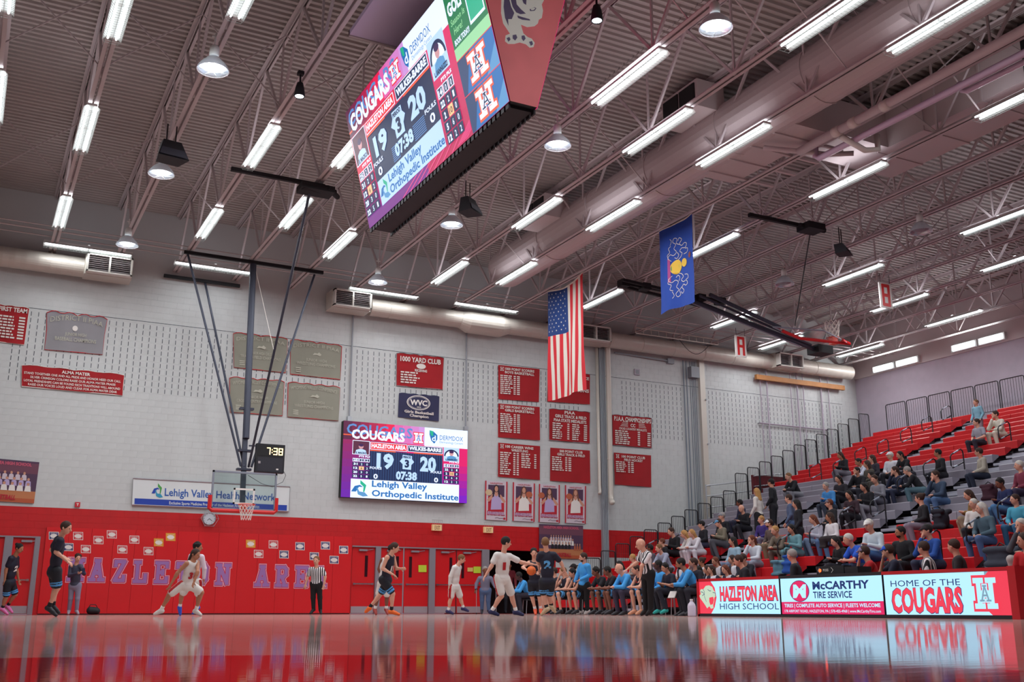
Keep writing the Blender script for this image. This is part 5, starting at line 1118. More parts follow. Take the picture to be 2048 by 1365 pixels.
m = MB([M_blk]); m.bar(A_(1498,430,10.52), A_(1630,458,10.52), .1, .1, M_blk); m.build('bar', t); q = A_(1622, 457, 10.42); m = MB([M_blk]); m.bx((q.x-.3, q.y-.25, 10.33), (q.x+.3, q.y+.25, 10.52), M_blk); m.tube([(q.x-.4, q.y, 10.44), (q.x+.5, q.y, 10.44)], .08, 8, M_blk); m.build('winch', t)
m = MB([M_blk]); m.tube([q, A_(1590, 652, 9.9)], .02, 6, M_blk); m.build('cable', t)
# hanging letter signs
for ch, u, v, where in (('A', 1482, 693, 'in front of the wall duct'), ('B', 1772, 591, 'under the right hand roof')):
    c0 = at(u, v, Z=9.9); rr = Vector((1, 0, 0)) if 1 else 0; k = .0
    w_, h_ = .26, .42
    t = thing('letter_sign', 'white hanging sign with a red letter %s, %s' % (ch, where), 'sign', (c0.x, c0.y, c0.z-h_))
    p = Panel(c0+Vector((-w_, 0, h_)), c0+Vector((w_, 0, h_)), c0+Vector((w_, 0, -h_)), c0+Vector((-w_, 0, -h_)))
    m = MB([M_sw]); m.slab([p.P(0,1), p.P(1,1), p.P(1,0), p.P(0,0)], p.n, .05, M_sw); m.build('board', t)
    m = MB([M_hred])
    st = [[(.2,1),(.2,.0),(.8,.0),(.8,1)],[(.2,.5),(.8,.5)]] + ([[(.2,1),(.8,1)]] if ch == 'B' else [])
    for s_ in st: p.line(m, [(.1+.8*x, .12+.76*y) for x, y in s_], .11, M_hred, .004)
    m.build('letter', t); m = MB([M_blk]); m.tube([p.P(.1, 0), p.P(.1, 0)+Vector((0, 0, 10.6-c0.z-h_))], .008, 5, M_blk); m.tube([p.P(.9, 0), p.P(.9, 0)+Vector((0, 0, 10.6-c0.z-h_))], .008, 5, M_blk); m.build('hanger', t)
# cable tray between the flags and the letter sign
t = thing('cable_tray', 'long thin pale cable ladder hanging below the joists before the end wall', 'cable tray', (22, 31, 10.3))
m = MB([M_offd]); a = at(1275,660,Z=10.3); b = at(1475,672,Z=10.3)
for dz in (0, .22): m.tube([(a.x, 31.2, 10.2+dz), (b.x, 31.2, 10.2+dz)], .02, 6, M_offd)
for k in range(12): x = a.x+(b.x-a.x)*k/11; m.tube([(x, 31.2, 10.2), (x, 31.2, 10.42)], .01, 5, M_offd)
m.build('ladder', t); m = MB([M_blk]); m.tube([(a.x+2+i*.15, 31.2, 10.2-.5*math.sin(PI*i/10)) for i in range(11)], .012, 5, M_blk); m.build('loose_cable', t)
# ================================================================ SCORER'S TABLE
TX = 14.6; TY = [19.05, 16.4, 13.72, 11.15]; TH = .8
M_tred = pm('table_red', '#c5131f', .4); S_tw = emi('table_screen_white', '#a9dcf5', 1.25); S_tnavy = emi('table_navy', '#14306a', 1.0); S_tred = emi('table_red_lit', '#e2384e', 1.15); S_tpink = emi('table_magenta', '#d81e5e', 1.1)
S_tcr = emi('table_cougar', '#c4d8c0', 1.0); S_tgr = emi('table_edge_grey', '#7f9fb4', 1.0)
def panelT(y0, y1, z0=.06, z1=.74): return Panel((TX, y0, z1), (TX, y1, z1), (TX, y1, z0), (TX, y0, z0))
def tab(k, label):
    y0, y1 = TY[k], TY[k+1]; t = thing('scorers_table', label, 'table', (TX+.4, (y0+y1)/2, 0), group='lit advertising tables beside the court')
    m = MB([M_tred]); m.bx((TX+.01, y1+.01, TH-.04), (TX+.75, y0-.01, TH), M_tred if k != 1 else M_dark); m.build('table_top', t)
    m = MB([M_dark]); m.bx((TX+.01, y1+.005, 0), (TX+.1, y0-.005, .06), M_dark); m.bx((TX+.012, y1+.005, .06), (TX+.1, y0-.005, TH-.04), M_dark); m.build('cabinet', t)
    m = MB([M_tred if k != 1 else M_dark]); mt = M_tred if k != 1 else M_dark
    m.bx((TX-.02, y1, .745), (TX+.03, y0, TH), mt); m.bx((TX-.02, y1, 0), (TX+.03, y0, .05), M_dark)
    if k == 0: m.bx((TX-.02, y0-.05, 0), (TX+.1, y0+.02, TH), M_tred)
    if k == 2: m.bx((TX-.03, y1-.14, 0), (TX+.75, y1, TH+.01), M_tred)
    m.bx((TX-.005, y1+.0, .05), (TX+.01, y1+.012, .75), M_dark); m.build('frame', t)
    for yy in (y0-.15, y1+.15): m = MB([M_dark]); m.bar((TX+.65, yy, 0), (TX+.65, yy, TH-.04), .04, .04, M_dark); m.build('leg', t)
    return t, panelT(y0-.03 if k else y0-.05, y1+.015)
t, p = tab(0, 'lit table front reading HAZLETON AREA HIGH SCHOOL with a roaring cougar head'); d = .002
m = MB([S_tw]); p.rect(m, 0, 0, 1, 1, S_tw, d); p.shape(m, [(0,0),(.16,0),(.21,.2),(.23,.5),(.2,.8),(.15,1),(0,1)], S_tred, d+.001); m.build('screen', t)
m = MB([S_tred]); p.text(m, 'HAZLETON AREA', .275, .985, .6, .4, S_tnavy, .055, d+.003); p.text(m, 'HAZLETON AREA', .278, .98, .59, .38, S_tred, .045, d+.005); p.text(m, 'HIGH SCHOOL', .27, .985, .87, .18, S_tnavy, -.0, d+.003); m.build('lettering', t)
X_ = lambda pts: [((x-110)/970, (y-425)/375) for x, y in pts]
m = MB([S_tcr]); p.shape(m, X_([(120,535),(135,512),(165,515),(200,475),(245,470),(285,490),(300,530),(322,555),(325,600),(305,615),(300,660),(285,700),(290,735),(255,745),(235,715),(205,740),(180,700),(150,660),(120,620),(108,590),(130,570)]), S_tcr, d+.003)
p.shape(m, X_([(240,615),(290,605),(300,640),(285,690),(250,700),(238,660)]), S_tred, d+.005); p.line(m, X_([(225,520),(245,535),(265,535)]), .012, S_tnavy, d+.005); p.line(m, X_([(130,545),(160,550),(175,575),(150,590)]), .012, S_tnavy, d+.005); p.line(m, X_([(290,555),(322,560),(320,600)]), .012, S_tnavy, d+.005)
p.line(m, X_([(165,515),(180,545),(178,600),(200,660)]), .01, S_tnavy, d+.005); m.build('cougar_print', t)
t, p = tab(1, 'lit table front with a round red letter M and tire service lettering')
m = MB([S_tw]); p.rect(m, 0, 0, 1, .66, S_tw, d); p.rect(m, 0, .66, 1, 1, S_tpink, d); m.build('screen', t)
m = MB([S_tnavy]); p.ell(m, .2, .36, .103, .3, S_tnavy, d+.002, 32); p.ell(m, .2, .36, .097, .285, S_tpink, d+.003, 32); p.text(m, 'M', .13, .265, .53, .33, S_tw, .05, d+.005, shear=.1)
p.text(m, 'McCARTHY', .34, .885, .32, .2, S_tnavy, .035, d+.003); p.text(m, 'TIRE SERVICE', .34, .72, .56, .17, S_tnavy, .02, d+.003)
p.text(m, 'TIRES | COMPLETE AUTO SERVICE | FLEETS WELCOME', .03, .97, .81, .095, S_tw, .02, d+.003); p.text(m, '178 AIRPORT ROAD, HAZLETON, PA | 570-455-4968 | www.McCarthyTire.com', .03, .97, .95, .07, S_tw, .01, d+.003); m.build('lettering', t)
t, p = tab(2, 'lit table front reading HOME OF THE COUGARS beside an HA crest')
m = MB([S_tw]); p.rect(m, 0, 0, 1, 1, S_tw, d); p.shape(m, [(.86,0),(1,0),(1,1),(.86,1),(.83,.9),(.83,.1)], S_tred, d+.001); p.shape(m, [(.83,0),(.86,0),(.83,.1)], S_tgr, d+.002); m.build('screen', t)
m = MB([S_tnavy]); p.text(m, 'HOME OF THE', .06, .64, .3, .15, S_tnavy, .0, d+.003); p.text(m, 'COUGARS', .055, .65, .93, .555, S_tnavy, .052, d+.003); p.text(m, 'COUGARS', .06, .645, .92, .54, S_tred, .045, d+.005)
ha_logo(p, m, .725, .08, .2, .84, S_tred, S_tw, S_tgr, d+.005); m.build('lettering', t)
# arrow display on the table
c0 = at(1655, 1144, X=TX+.35); t = thing('possession_display', 'black possession arrow box with one red light standing on the dark table', 'display', (TX+.3, c0.y, TH))
m = MB([M_blk]); a = at(1637,1146,X=TX+.3); b = at(1692,1146,X=TX+.3); m.bx((TX+.25, b.y, TH), (TX+.45, a.y, TH+.16), M_blk); m.build('case', t)
p = Panel((TX+.25, a.y, TH+.16), (TX+.25, b.y, TH+.16), (TX+.25, b.y, TH), (TX+.25, a.y, TH)); m = MB([emi('red_lamp', '#ff4a1e', 5)]); p.ell(m, .14, .5, .045, .2, emi('red_lamp', '#ff4a1e', 5), .004); m.build('lamp', t, label='glowing red lamp')
m = MB([M_sw]); p.text(m, 'POSS', .25, .45, .62, .28, M_sw, .02, .004); p.line(m, [(.06,.5),(.12,.2),(.06,.5),(.12,.8)], .008, M_sw, .004); p.line(m, [(.55,.2),(.62,.5),(.55,.8)], .01, M_sw, .004); m.build('lettering', t)
m = MB([M_dark]); m.bx((TX+.25, b.y-.35, TH), (TX+.6, b.y-.02, TH+.13), M_dark); m.build('control_box', t)
# ================================================================ BLEACHERS
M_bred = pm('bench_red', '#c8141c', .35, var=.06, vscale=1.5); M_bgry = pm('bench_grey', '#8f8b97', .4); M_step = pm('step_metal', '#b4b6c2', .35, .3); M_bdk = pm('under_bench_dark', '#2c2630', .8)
X0B, RUN, RISE, SZ0 = 17.3, .61, .2625, .45; NR = 27; YE = 31.0
def rowx(n): return X0B+RUN*n
def rowz(n): return SZ0+RISE*n
AIS = [(25.0, 26.1), (19.65, 20.75), (14.3, 15.4), (8.95, 10.05)]
def rcol(n): return M_bgry if 8 <= n <= 16 else M_bred
def bays():
    ys = [YE]; 
    for a, b in AIS: ys += [b, a]
    ys.append(4.7); return [(ys[i+1], ys[i]) for i in range(0, len(ys), 2)]
for bi, (ya, yb) in enumerate(bays()):
    t = thing('bleacher_section', ['long tier of red and grey benches against the railing by the end wall', 'tier of red and grey benches between the first and second aisles from the end wall', 'tier of red and grey benches behind the scorer tables', 'tier of benches at the right edge of the view', 'near tier of benches outside the view'][bi], 'bleachers', (X0B, (ya+yb)/2, 0), group='bleacher tiers on the right')
    ref = {}
    for n in range(NR):
        mt = rcol(n); key = mt.name
        if key not in ref:
            m = MB([mt]); L = yb-ya; k = max(1, round(L/1.6))
            for i in range(k):
                a, b = ya+L*i/k+.008, ya+L*(i+1)/k-.008
                m.add([(0,a,-.245),(0,b,-.245),(0,b,-.02),(0,a,-.02),(.02,a,0),(.02,b,0),(.3,b,0),(.3,a,0),(.3,a,-.06),(.3,b,-.06)], [(0,3,2,1),(3,4,5,2),(4,7,6,5),(7,8,9,6),(0,1,9,8),(0,8,7,4,3),(1,2,5,6,9)], mt)
            s_ = m.build('bench', t, local=True)
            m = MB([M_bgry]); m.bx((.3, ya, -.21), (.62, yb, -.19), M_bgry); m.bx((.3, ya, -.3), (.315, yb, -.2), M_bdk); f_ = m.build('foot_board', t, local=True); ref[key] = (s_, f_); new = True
        else: s_, f_ = [x.copy() for x in ref[key]]; C.objects.link(s_); C.objects.link(f_)
        for q in (s_, f_): q.location = (rowx(n)-X0B, -(ya+yb)/2, rowz(n))
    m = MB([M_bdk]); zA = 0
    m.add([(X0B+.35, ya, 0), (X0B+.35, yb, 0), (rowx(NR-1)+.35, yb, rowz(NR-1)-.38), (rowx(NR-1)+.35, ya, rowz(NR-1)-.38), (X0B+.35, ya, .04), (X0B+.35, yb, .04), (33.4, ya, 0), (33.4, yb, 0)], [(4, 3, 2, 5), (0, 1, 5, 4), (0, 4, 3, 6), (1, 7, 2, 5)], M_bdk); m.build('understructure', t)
for ai, (ya, yb) in enumerate(AIS):
    t = thing('aisle_stairs', ['grey metal aisle steps nearest the end wall', 'grey metal aisle steps in the middle of the stands', 'grey metal aisle steps behind the right hand table', 'aisle steps outside the view'][ai], 'stairs', (X0B, (ya+yb)/2, 0), group='aisle steps in the bleachers')
    m = MB([M_step]); L = yb-ya
    m.bx((0, -L/2, -.36), (.3, L/2, -.335), M_step); m.bx((0, -L/2, -.36), (.012, L/2, -.28), M_step); a_ = m.build('step', t, local=True)
    m = MB([M_step]); m.bx((.3, -L/2, -.21), (.6, L/2, -.185), M_step); m.bx((.3, -L/2, -.3), (.312, L/2, -.2), M_step); b_ = m.build('step', t, local=True)
    for n in range(NR):
        for q0 in (a_, b_):
            q = q0 if n == 0 else q0.copy()
            if n: C.objects.link(q)
            q.location = (rowx(n)-X0B, 0, rowz(n))
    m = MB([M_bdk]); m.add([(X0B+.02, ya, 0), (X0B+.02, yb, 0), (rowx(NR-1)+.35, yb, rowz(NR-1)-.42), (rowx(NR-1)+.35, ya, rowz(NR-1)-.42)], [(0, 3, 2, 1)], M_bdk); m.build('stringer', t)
M_rail = pm('rail_black', '#14141c', .4)
# end railings: one barred panel per row step
def rail_panel(w_, h_, n):
    m = MB([M_rail]); r = .07
    m.tube([(0, 0, -.35), (0, 0, h_-r), (.02, 0, h_-.02), (r, 0, h_), (w_-r, 0, h_), (w_-.02, 0, h_-.02), (w_, 0, h_-r), (w_, 0, -.35)], .02, 6, M_rail); m.tube([(0, 0, .0), (w_, 0, .0)], .012, 5, M_rail)
    for k in range(1, n): m.tube([(w_*k/n, 0, 0), (w_*k/n, 0, h_)], .008, 4, M_rail)
    return m
for big in (0, 1):
    h_ = 1.05 if big else .62
    first = None
    for n in (range(14, 26) if big else range(2, 14)):
        x = rowx(n)-.02
        if first is None: first = rail_panel(.56, h_, 7).build('barred_railing', local=True); o = first
        else: o = first.copy(); C.objects.link(o)
        o.location = (x, YE+.08, rowz(n)); k = n-14 if big else n-2
        props(o, ('tall' if big else 'low')+' black railing at the end of the stands, '+('%s upward from the court' % ['first','second','third','fourth','fifth','sixth','seventh','eighth','ninth','tenth','eleventh','twelfth'][k]), 'railing', 'black railings stepping up along the end wall')
first = None; y = YE-.4
for k in range(19):
    if first is None: first = rail_panel(1.02, 1.1, 9).build('barred_railing', local=True); o = first
    else: o = first.copy(); C.objects.link(o)
    o.location = (33.62, y, rowz(26)+.05); o.rotation_euler = (0, 0, -PI/2)
    props(o, 'tall black barred railing along the top row, '+('%s from the end wall corner' % ['first','second','third','fourth','fifth','sixth','seventh','eighth','ninth','tenth','eleventh','twelfth','thirteenth','fourteenth','fifteenth','sixteenth','seventeenth','eighteenth','nineteenth'][k]), 'railing', 'black railings behind the top row')
    y -= 1.1
# deck behind the top row and its maroon end board, landing rails by the wall
m = MB([M_bgry]); m.bx((33.2, 4.7, rowz(26)-.36), (34.5, YE+.1, rowz(26)-.3), M_bgry); m.build('top_walkway', label='grey walkway behind the top row of benches', cat='walkway')
t = thing('landing_rails', 'pale horizontal pipe rails of a landing between the wall and the stands', 'railing', (26.4, 32.4, 3.4))
for zz in (3.55, 3.95, 4.4, 4.8): m = MB([M_steel]); m.tube([(25.4, 32.35, zz-.05), (25.4, 32.35, zz), (27.3, 31.6, zz+.25)], .025, 6, M_steel); m.build('rail', t)
m = MB([M_steel]); m.tube([(25.4, 32.35, 3.0), (25.4, 32.35, 4.85)], .03, 6, M_steel); m.build('post', t)
M_mar = pm('maroon_board', '#6e1220', .5, var=.2, vscale=4)
t = thing('entry_wall', 'maroon barrier wall with a pale handrail where people enter the stands', 'barrier', (27.8, 31.4, 3.4)); m = MB([M_mar]); m.bx((26.9, 31.35, 3.2), (29.2, 31.45, 5.2), M_mar); m.build('panel', t)
m = MB([M_steel]); m.tube([(26.9, 31.3, 5.15), (28.7, 31.3, 5.35)], .025, 6, M_steel); m.tube([(26.9, 31.3, 4.75), (28.4, 31.3, 4.95)], .02, 6, M_steel); m.build('rail', t)
# looped aisle handrails
SL = RISE/RUN
def onrow(u, v, off=0.0):
    """the bleacher row seen at a pixel, off metres above the seat line: (n, point)"""
    r = ray(u, v); t_ = (SZ0+off-SL*X0B-CH)/(r.z-SL*r.x); P_ = CAM+r*t_
    n = max(0, min(NR-1, round((P_.x-X0B-.15)/RUN))); x = rowx(n)+.15
    t_ = x/r.x; P2 = CAM+r*t_
    return n, Vector((x, P2.y, rowz(n)))
M_tape = pm('reflective_tape', '#aab4c4', .3, .4)
m = MB([M_rail]); m.tube([(0, 0, -.35), (0, 0, .5), (-.02, 0, .58), (-.1, 0, .62), (-.5, 0, .44), (-.56, 0, .36), (-.56, 0, .1), (-.5, 0, .04), (-.1, 0, .2), (0, 0, .26)], .02, 7, M_rail); m.lathe((0, 0, -.36), [(.01, 0), (.08, 0), (.08, .03), (.01, .04)], 10, M_rail)
lp = m.build('aisle_handrail', local=True)
m = MB([M_tape]); m.tube([(-.2, 0, .575), (-.42, 0, .475)], .0225, 7, M_tape); m.tube([(-.44, 0, .066), (-.3, 0, .121)], .0225, 7, M_tape); tp = m.build('tape', lp, local=True)
LOOP = [(1905.6,858.9,'top of the first aisle'),(1867.4,879.3,'first aisle, second from the top'),(1825.7,902.2,'first aisle, third from the top'),(1780,926,'first aisle, fourth from the top, over two seated people'),(1736,950,'first aisle, above the seated man in white'),(1693.4,974.8,'first aisle, beside the woman in grey sweater'),
 (1645,981,'above the man in light blue'),(2025.4,903,'second aisle, near the couple with the pale coat'),(1931.7,960.4,'second aisle, right of the man in black jacket'),(1878,985,'second aisle, beside the man with glasses'),(1826.4,1011.7,'second aisle, in front of the elderly couple'),(1774,1055.7,'second aisle, in front of the woman with grey bag'),(1713.6,1076.7,'second aisle, behind the woman in white'),
 (1654,1113.8,'second aisle, with a dark coat draped over it'),(1590,1135,'second aisle, with a blue bag on it'),(2035,1076,'third aisle, at the right edge'),(1973.8,1127,'third aisle, in front of the grey haired woman'),(1888,1150,'third aisle, lowest, behind the table'),(1438,1102,'near the railing by the seated group in camouflage'),(1380.8,1118,'near the low railing beside the women in white'),(1320,1135,'lowest on the left behind the bald referee')]
for k, (u, v, where) in enumerate(LOOP):
    n, P_ = onrow(u, v, -.35)
    if k == 0: o = lp
    else:
        o = lp.copy(); C.objects.link(o); c_ = tp.copy(); C.objects.link(c_); c_.parent = o
    o.location = P_; props(o, 'black looped aisle handrail, '+where, 'handrail', 'looped aisle handrails')
# ================================================================ PEOPLE
def smin(a, b, k):
    h = np.clip(.5+.5*(b-a)/k, 0, 1); return b+(a-b)*h-k*h*(1-h)
class SDF:
    """solid built from blended tapered limbs, turned into one continuous skin"""
    def __init__(s): s.p = []
    def cone(s, a, b, ra, rb, k=.02, flat=None): s.p.append(('c', Vector(a), Vector(b), ra, rb, k, 1)); return s
    def ell(s, c, ax, rad, k=.02, op=1): s.p.append(('e', Vector(c), ax, rad, max(rad), k, op)); return s
    def cut(s, c, n): s.p.append(('p', Vector(c), Vector(n).normalized(), 0, 0, 0, 2)); return s
    def mesh(s, h):
        lo = np.array([1e9]*3); hi = -lo
        for q in s.p:
            if q[6] != 1: continue
            r = max(q[3], q[4]) if q[0] == 'c' else q[4]
            for c in ([q[1], q[2]] if q[0] == 'c' else [q[1]]):
                lo = np.minimum(lo, np.array(c)-r); hi = np.maximum(hi, np.array(c)+r)
        lo -= 3*h; hi += 3*h; n = np.ceil((hi-lo)/h).astype(int)+1
        F_ = np.full(n, 1.0, np.float32)
        ax = [lo[i]+np.arange(n[i])*h for i in range(3)]
        for q in s.p:
            if q[0] == 'p':
                d = sum((ax[i]-q[1][i]).reshape([-1 if j == i else 1 for j in range(3)])*q[2][i] for i in range(3)); F_ = np.maximum(F_, d.astype(np.float32)); continue
            r = max(q[3], q[4]) if q[0] == 'c' else q[4]; k = q[5]; pad = r+k+2*h
            pts = np.array([q[1], q[2]] if q[0] == 'c' else [q[1]])
            a = np.maximum(0, np.floor((pts.min(0)-pad-lo)/h).astype(int)); b = np.minimum(n, np.ceil((pts.max(0)+pad-lo)/h).astype(int)+1)
            if (b <= a).any(): continue
            X = ax[0][a[0]:b[0], None, None]; Y = ax[1][None, a[1]:b[1], None]; Z = ax[2][None, None, a[2]:b[2]]
            if q[0] == 'c':
                A, B = q[1], q[2]; D = B-A; L2 = max(D.length_squared, 1e-9)
                t = np.clip(((X-A.x)*D.x+(Y-A.y)*D.y+(Z-A.z)*D.z)/L2, 0, 1)
                d = np.sqrt((X-A.x-t*D.x)**2+(Y-A.y-t*D.y)**2+(Z-A.z-t*D.z)**2)-(q[3]+(q[4]-q[3])*t)
            else:
                R = q[2]; rad = q[3]; g = []
                for i in range(3): e = R[i]; g.append(((X-q[1].x)*e[0]+(Y-q[1].y)*e[1]+(Z-q[1].z)*e[2])/rad[i])
                l = np.sqrt(g[0]**2+g[1]**2+g[2]**2); l2 = np.sqrt((g[0]/rad[0])**2+(g[1]/rad[1])**2+(g[2]/rad[2])**2)+1e-6
                d = l*(l-1)/l2
            S = F_[a[0]:b[0], a[1]:b[1], a[2]:b[2]]
            S[:] = smin(S, d, k) if q[6] == 1 else np.maximum(S, -d)
        ng = F_ < 0; c8 = np.zeros(tuple(n-1), np.int8)
        offs = [(i, j, k) for i in (0, 1) for j in (0, 1) for k in (0, 1)]
        for i, j, k in offs: c8 += ng[i:n[0]-1+i, j:n[1]-1+j, k:n[2]-1+k]
        idx = np.argwhere((c8 > 0) & (c8 < 8))
        if len(idx) == 0: return [], []
        vid = np.full(tuple(n-1), -1, np.int64); vid[tuple(idx.T)] = np.arange(len(idx))
        val = {o: F_[idx[:,0]+o[0], idx[:,1]+o[1], idx[:,2]+o[2]] for o in offs}
        acc = np.zeros((len(idx), 3)); cnt = np.zeros(len(idx))
        for o in offs:
            for a_ in range(3):
                if o[a_]: continue
                o2 = tuple(1 if i == a_ else o[i] for i in range(3)); f0, f1 = val[o], val[o2]; mk = (f0 < 0) != (f1 < 0)
                t = np.where(mk, f0/(f0-f1+1e-12), 0)
                for i in range(3): acc[:, i] += np.where(mk, o[i]+(t if i == a_ else 0), 0)
                cnt += mk
        vs = lo+(idx+acc/cnt[:, None])*h; fs = []
        for a_ in range(3):
            u_, w_ = [i for i in range(3) if i != a_]
            sl = [slice(0, n[i]) for i in range(3)]; s0 = list(sl); s1 = list(sl); s0[a_] = slice(0, n[a_]-1); s1[a_] = slice(1, n[a_])
            e = np.argwhere(ng[tuple(s0)] != ng[tuple(s1)])
            e = e[(e[:, u_] > 0) & (e[:, w_] > 0) & (e[:, u_] < n[u_]-1) & (e[:, w_] < n[w_]-1)]
            du = np.zeros(3, int); du[u_] = 1; dw = np.zeros(3, int); dw[w_] = 1
            q = np.stack([vid[tuple((e-du-dw).T)], vid[tuple((e-dw).T)], vid[tuple(e.T)], vid[tuple((e-du).T)]], 1)
            inside = ng[tuple(e.T)]
            flip = inside if a_ != 1 else ~inside
            q[~flip] = q[~flip][:, ::-1]; fs.append(q)
        return vs, np.concatenate(fs)
def mesh_of(name, vs, fs, mat, vals=None):
    me = bpy.data.meshes.new(name); n = len(vs); k = len(fs)
    me.vertices.add(n); me.vertices.foreach_set('co', np.asarray(vs, np.float32).ravel())
    me.loops.add(4*k); me.loops.foreach_set('vertex_index', np.asarray(fs, np.int32).ravel())
    me.polygons.add(k); me.polygons.foreach_set('loop_start', np.arange(k, dtype=np.int32)*4); me.polygons.foreach_set('loop_total', np.full(k, 4, np.int32))
    me.polygons.foreach_set('use_smooth', np.ones(k, bool)); me.materials.append(mat)
    if vals is not None:
        at_ = me.attributes.new('pat', 'FLOAT', 'POINT'); at_.data.foreach_set('value', np.asarray(vals, np.float32))
    me.update(calc_edges=True); me.validate(); return me
def two(name, ca, cb, mode='step', freq=14.0, rough=.75):
    """cloth of two colours driven by the 'pat' value stored on the mesh"""
    if name in MT: return MT[name]
    m = bpy.data.materials.new(name); m.use_nodes = True; nt = m.node_tree; N = nt.nodes; b = N['Principled BSDF']; b.inputs['Roughness'].default_value = rough
    a = N.new('ShaderNodeAttribute'); a.attribute_name = 'pat'; mx = N.new('ShaderNodeMix'); mx.data_type = 'RGBA'
    if mode == 'stripe':
        q = N.new('ShaderNodeMath'); q.operation = 'MULTIPLY'; q.inputs[1].default_value = freq; nt.links.new(a.outputs['Fac'], q.inputs[0])
        f = N.new('ShaderNodeMath'); f.operation = 'FRACT'; nt.links.new(q.outputs[0], f.inputs[0]); src = f.outputs[0]
    else: src = a.outputs['Fac']
    g = N.new('ShaderNodeMath'); g.operation = 'GREATER_THAN'; g.inputs[1].default_value = .5; nt.links.new(src, g.inputs[0])
    nt.links.new(g.outputs[0], mx.inputs[0]); mx.inputs[6].default_value = lin(ca); mx.inputs[7].default_value = lin(cb); nt.links.new(mx.outputs[2], b.inputs['Base Color'])
    MT[name] = m; return m
def frame(up, rt):
    u = Vector(up).normalized(); r = Vector(rt); r = (r-u*r.dot(u)).normalized(); f = u.cross(r); return r, f, u   # right, forward/back, up
def unit(v): return Vector(v).normalized()
def skin_col(k): return pm('skin_'+k, {'p': '#d8a088', 'l': '#c98f76', 't': '#ad7457', 'b': '#7d4c3a', 'd': '#4f2f2a'}[k], .55)
HAIRC = {'k': '#15100f', 'n': '#3a241b', 'l': '#7a5534', 'y': '#b88a52', 'g': '#9a9490', 'w': '#c9c4bc', 'r': '#6d3722'}
def hair_col(k): return pm('hair_'+k, HAIRC[k], .8, bump=.6, bscale=90)
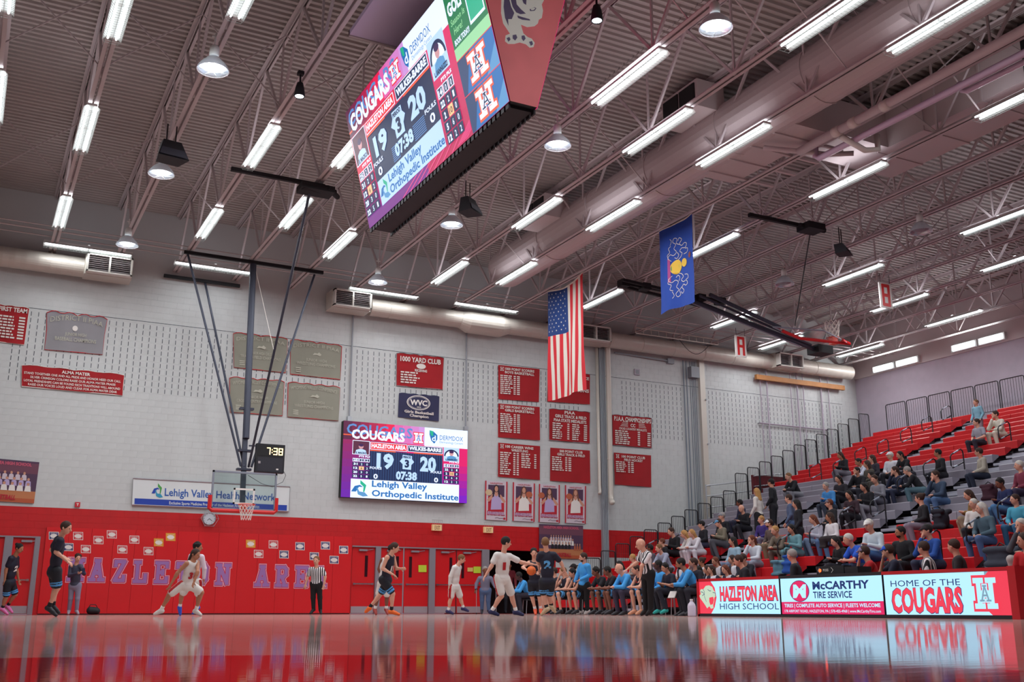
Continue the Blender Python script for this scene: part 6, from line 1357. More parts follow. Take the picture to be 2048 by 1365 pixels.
def make_figure(J, look, S, res, clothes, hair='k', hairstyle='short', tone='p', beard=None, cap=None, fingers=True, sleeve='short', legs='shorts', name='person', parent_loc=None, extra=None, shoe='#222222', sock=None):
    """J: joints (Vector) nk hd sL sR eL eR wL wR hL hR kL kR aL aR tL tR; look = way the face points; S = scale to 1.8 m"""
    up = unit(J['nk']-(J['hL']+J['hR'])/2); rt = J['sR']-J['sL']; r, f, u = frame(up, rt)   # f points to the figure's back or front
    front = f
    pel = (J['hL']+J['hR'])/2; sh = (J['sL']+J['sR'])/2
    tank = sleeve == 'tank'
    def torso(q, g, k=.03, low=True):
        c1 = pel.lerp(sh, .72); c2 = pel.lerp(sh, .36)
        q.ell(c1, (r, front, u), ((.155+g)*S, (.105+g)*S, (.19+g)*S), k); q.ell(c2, (r, front, u), ((.142+g)*S, (.103+g)*S, (.18+g)*S), k)
        (q.cone(J['sL'].lerp(sh, .2), J['sR'].lerp(sh, .2), (.066+g)*S, (.066+g)*S, k) if not (tank and not low) else q.cone(J['sL'].lerp(sh, .45), J['sR'].lerp(sh, .45), (.058+g)*S, (.058+g)*S, k)); q.cone(sh.lerp(pel, .1), sh.lerp(pel, .3), (.1+g)*S, (.1+g)*S, k)
        if low:
            hr = frame(up, J['hR']-J['hL']); q.ell(pel, (hr[0], hr[1], hr[2]), ((.155+g)*S, (.12+g)*S, (.12+g)*S), k)
    b = SDF(); torso(b, -.012)
    hd = J['hd']; L_ = unit(look); hup = unit(hd-J['nk']); hup = unit(hup+Vector((0, 0, .6))); hr_ = L_.cross(hup).normalized(); hf = hup.cross(hr_).normalized()
    hrf = (hr_, hf, hup)
    b.cone(sh, hd-hup*.06*S-hf*.01*S, .062*S, .052*S, .03)
    b.ell(hd+hup*.015*S, hrf, (.079*S, .1*S, .106*S), .015); b.ell(hd+hf*.035*S-hup*.05*S, hrf, (.057*S, .064*S, .066*S), .03)
    if True:
        b.cone(hd+hf*.094*S+hup*.012*S, hd+hf*.119*S-hup*.02*S, .011*S, .016*S, .008)
        for s_ in (-1, 1):
            b.ell(hd+hr_*s_*.083*S-hf*.008*S-hup*.005*S, hrf, (.012*S, .022*S, .03*S), .006); b.ell(hd+hr_*s_*.03*S+hf*.107*S+hup*.012*S, hrf, (.018*S, .012*S, .011*S), .01, -1)
        b.ell(hd+hf*.097*S-hup*.054*S, hrf, (.022*S, .012*S, .01*S), .01)
    for s_, e_, w_ in (('sL', 'eL', 'wL'), ('sR', 'eR', 'wR')):
        b.cone(J[s_], J[e_], .05*S, .038*S, .03); b.cone(J[e_].lerp(J[w_], .25), J[e_], .041*S, .038*S, .02); b.cone(J[e_], J[w_], .038*S, .026*S, .02)
        d = unit(J[w_]-J[e_]); hk = J.get('h'+s_[1]+'d'); hd_ = unit(hk) if hk is not None else d
        pr_ = hd_.cross(L_ if abs(hd_.dot(L_)) < .9 else Vector((0, 0, 1))).normalized(); pn = pr_.cross(hd_).normalized()
        pc = J[w_]+hd_*.055*S
        b.ell(pc, (pr_, pn, hd_), (.036*S, .017*S, .048*S), .015)
        if fingers:
            sg = 1 if s_ == 'sL' else -1
            for k_, (o_, l_) in enumerate(((-.027, .058), (-.009, .072), (.009, .068), (.026, .052))):
                a0 = pc+hd_*.036*S+pr_*o_*S; a1 = a0+(hd_*.85+pn*.25*sg).normalized()*l_*.55*S+pr_*o_*.25*S; a2 = a1+(hd_*.6+pn*.7*sg).normalized()*l_*.5*S
                b.cone(a0, a1, .0095*S, .0088*S, .004); b.cone(a1, a2, .0088*S, .0075*S, .004)
            t0 = pc-hd_*.02*S+pr_*.03*S*-1; b.cone(t0, t0+(hd_*.6-pr_*.75+pn*.2*sg).normalized()*.045*S, .0125*S, .0105*S, .008); t1 = t0+(hd_*.6-pr_*.75+pn*.2*sg).normalized()*.045*S; b.cone(t1, t1+hd_*.03*S, .0105*S, .008*S, .004)
        else: b.cone(pc, pc+hd_*.075*S, .027*S, .016*S, .01)
    for h_, k_, a_, t_ in (('hL', 'kL', 'aL', 'tL'), ('hR', 'kR', 'aR', 'tR')):
        b.cone(J[h_], J[k_], .083*S, .053*S, .04); b.cone(J[k_], J[a_], .05*S, .034*S, .03); cf = J[k_].lerp(J[a_], .3); back = unit(J[a_]-J[t_]+Vector((0, 0, .001)))
        b.ell(cf+back*.018*S, frame(J[k_]-J[a_], rt if abs(unit(J[k_]-J[a_]).dot(unit(rt))) < .9 else Vector((0, 1, 0))), (.045*S, .052*S, .1*S), .03)
        b.cone(J[a_], J[a_].lerp(J[t_], .8)-Vector((0, 0, .01)), .034*S, .026*S, .02)
    out = []
    tm = skin_col(tone); vs, fs = b.mesh(res)
    org = Vector(parent_loc) if parent_loc is not None else Vector((0, 0, 0))
    def link(nm, q, mat, par, rs=None, vals=None, label=None):
        vs, fs = q.mesh(rs or res)
        if len(vs) == 0: return None
        va = None
        if vals: va = vals(vs)
        me = mesh_of(nm, vs-np.array(org), fs, mat, va); o = bpy.data.objects.new(nm, me); C.objects.link(o); o.parent = par
        if label: o['label'] = label
        return o
    me = mesh_of(name, vs-np.array(org), fs, tm); body = bpy.data.objects.new(name, me); C.objects.link(body); body.location = org; WL[body.name] = org.copy()
    # ---- clothes
    top, bot = clothes
    vr = np.array(r); vf = np.array(front); vu = np.array(u); pc_ = np.array(pel)
    lat = lambda vs: (vs-pc_)@vr/S+10
    q = SDF(); torso(q, .008, low=False); ph = frame(up, J['hR']-J['hL'])
    if sleeve != 'tank' or True:
        q.ell(pel+up*.02*S, ph, (.17*S, .135*S, .12*S), .03)
    for s_, e_, w_ in (('sL', 'eL', 'wL'), ('sR', 'eR', 'wR')):
        if sleeve == 'short': q.cone(J[s_], J[s_].lerp(J[e_], .62), .062*S, .066*S, .03)
        elif sleeve == 'long': q.cone(J[s_], J[e_], .062*S, .055*S, .03); q.cone(J[e_], J[e_].lerp(J[w_], .93), .056*S, .043*S, .02)
        else: q.cone(J[s_].lerp(sh, .5), J[s_].lerp(sh, .3)-u*.02*S, .06*S, .05*S, .02)
    q.cone(sh+u*.01*S, sh+u*.045*S, .082*S, .068*S, .02)
    if sleeve == 'tank':
        q.ell(sh+u*.08*S, hrf, (.075*S, .09*S, .085*S), .01, -1)
    else: q.ell(sh+u*.1*S+front*.03*S, hrf, (.062*S, .075*S, .06*S), .01, -1)
    shirt = link('jersey' if sleeve == 'tank' else 'shirt', q, top, body, vals=lat)
    q = SDF(); q.ell(pel-up*.02*S, ph, (.178*S, .14*S, .125*S), .03)
    sd = []
    for h_, k_, a_ in (('hL', 'kL', 'aL'), ('hR', 'kR', 'aR')):
        if legs == 'shorts': q.cone(J[h_], J[h_].lerp(J[k_], .78), .1*S, .094*S, .03)
        else: q.cone(J[h_], J[k_], .1*S, .07*S, .04); q.cone(J[k_], J[k_].lerp(J[a_], .97), .07*S, .055*S, .03)
    if legs == 'shorts':
        for h_, k_ in (('hL', 'kL'), ('hR', 'kR')):
            pass
    def hem(vs):
        o_ = np.zeros(len(vs))
        for h_, k_ in (('hL', 'kL'), ('hR', 'kR')):
            A = np.array(J[h_]); D = np.array(J[k_]-J[h_]); L2 = D@D; t = (vs-A)@D/L2; dd = np.linalg.norm(vs-A-t[:, None]*D, axis=1)
            if bot.name.startswith('side'):
                v_ = (vs-A)-np.outer(t, D); sgn = -1 if h_ == 'hL' else 1; l = (v_@vr)*sgn; o_ = np.maximum(o_, ((l > .06*S) & (dd < .16*S) & (np.abs(v_@vf) < .042*S)).astype(float))
            else: o_ = np.maximum(o_, (((t > .62) & (t < .69)) | ((t > .74) & (t < .86))) & (dd < .14*S))
        return o_
    pants = link('shorts' if legs == 'shorts' else 'trousers', q, bot, body, vals=hem if legs == 'shorts' else None)
    if shoe:
        ms = pm('shoe_'+shoe.strip('#'), shoe, .5)
        for a_, t_, k_ in (('aL', 'tL', 'kL'), ('aR', 'tR', 'kR')):
            q = SDF(); an, to = J[a_], J[t_]; dd = unit(to-an); he = an-dd*.035*S-Vector((0, 0, .035*S)); 
            q.cone(an-Vector((0, 0, .01*S)), he, .045*S, .042*S, .02); q.cone(he, to-Vector((0, 0, .0)), .042*S, .033*S, .03); q.cone(an, to.lerp(an, .4), .04*S, .038*S, .03)
            q.cut(Vector((0, 0, min(he.z, to.z)-.032*S)), (0, 0, -1)); link('shoe', q, ms, body)
            if sock:
                q = SDF(); q.cone(an, an.lerp(J[k_], .22), .041*S, .044*S, .01); link('sock', q, pm('sock_'+sock.strip('#'), sock, .8), body)
    # ---- hair, eyes
    if hairstyle != 'bald' or cap:
        q = SDF(); hc_ = hd+hup*.028*S-hf*.012*S
        if cap:
            q.ell(hd+hup*.035*S, hrf, (.088*S, .108*S, .09*S), .01); q.cut(hd+hup*.03*S, -hup)
            q.cone(hd+hup*.045*S+hf*.08*S-hr_*.03*S, hd+hup*.035*S+hf*.15*S, .014*S, .01*S, .02); q.cone(hd+hup*.045*S+hf*.08*S+hr_*.03*S, hd+hup*.035*S+hf*.15*S, .014*S, .01*S, .02)
            link('cap', q, pm('cap_'+cap.strip('#'), cap, .8), body)
            q = SDF()
        q.ell(hc_, hrf, (.09*S, .106*S, .105*S), .01)
        if hairstyle == 'curly':
            rnd = random.Random(int(hd.x*100))
            for i in range(22):
                th = rnd.uniform(0, 2*PI); ph_ = rnd.uniform(.0, 1.3); q.ell(hc_+(hr_*math.cos(th)*math.sin(ph_)+hf*math.sin(th)*math.sin(ph_)*.9+hup*math.cos(ph_))*.092*S, hrf, (.026*S,)*3, .015)
        if hairstyle in ('long', 'pony'):
            if hairstyle == 'long':
                for s_ in (-1, 1): q.cone(hd-hf*.05*S+hr_*s_*.055*S, sh-hf*.06*S+hr_*s_*.06*S-hup*.03*S, .05*S, .045*S, .03)
            q.cone(hd-hf*.075*S, J['nk']-hf*.09*S-hup*(.1 if hairstyle == 'long' else .06)*S, .05*S, .04*S, .03)
        if hairstyle == 'bun': q.ell(hc_-hf*.1*S+hup*.04*S, hrf, (.045*S,)*3, .02)
        q.ell(hd+hf*.105*S-hup*.03*S, hrf, (.085*S, .095*S, .11*S), .01, -1)
        if hairstyle in ('short', 'curly', 'thin'): q.cut(hd-hup*(.03 if hairstyle != 'thin' else .0)*S, -hup*.8+hf*.75)
        link('hair', q, hair_col(hair), body)
    if beard:
        q = SDF(); q.ell(hd+hf*.04*S-hup*.06*S, hrf, (.06*S, .062*S, .055*S), .01); q.ell(hd+hf*.07*S-hup*.0*S, hrf, (.09*S, .12*S, .042*S), .01, -1); link('beard', q, hair_col(beard), body)
    if True:
        m = MB([pm('eye_dark', '#1a1014', .3), pm('lip', '#8a3f3c', .6)])
        for s_ in (-1, 1): c_ = hd+hr_*s_*.03*S+hf*.093*S+hup*.012*S; m.lathe(c_, [(.002, .009*S), (.009*S, .004*S), (.011*S, 0), (.009*S, -.004*S), (.002, -.009*S)], 8, MT['eye_dark'])
        m.lathe(hd+hf*.103*S-hup*.052*S, [(.002, .006*S), (.02*S, 0), (.002, -.006*S)], 8, MT['lip']); m.build('face_features', body)
    return body, shirt, pants
def decal(target, body, txt, center, right, upv, nrm_, w_, h_, mat, bold=.06, name='lettering'):
    """letters wrapped on the cloth surface of target"""
    me = target.data; bv = BVHTree.FromPolygons([v.co[:] for v in me.vertices], [p.vertices[:] for p in me.polygons]); org = wl(body)
    vs, fs = glyphs(txt, bold); x0 = min(v[0] for v in vs); x1 = max(v[0] for v in vs); y0 = min(v[1] for v in vs); y1 = max(v[1] for v in vs)
    m = MB([mat]); out = []
    for x, y in vs:
        P_ = Vector(center)-org+right*((x-x0)/(x1-x0)-.5)*w_+upv*((y-y0)/(y1-y0)-.5)*h_
        hit = bv.ray_cast(P_+nrm_*.5, -nrm_, 1.0)
        out.append((hit[0] if hit[0] is not None else P_)+nrm_*.016)
    m.add(out, fs, mat); m.build(name, body, local=True)
# ---------------------------------------------------------------- people on the floor, joints measured in the photograph
KEYS = ['hd','nk','sL','eL','wL','sR','eR','wR','hL','kL','aL','tL','hR','kR','aR','tR']
def px_joints(org, sc_, W, pts, foot=True):
    """pts: name -> (x, y, depth offset) in a zoomed crop whose origin is org; feet are brought onto the floor"""
    J = {}
    for k, q in pts.items(): J[k] = at(org[0]+q[0]/sc_, org[1]+q[1]/sc_, W=W+(q[2] if len(q) > 2 else 0))
    zf = min(J['tL'].z, J['tR'].z)-.033; zt = J['hd'].z
    for k in J: J[k].z = (J[k].z-zf)*zt/(zt-zf)
    return J
M_jn = pm('jersey_navy', '#14162c', .7); M_jw = pm('jersey_white', '#dcd8d4', .7); M_jred = pm('print_red', '#b3121f', .7); M_jbl = pm('print_light_blue', '#5aa5dc', .7)
M_sn = two('shorts_navy', '#11131f', '#4f9ad6'); M_sw_ = two('side_stripe_shorts', '#dcd8d2', '#b3121f'); M_ref = two('referee_stripes', '#f0ecee', '#15131a', 'stripe', 17.0)
M_bk = pm('trousers_black', '#111116', .8); M_sky = pm('sweater_sky_blue', '#3f9be0', .8)
def person(label, org, sc_, W, pts, look, clothes, group='players and referees on the court', S=1.0, num=None, **kw):
    J = px_joints(org, sc_, W, pts); fp = (J['tL']+J['tR'])/2; fp.z = 0
    b, s, p_ = make_figure(J, look, S, .0115, clothes, parent_loc=fp, **kw)
    props(b, label, 'person', group)
    if num and s is not None:
        tx, mt, back, w_, h_, t_ = num
        up = unit(J['nk']-(J['hL']+J['hR'])/2); r, f, u = frame(up, J['sR']-J['sL']); n_ = -f if back else f; right = r if back else -r
        c = ((J['hL']+J['hR'])/2).lerp((J['sL']+J['sR'])/2, t_); decal(s, b, tx, c, right, u, n_, w_*S, h_*S, mt)
    return b, J
R_ = RT.copy(); FWH = Vector((math.sin(YAW), math.cos(YAW), 0)); LOOKR = R_; LOOKL = -R_; LOOKC = -FWH; LOOKA = FWH
O1, Z1 = (0, 980), 4.875; O2, Z2 = (340, 980), 4.875; O3, Z3 = (680, 1000), 5.25; O4, Z4 = (1020, 1000), 5.12
def D(**k): return k
person('player in navy and light blue uniform with pink shoes walking at the left edge', O1, Z1, 27.8, D(hd=(188,572),nk=(150,632),sR=(105,668,-.14),eR=(60,775,-.16),wR=(48,870,-.16),sL=(165,665,.14),eL=(165,790,.2),wL=(182,870,.24),hR=(75,895,-.09),kR=(62,1035,-.1),aR=(25,1140,-.1),tR=(75,1190,-.1),hL=(115,895,.09),kL=(150,1010,.1),aL=(75,1115,.1),tL=(120,1175,.1)),
  LOOKR+LOOKC*.2, (M_jn, M_sn), hair='k', hairstyle='bun', tone='t', sleeve='short', shoe='#e07ab8', sock='#1a1a22', S=1.02, num=('2', M_sw, False, .14, .16, .62))
person('tall player in navy uniform and dark shoes striding by the left doors', O1, Z1, 21.5, D(hd=(643,372),nk=(600,448),sR=(592,495,-.18),eR=(548,600,-.22),wR=(655,682,-.24),sL=(560,485,.18),eL=(505,580,.3),wL=(640,655,.28),hR=(550,780,-.1),kR=(562,935,-.1),aR=(478,1118,-.1),tR=(550,1190,-.1),hL=(520,785,.1),kL=(545,930,.12),aL=(520,1105,.14),tL=(575,1165,.16)),
  LOOKR+LOOKC*.1, (M_jn, M_sn), hair='n', hairstyle='short', tone='p', sleeve='short', shoe='#1c1c24', sock='#16161c', S=1.08)
bo, bj = person('boy in a dark puffer jacket looking at his phone against the wall pad', O1, Z1, 28.6, D(hd=(758,668),nk=(742,722),sR=(690,752),eR=(678,835,-.1),wR=(762,812,-.25),sL=(792,748),eL=(820,815,-.08),wL=(800,805,-.25),hR=(702,925),kR=(690,1050,-.02),aR=(674,1165),tR=(668,1195,-.16),hL=(765,925),kL=(757,1050,-.02),aL=(748,1165),tL=(765,1195,-.14)),
  LOOKC*.7+LOOKR*.5+V(0,0,-.6), (pm('puffer', '#3b3d52', .6, bump=.6, bscale=9), pm('sweat_grey', '#8c88a0', .85)), group='people along the end wall', hair='n', hairstyle='curly', tone='p', sleeve='long', legs='long', shoe='#a8a4b0', S=.92)
person('player in white uniform behind the crouching number 31', O2, Z2, 25.0, D(hd=(268,562),nk=(255,622),sR=(205,650,.12),eR=(180,750,.15),wR=(190,850,.1),sL=(312,660,-.08),eL=(335,770,-.1),wL=(330,865,-.1),hR=(190,905,.08),kR=(115,1030,.05),aR=(95,1150,.05),tR=(100,1218,.0),hL=(275,905,-.05),kL=(275,1040),aL=(268,1150),tL=(225,1208)),
  LOOKR+LOOKA*.1, (pm('jersey_pinkish', '#d6c4d0', .7), M_sw_), hair='k', hairstyle='curly', tone='t', sleeve='long', shoe='#2b4fc0', sock='#e6e2e0', S=1.0)
person('player number 31 in white crouching with legs wide apart', O2, Z2, 23.2, D(hd=(248,632),nk=(222,690),sR=(160,722,-.15),eR=(72,815,-.22),wR=(8,925,-.28),sL=(268,712,.08),eL=(268,805,-.22),wL=(236,895,-.32),hR=(120,925,-.08),kR=(-8,1028,-.2),aR=(-88,1178,-.2),tR=(-150,1215,-.22),hL=(205,935,.08),kL=(308,1005,.02),aL=(252,1182,.05),tL=(300,1222,.0)),
  LOOKR+LOOKC*.35, (M_jw, M_sw_), hair='n', hairstyle='pony', tone='t', sleeve='tank', shoe='#d9d4d0', sock='#ece8e4', S=1.0, num=('31', M_jred, False, .17, .16, .5))
person('referee in striped shirt and black trousers standing against the wall pad', O2, Z2, 30.2, D(hd=(1427,692),nk=(1425,752),sR=(1368,785),eR=(1340,868,-.03),wR=(1322,935,-.08),sL=(1488,785),eL=(1512,862,-.03),wL=(1500,938,-.08),hR=(1398,925),kR=(1395,1075),aR=(1398,1195),tR=(1368,1238,-.17),hL=(1452,925),kL=(1460,1075),aL=(1465,1200),tL=(1472,1240,-.18)),
  LOOKC+LOOKL*.15, (M_ref, M_bk), hair='l', hairstyle='thin', tone='p', sleeve='short', legs='long', shoe='#141418', S=1.02)
person('player in white almost hidden behind the navy player in orange shoes', O3, Z3, 27.0, D(hd=(545,520,.1),nk=(520,585),sR=(440,640),eR=(408,740),wR=(440,840),sL=(535,640),eL=(545,740,.1),wL=(560,800,.1),hR=(430,895),kR=(400,1040),aR=(365,1185),tR=(378,1238,-.1),hL=(495,895),kL=(492,1050),aL=(485,1185),tL=(500,1235,-.1)),
  LOOKR, (M_jw, M_sw_), hair='k', tone='b', sleeve='tank', shoe='#a03a34', sock='#e6e2e0', S=1.0)
person('player in navy with bright orange shoes standing before the grey door post', O3, Z3, 25.4, D(hd=(572,505),nk=(540,568),sR=(492,612,-.16),eR=(448,735,-.2),wR=(552,798,-.26),sL=(560,605,.16),eL=(592,735,.1),wL=(638,735,-.02),hR=(448,855,-.09),kR=(555,1012,-.12),aR=(538,1200,-.1),tR=(618,1238,-.1),hL=(505,860,.09),kL=(425,1015,.1),aL=(305,1168,.1),tL=(268,1212,.1)),
  LOOKR, (M_jn, M_sn), hair='n', tone='p', sleeve='tank', shoe='#ef6a1e', sock='#16161c', S=1.03, num=('11', M_sw, False, .14, .15, .55))
person('smaller player in white long sleeves and red striped shorts leaning forward', O3, Z3, 29.6, D(hd=(1275,622),nk=(1240,685),sR=(1198,722,-.13),eR=(1160,820,-.16),wR=(1150,915,-.16),sL=(1255,718,.13),eL=(1235,825,.12),wL=(1195,910,.08),hR=(1175,935,-.08),kR=(1165,1068,-.1),aR=(1135,1208,-.1),tR=(1185,1240,-.1),hL=(1225,935,.08),kL=(1265,1060,.1),aL=(1296,1178,.1),tL=(1345,1210,.1)),
  LOOKR, (M_jw, M_sw_), hair='l', tone='p', sleeve='long', shoe='#2a2658', sock='#e6e2e0', S=1.0)
person('big player in white reaching toward the ball, seen from behind', O3, Z3, 23.5, D(hd=(1742,450),nk=(1712,525),sL=(1640,590,-.05),eL=(1592,705,-.12),wL=(1535,800,-.18),sR=(1788,605,.05),eR=(1905,668,.1),wR=(2020,688,.1),hL=(1658,840,-.05),kL=(1695,1035,-.12),aL=(1592,1200,-.1),tL=(1660,1240,-.1),hR=(1740,845,.06),kR=(1805,1035,.1),aR=(1848,1205,.1),tR=(1920,1240,.1)),
  LOOKR+LOOKA*.3, (M_jw, M_sw_), hair='k', tone='p', sleeve='short', shoe='#1d2250', sock='#ece8e4', S=1.06, num=('1', M_jred, True, .07, .17, .6))
b10, j10 = person('dark haired player in navy holding the basketball with both hands', O4, Z4, 27.5, D(hd=(246,548),nk=(248,612),sR=(192,650),eR=(132,700,-.12),wR=(165,722,-.3),sL=(302,652),eL=(335,700,-.05),wL=(290,752,-.3),hR=(215,865),kR=(225,1010,-.05),aR=(258,1150),tR=(262,1195,-.18),hL=(290,865),kL=(300,1010,-.05),aL=(315,1145),tL=(318,1190,-.18)),
  LOOKC, (M_jn, M_sn), hair='k', hairstyle='curly', tone='p', sleeve='tank', shoe='#e0542e', sock='#e6e2e0', S=1.0)
person('player number 2 in navy seen from behind with tan shoes', O4, Z4, 24.6, D(hd=(362,442),nk=(368,515),sL=(308,565),eL=(285,650,.05),wL=(300,725,.2),sR=(455,570),eR=(522,652,.05),wR=(562,745,.05),hL=(338,850),kL=(342,990,-.02),aL=(378,1135,-.05),tL=(325,1198,.02),hR=(425,855),kR=(402,1000,.05),aR=(425,1112,.12),tR=(462,1170,.2)),
  LOOKA, (M_jn, M_sn), hair='l', tone='p', sleeve='short', shoe='#c4ae8c', sock='#16161c', S=1.06, num=('2', M_jbl, True, .16, .19, .68))
person('bearded coach standing in a sky blue pullover and black trousers', O4, Z4, 28.5, D(hd=(752,592),nk=(768,645),sL=(802,690,-.17),eL=(818,790,-.2),wL=(722,838,-.26),sR=(725,680,.15),eR=(692,785,.12),wR=(665,860,.06),hL=(790,895,-.08),kL=(785,1050,-.08),aL=(795,1180,-.08),tL=(765,1215,-.08),hR=(730,895,.08),kR=(735,1050,.08),aR=(730,1180,.08),tR=(690,1212,.08)),
  LOOKL+LOOKC*.2, (M_sky, M_bk), group='people at the team bench', hair='n', beard='n', tone='p', sleeve='long', legs='long', shoe='#d0ccc8', S=1.04)
person('bald referee in striped shirt standing sideways with one arm held out', O4, Z4, 24.0, D(hd=(1340,458),nk=(1375,515),sL=(1422,570,-.17),eL=(1350,690,-.24),wL=(1335,800,-.24),sR=(1345,555,.15),eR=(1300,655,.12),wR=(1215,715,.1),hL=(1440,765,-.09),kL=(1440,960,-.09),aL=(1442,1160,-.09),tL=(1400,1212,-.09),hR=(1385,765,.09),kR=(1385,960,.09),aR=(1390,1160,.09),tR=(1348,1210,.09)),
  LOOKL, (M_ref, M_bk), hairstyle='bald', tone='p', sleeve='short', legs='long', shoe='#121216', S=1.08)
om, oj = person('old man in grey sweater and jeans with two canes by the doorway', O3, Z3, 33.6, D(hd=(1525,742),nk=(1525,795),sR=(1462,835),eR=(1432,900,-.03),wR=(1426,955,-.12),sL=(1585,835),eL=(1612,895,-.03),wL=(1632,945,-.12),hR=(1492,970),kR=(1490,1090),aR=(1490,1195),tR=(1488,1235,-.16),hL=(1560,970),kL=(1556,1090),aL=(1560,1200),tL=(1570,1235,-.16)),
  LOOKC+LOOKR*.3, (pm('sweater_grey', '#77768c', .9), pm('jeans', '#52688f', .85)), group='people along the end wall', hair='g', hairstyle='thin', tone='b', sleeve='long', legs='long', shoe='#2a2a34', S=1.0)
for w_, lab in ((oj['wR'], 'thin silver cane in the right hand of the old man'), (oj['wL'], 'thin silver cane in the left hand of the old man')):
    t = thing('walking_cane', lab, 'cane', (w_.x, w_.y-.05, 0)); m = MB([M_steel]); m.tube([(w_.x, w_.y-.06, .03), (w_.x, w_.y-.04, w_.z-.02)], .011, 8, M_steel); m.build('shaft', t); m = MB([M_blk]); m.tube([(w_.x-.05, w_.y-.04, w_.z-.02), (w_.x+.05, w_.y-.04, w_.z-.01)], .014, 8, M_blk); m.tube([(w_.x, w_.y-.06, 0), (w_.x, w_.y-.06, .04)], .016, 8, M_blk); m.build('grip', t)
# basketball
bc = at(1020+218/5.12, 1000+735/5.12, W=27.1); zf_ = CAM.z; bc.z = (j10['wR'].z+j10['wL'].z)/2
bc.x, bc.y = at(1020+218/5.12, 1147, W=27.1).xy
M_ballm = pm('ball_orange', '#d9621e', .6, bump=.3, bscale=150)
m = MB([M_ballm]); m.lathe(bc, [(.121*math.sin(PI*k/16)+.0005, -.121*math.cos(PI*k/16)) for k in range(17)], 28, M_ballm); bl = thing('basketball', 'orange basketball held by the dark haired player', 'basketball', bc); m.build('ball_skin', bl, smooth=True)
m = MB([M_blk])
for ax_ in (0, 1, 2):
    m.tube([bc+Vector([(math.cos(a), math.sin(a), 0), (math.cos(a), 0, math.sin(a)), (0, math.cos(a), math.sin(a))][ax_])*.1205 for a in [2*PI*k/32 for k in range(32)]], .0025, 4, M_blk, closed=True)
m.build('seam', bl, kind='stuff')
# phone, camera bag, water jug
ph = (bj['wR']+bj['wL'])/2+LOOKC*.08+V(0,0,.05); m = MB([M_blk]); m.box(ph+RT*.12, (.075, .012, .15), M_blk); m.box(ph+RT*.12+V(0,-.008,0), (.066, .004, .135), pm('phone_screen', '#2b3350', .2)); m.build('phone', label='black phone in the hands of the boy', cat='phone')
c0 = at(171.5, 1224, Z=.0+.001) if 0 else Vector((bj['tR'].x+.62, bj['tR'].y-.02, 0))
t = thing('camera_bag', 'small black camera bag on the floor beside the boy', 'bag', c0)
q = SDF(); q.ell(c0+V(0,0,.11), ((1,0,0),(0,1,0),(0,0,1)), (.16,.11,.105), .03); q.ell(c0+V(-.08,0,.12), ((1,0,0),(0,1,0),(0,0,1)), (.08,.09,.1), .03); q.ell(c0+V(.1,-.02,.1), ((1,0,0),(0,1,0),(0,0,1)), (.09,.1,.09), .03); q.cut(c0+V(0,0,.005), (0,0,-1)); vs, fs = q.mesh(.015)
me = mesh_of('bag_body', vs-np.array(c0), fs, M_blk); o = bpy.data.objects.new('bag_body', me); C.objects.link(o); o.parent = t
m = MB([M_dark]); m.tube([c0+V(-.12,0,.19), c0+V(-.08,-.02,.27), c0+V(.06,-.02,.27), c0+V(.12,0,.18)], .012, 6, M_dark); m.build('handle', t)
c0 = at(1383.5, 1234, Z=0.02); c0 = at(1383.5, 1220, W=22.5); c0.z = 0
M_jug = pm('jug_white', '#cfc6d6', .4)
t = thing('water_jug', 'white plastic bottle standing on the floor left of the lit tables', 'bottle', c0); m = MB([M_jug]); m.lathe(c0, [(.01, 0), (.085, .005), (.09, .03), (.088, .12), (.09, .21), (.075, .26), (.04, .3), (.03, .32), (.03, .34)], 20, M_jug); m.build('body', t, smooth=True)
m = MB([M_sw]); m.lathe(c0, [(.034, .335), (.034, .365), (.005, .367)], 14, M_sw); m.build('cap', t)
# ---------------------------------------------------------------- sitting and standing people, shared figures
def mir(d): return {k: Vector(v) for k, v in d.items()}
def both(**k):
    o = {}
    for n, v in k.items():
        if n in ('nk', 'hd'): o[n] = Vector(v)
        else: o[n+'L'] = Vector(v); o[n+'R'] = Vector((-v[0], v[1], v[2]))
    return o
LEG = dict(h=(.1, 0, .1), k=(.14, -.42, .12), a=(.15, -.34, -.33), t=(.16, -.5, -.405))
POSES = [both(nk=(0,-.05,.6), hd=(0,-.09,.765), s=(.18,-.04,.53), e=(.24,-.08,.28), w=(.09,-.27,.21), **LEG),
         both(nk=(0,-.29,.53), hd=(0,-.37,.68), s=(.17,-.24,.48), e=(.19,-.4,.24), w=(.05,-.53,.24), **LEG),
         both(nk=(0,-.12,.59), hd=(0,-.17,.75), s=(.18,-.09,.52), e=(.2,-.22,.26), w=(.06,-.33,.25), **LEG),
         both(nk=(0,-.12,.59), hd=(0,-.2,.74), s=(.18,-.09,.52), e=(.22,-.14,.27), w=(.06,-.36,.33), **LEG),
         both(nk=(0,-.05,.6), hd=(.01,-.09,.765), s=(.18,-.04,.53), e=(.22,-.12,.3), w=(.02,-.22,.33), h=(.1,0,.1), k=(.14,-.42,.12), a=(.08,-.36,-.33), t=(.1,-.52,-.405)),
         both(nk=(0,0,1.06), hd=(0,-.03,1.23), s=(.18,0,1.0), e=(.24,.02,.74), w=(.22,-.14,.52), h=(.1,0,.5), k=(.12,-.03,.07), a=(.12,.02,-.35), t=(.13,-.13,-.41))]
POSES[2]['wR'] = Vector((-.05, -.27, .6)); POSES[2]['eR'] = Vector((-.19, -.33, .3)); POSES[3]['kL'] = Vector((.04, -.46, .17))
LK = [(-.6,-1,0), (-.3,-1,-.1), (-.5,-1,-.1), (-.1,-1,-.8), (-.7,-1,0), (-.3,-1,0)]
_P = {}; DUM = pm('cloth_plain', '#777777', .85)
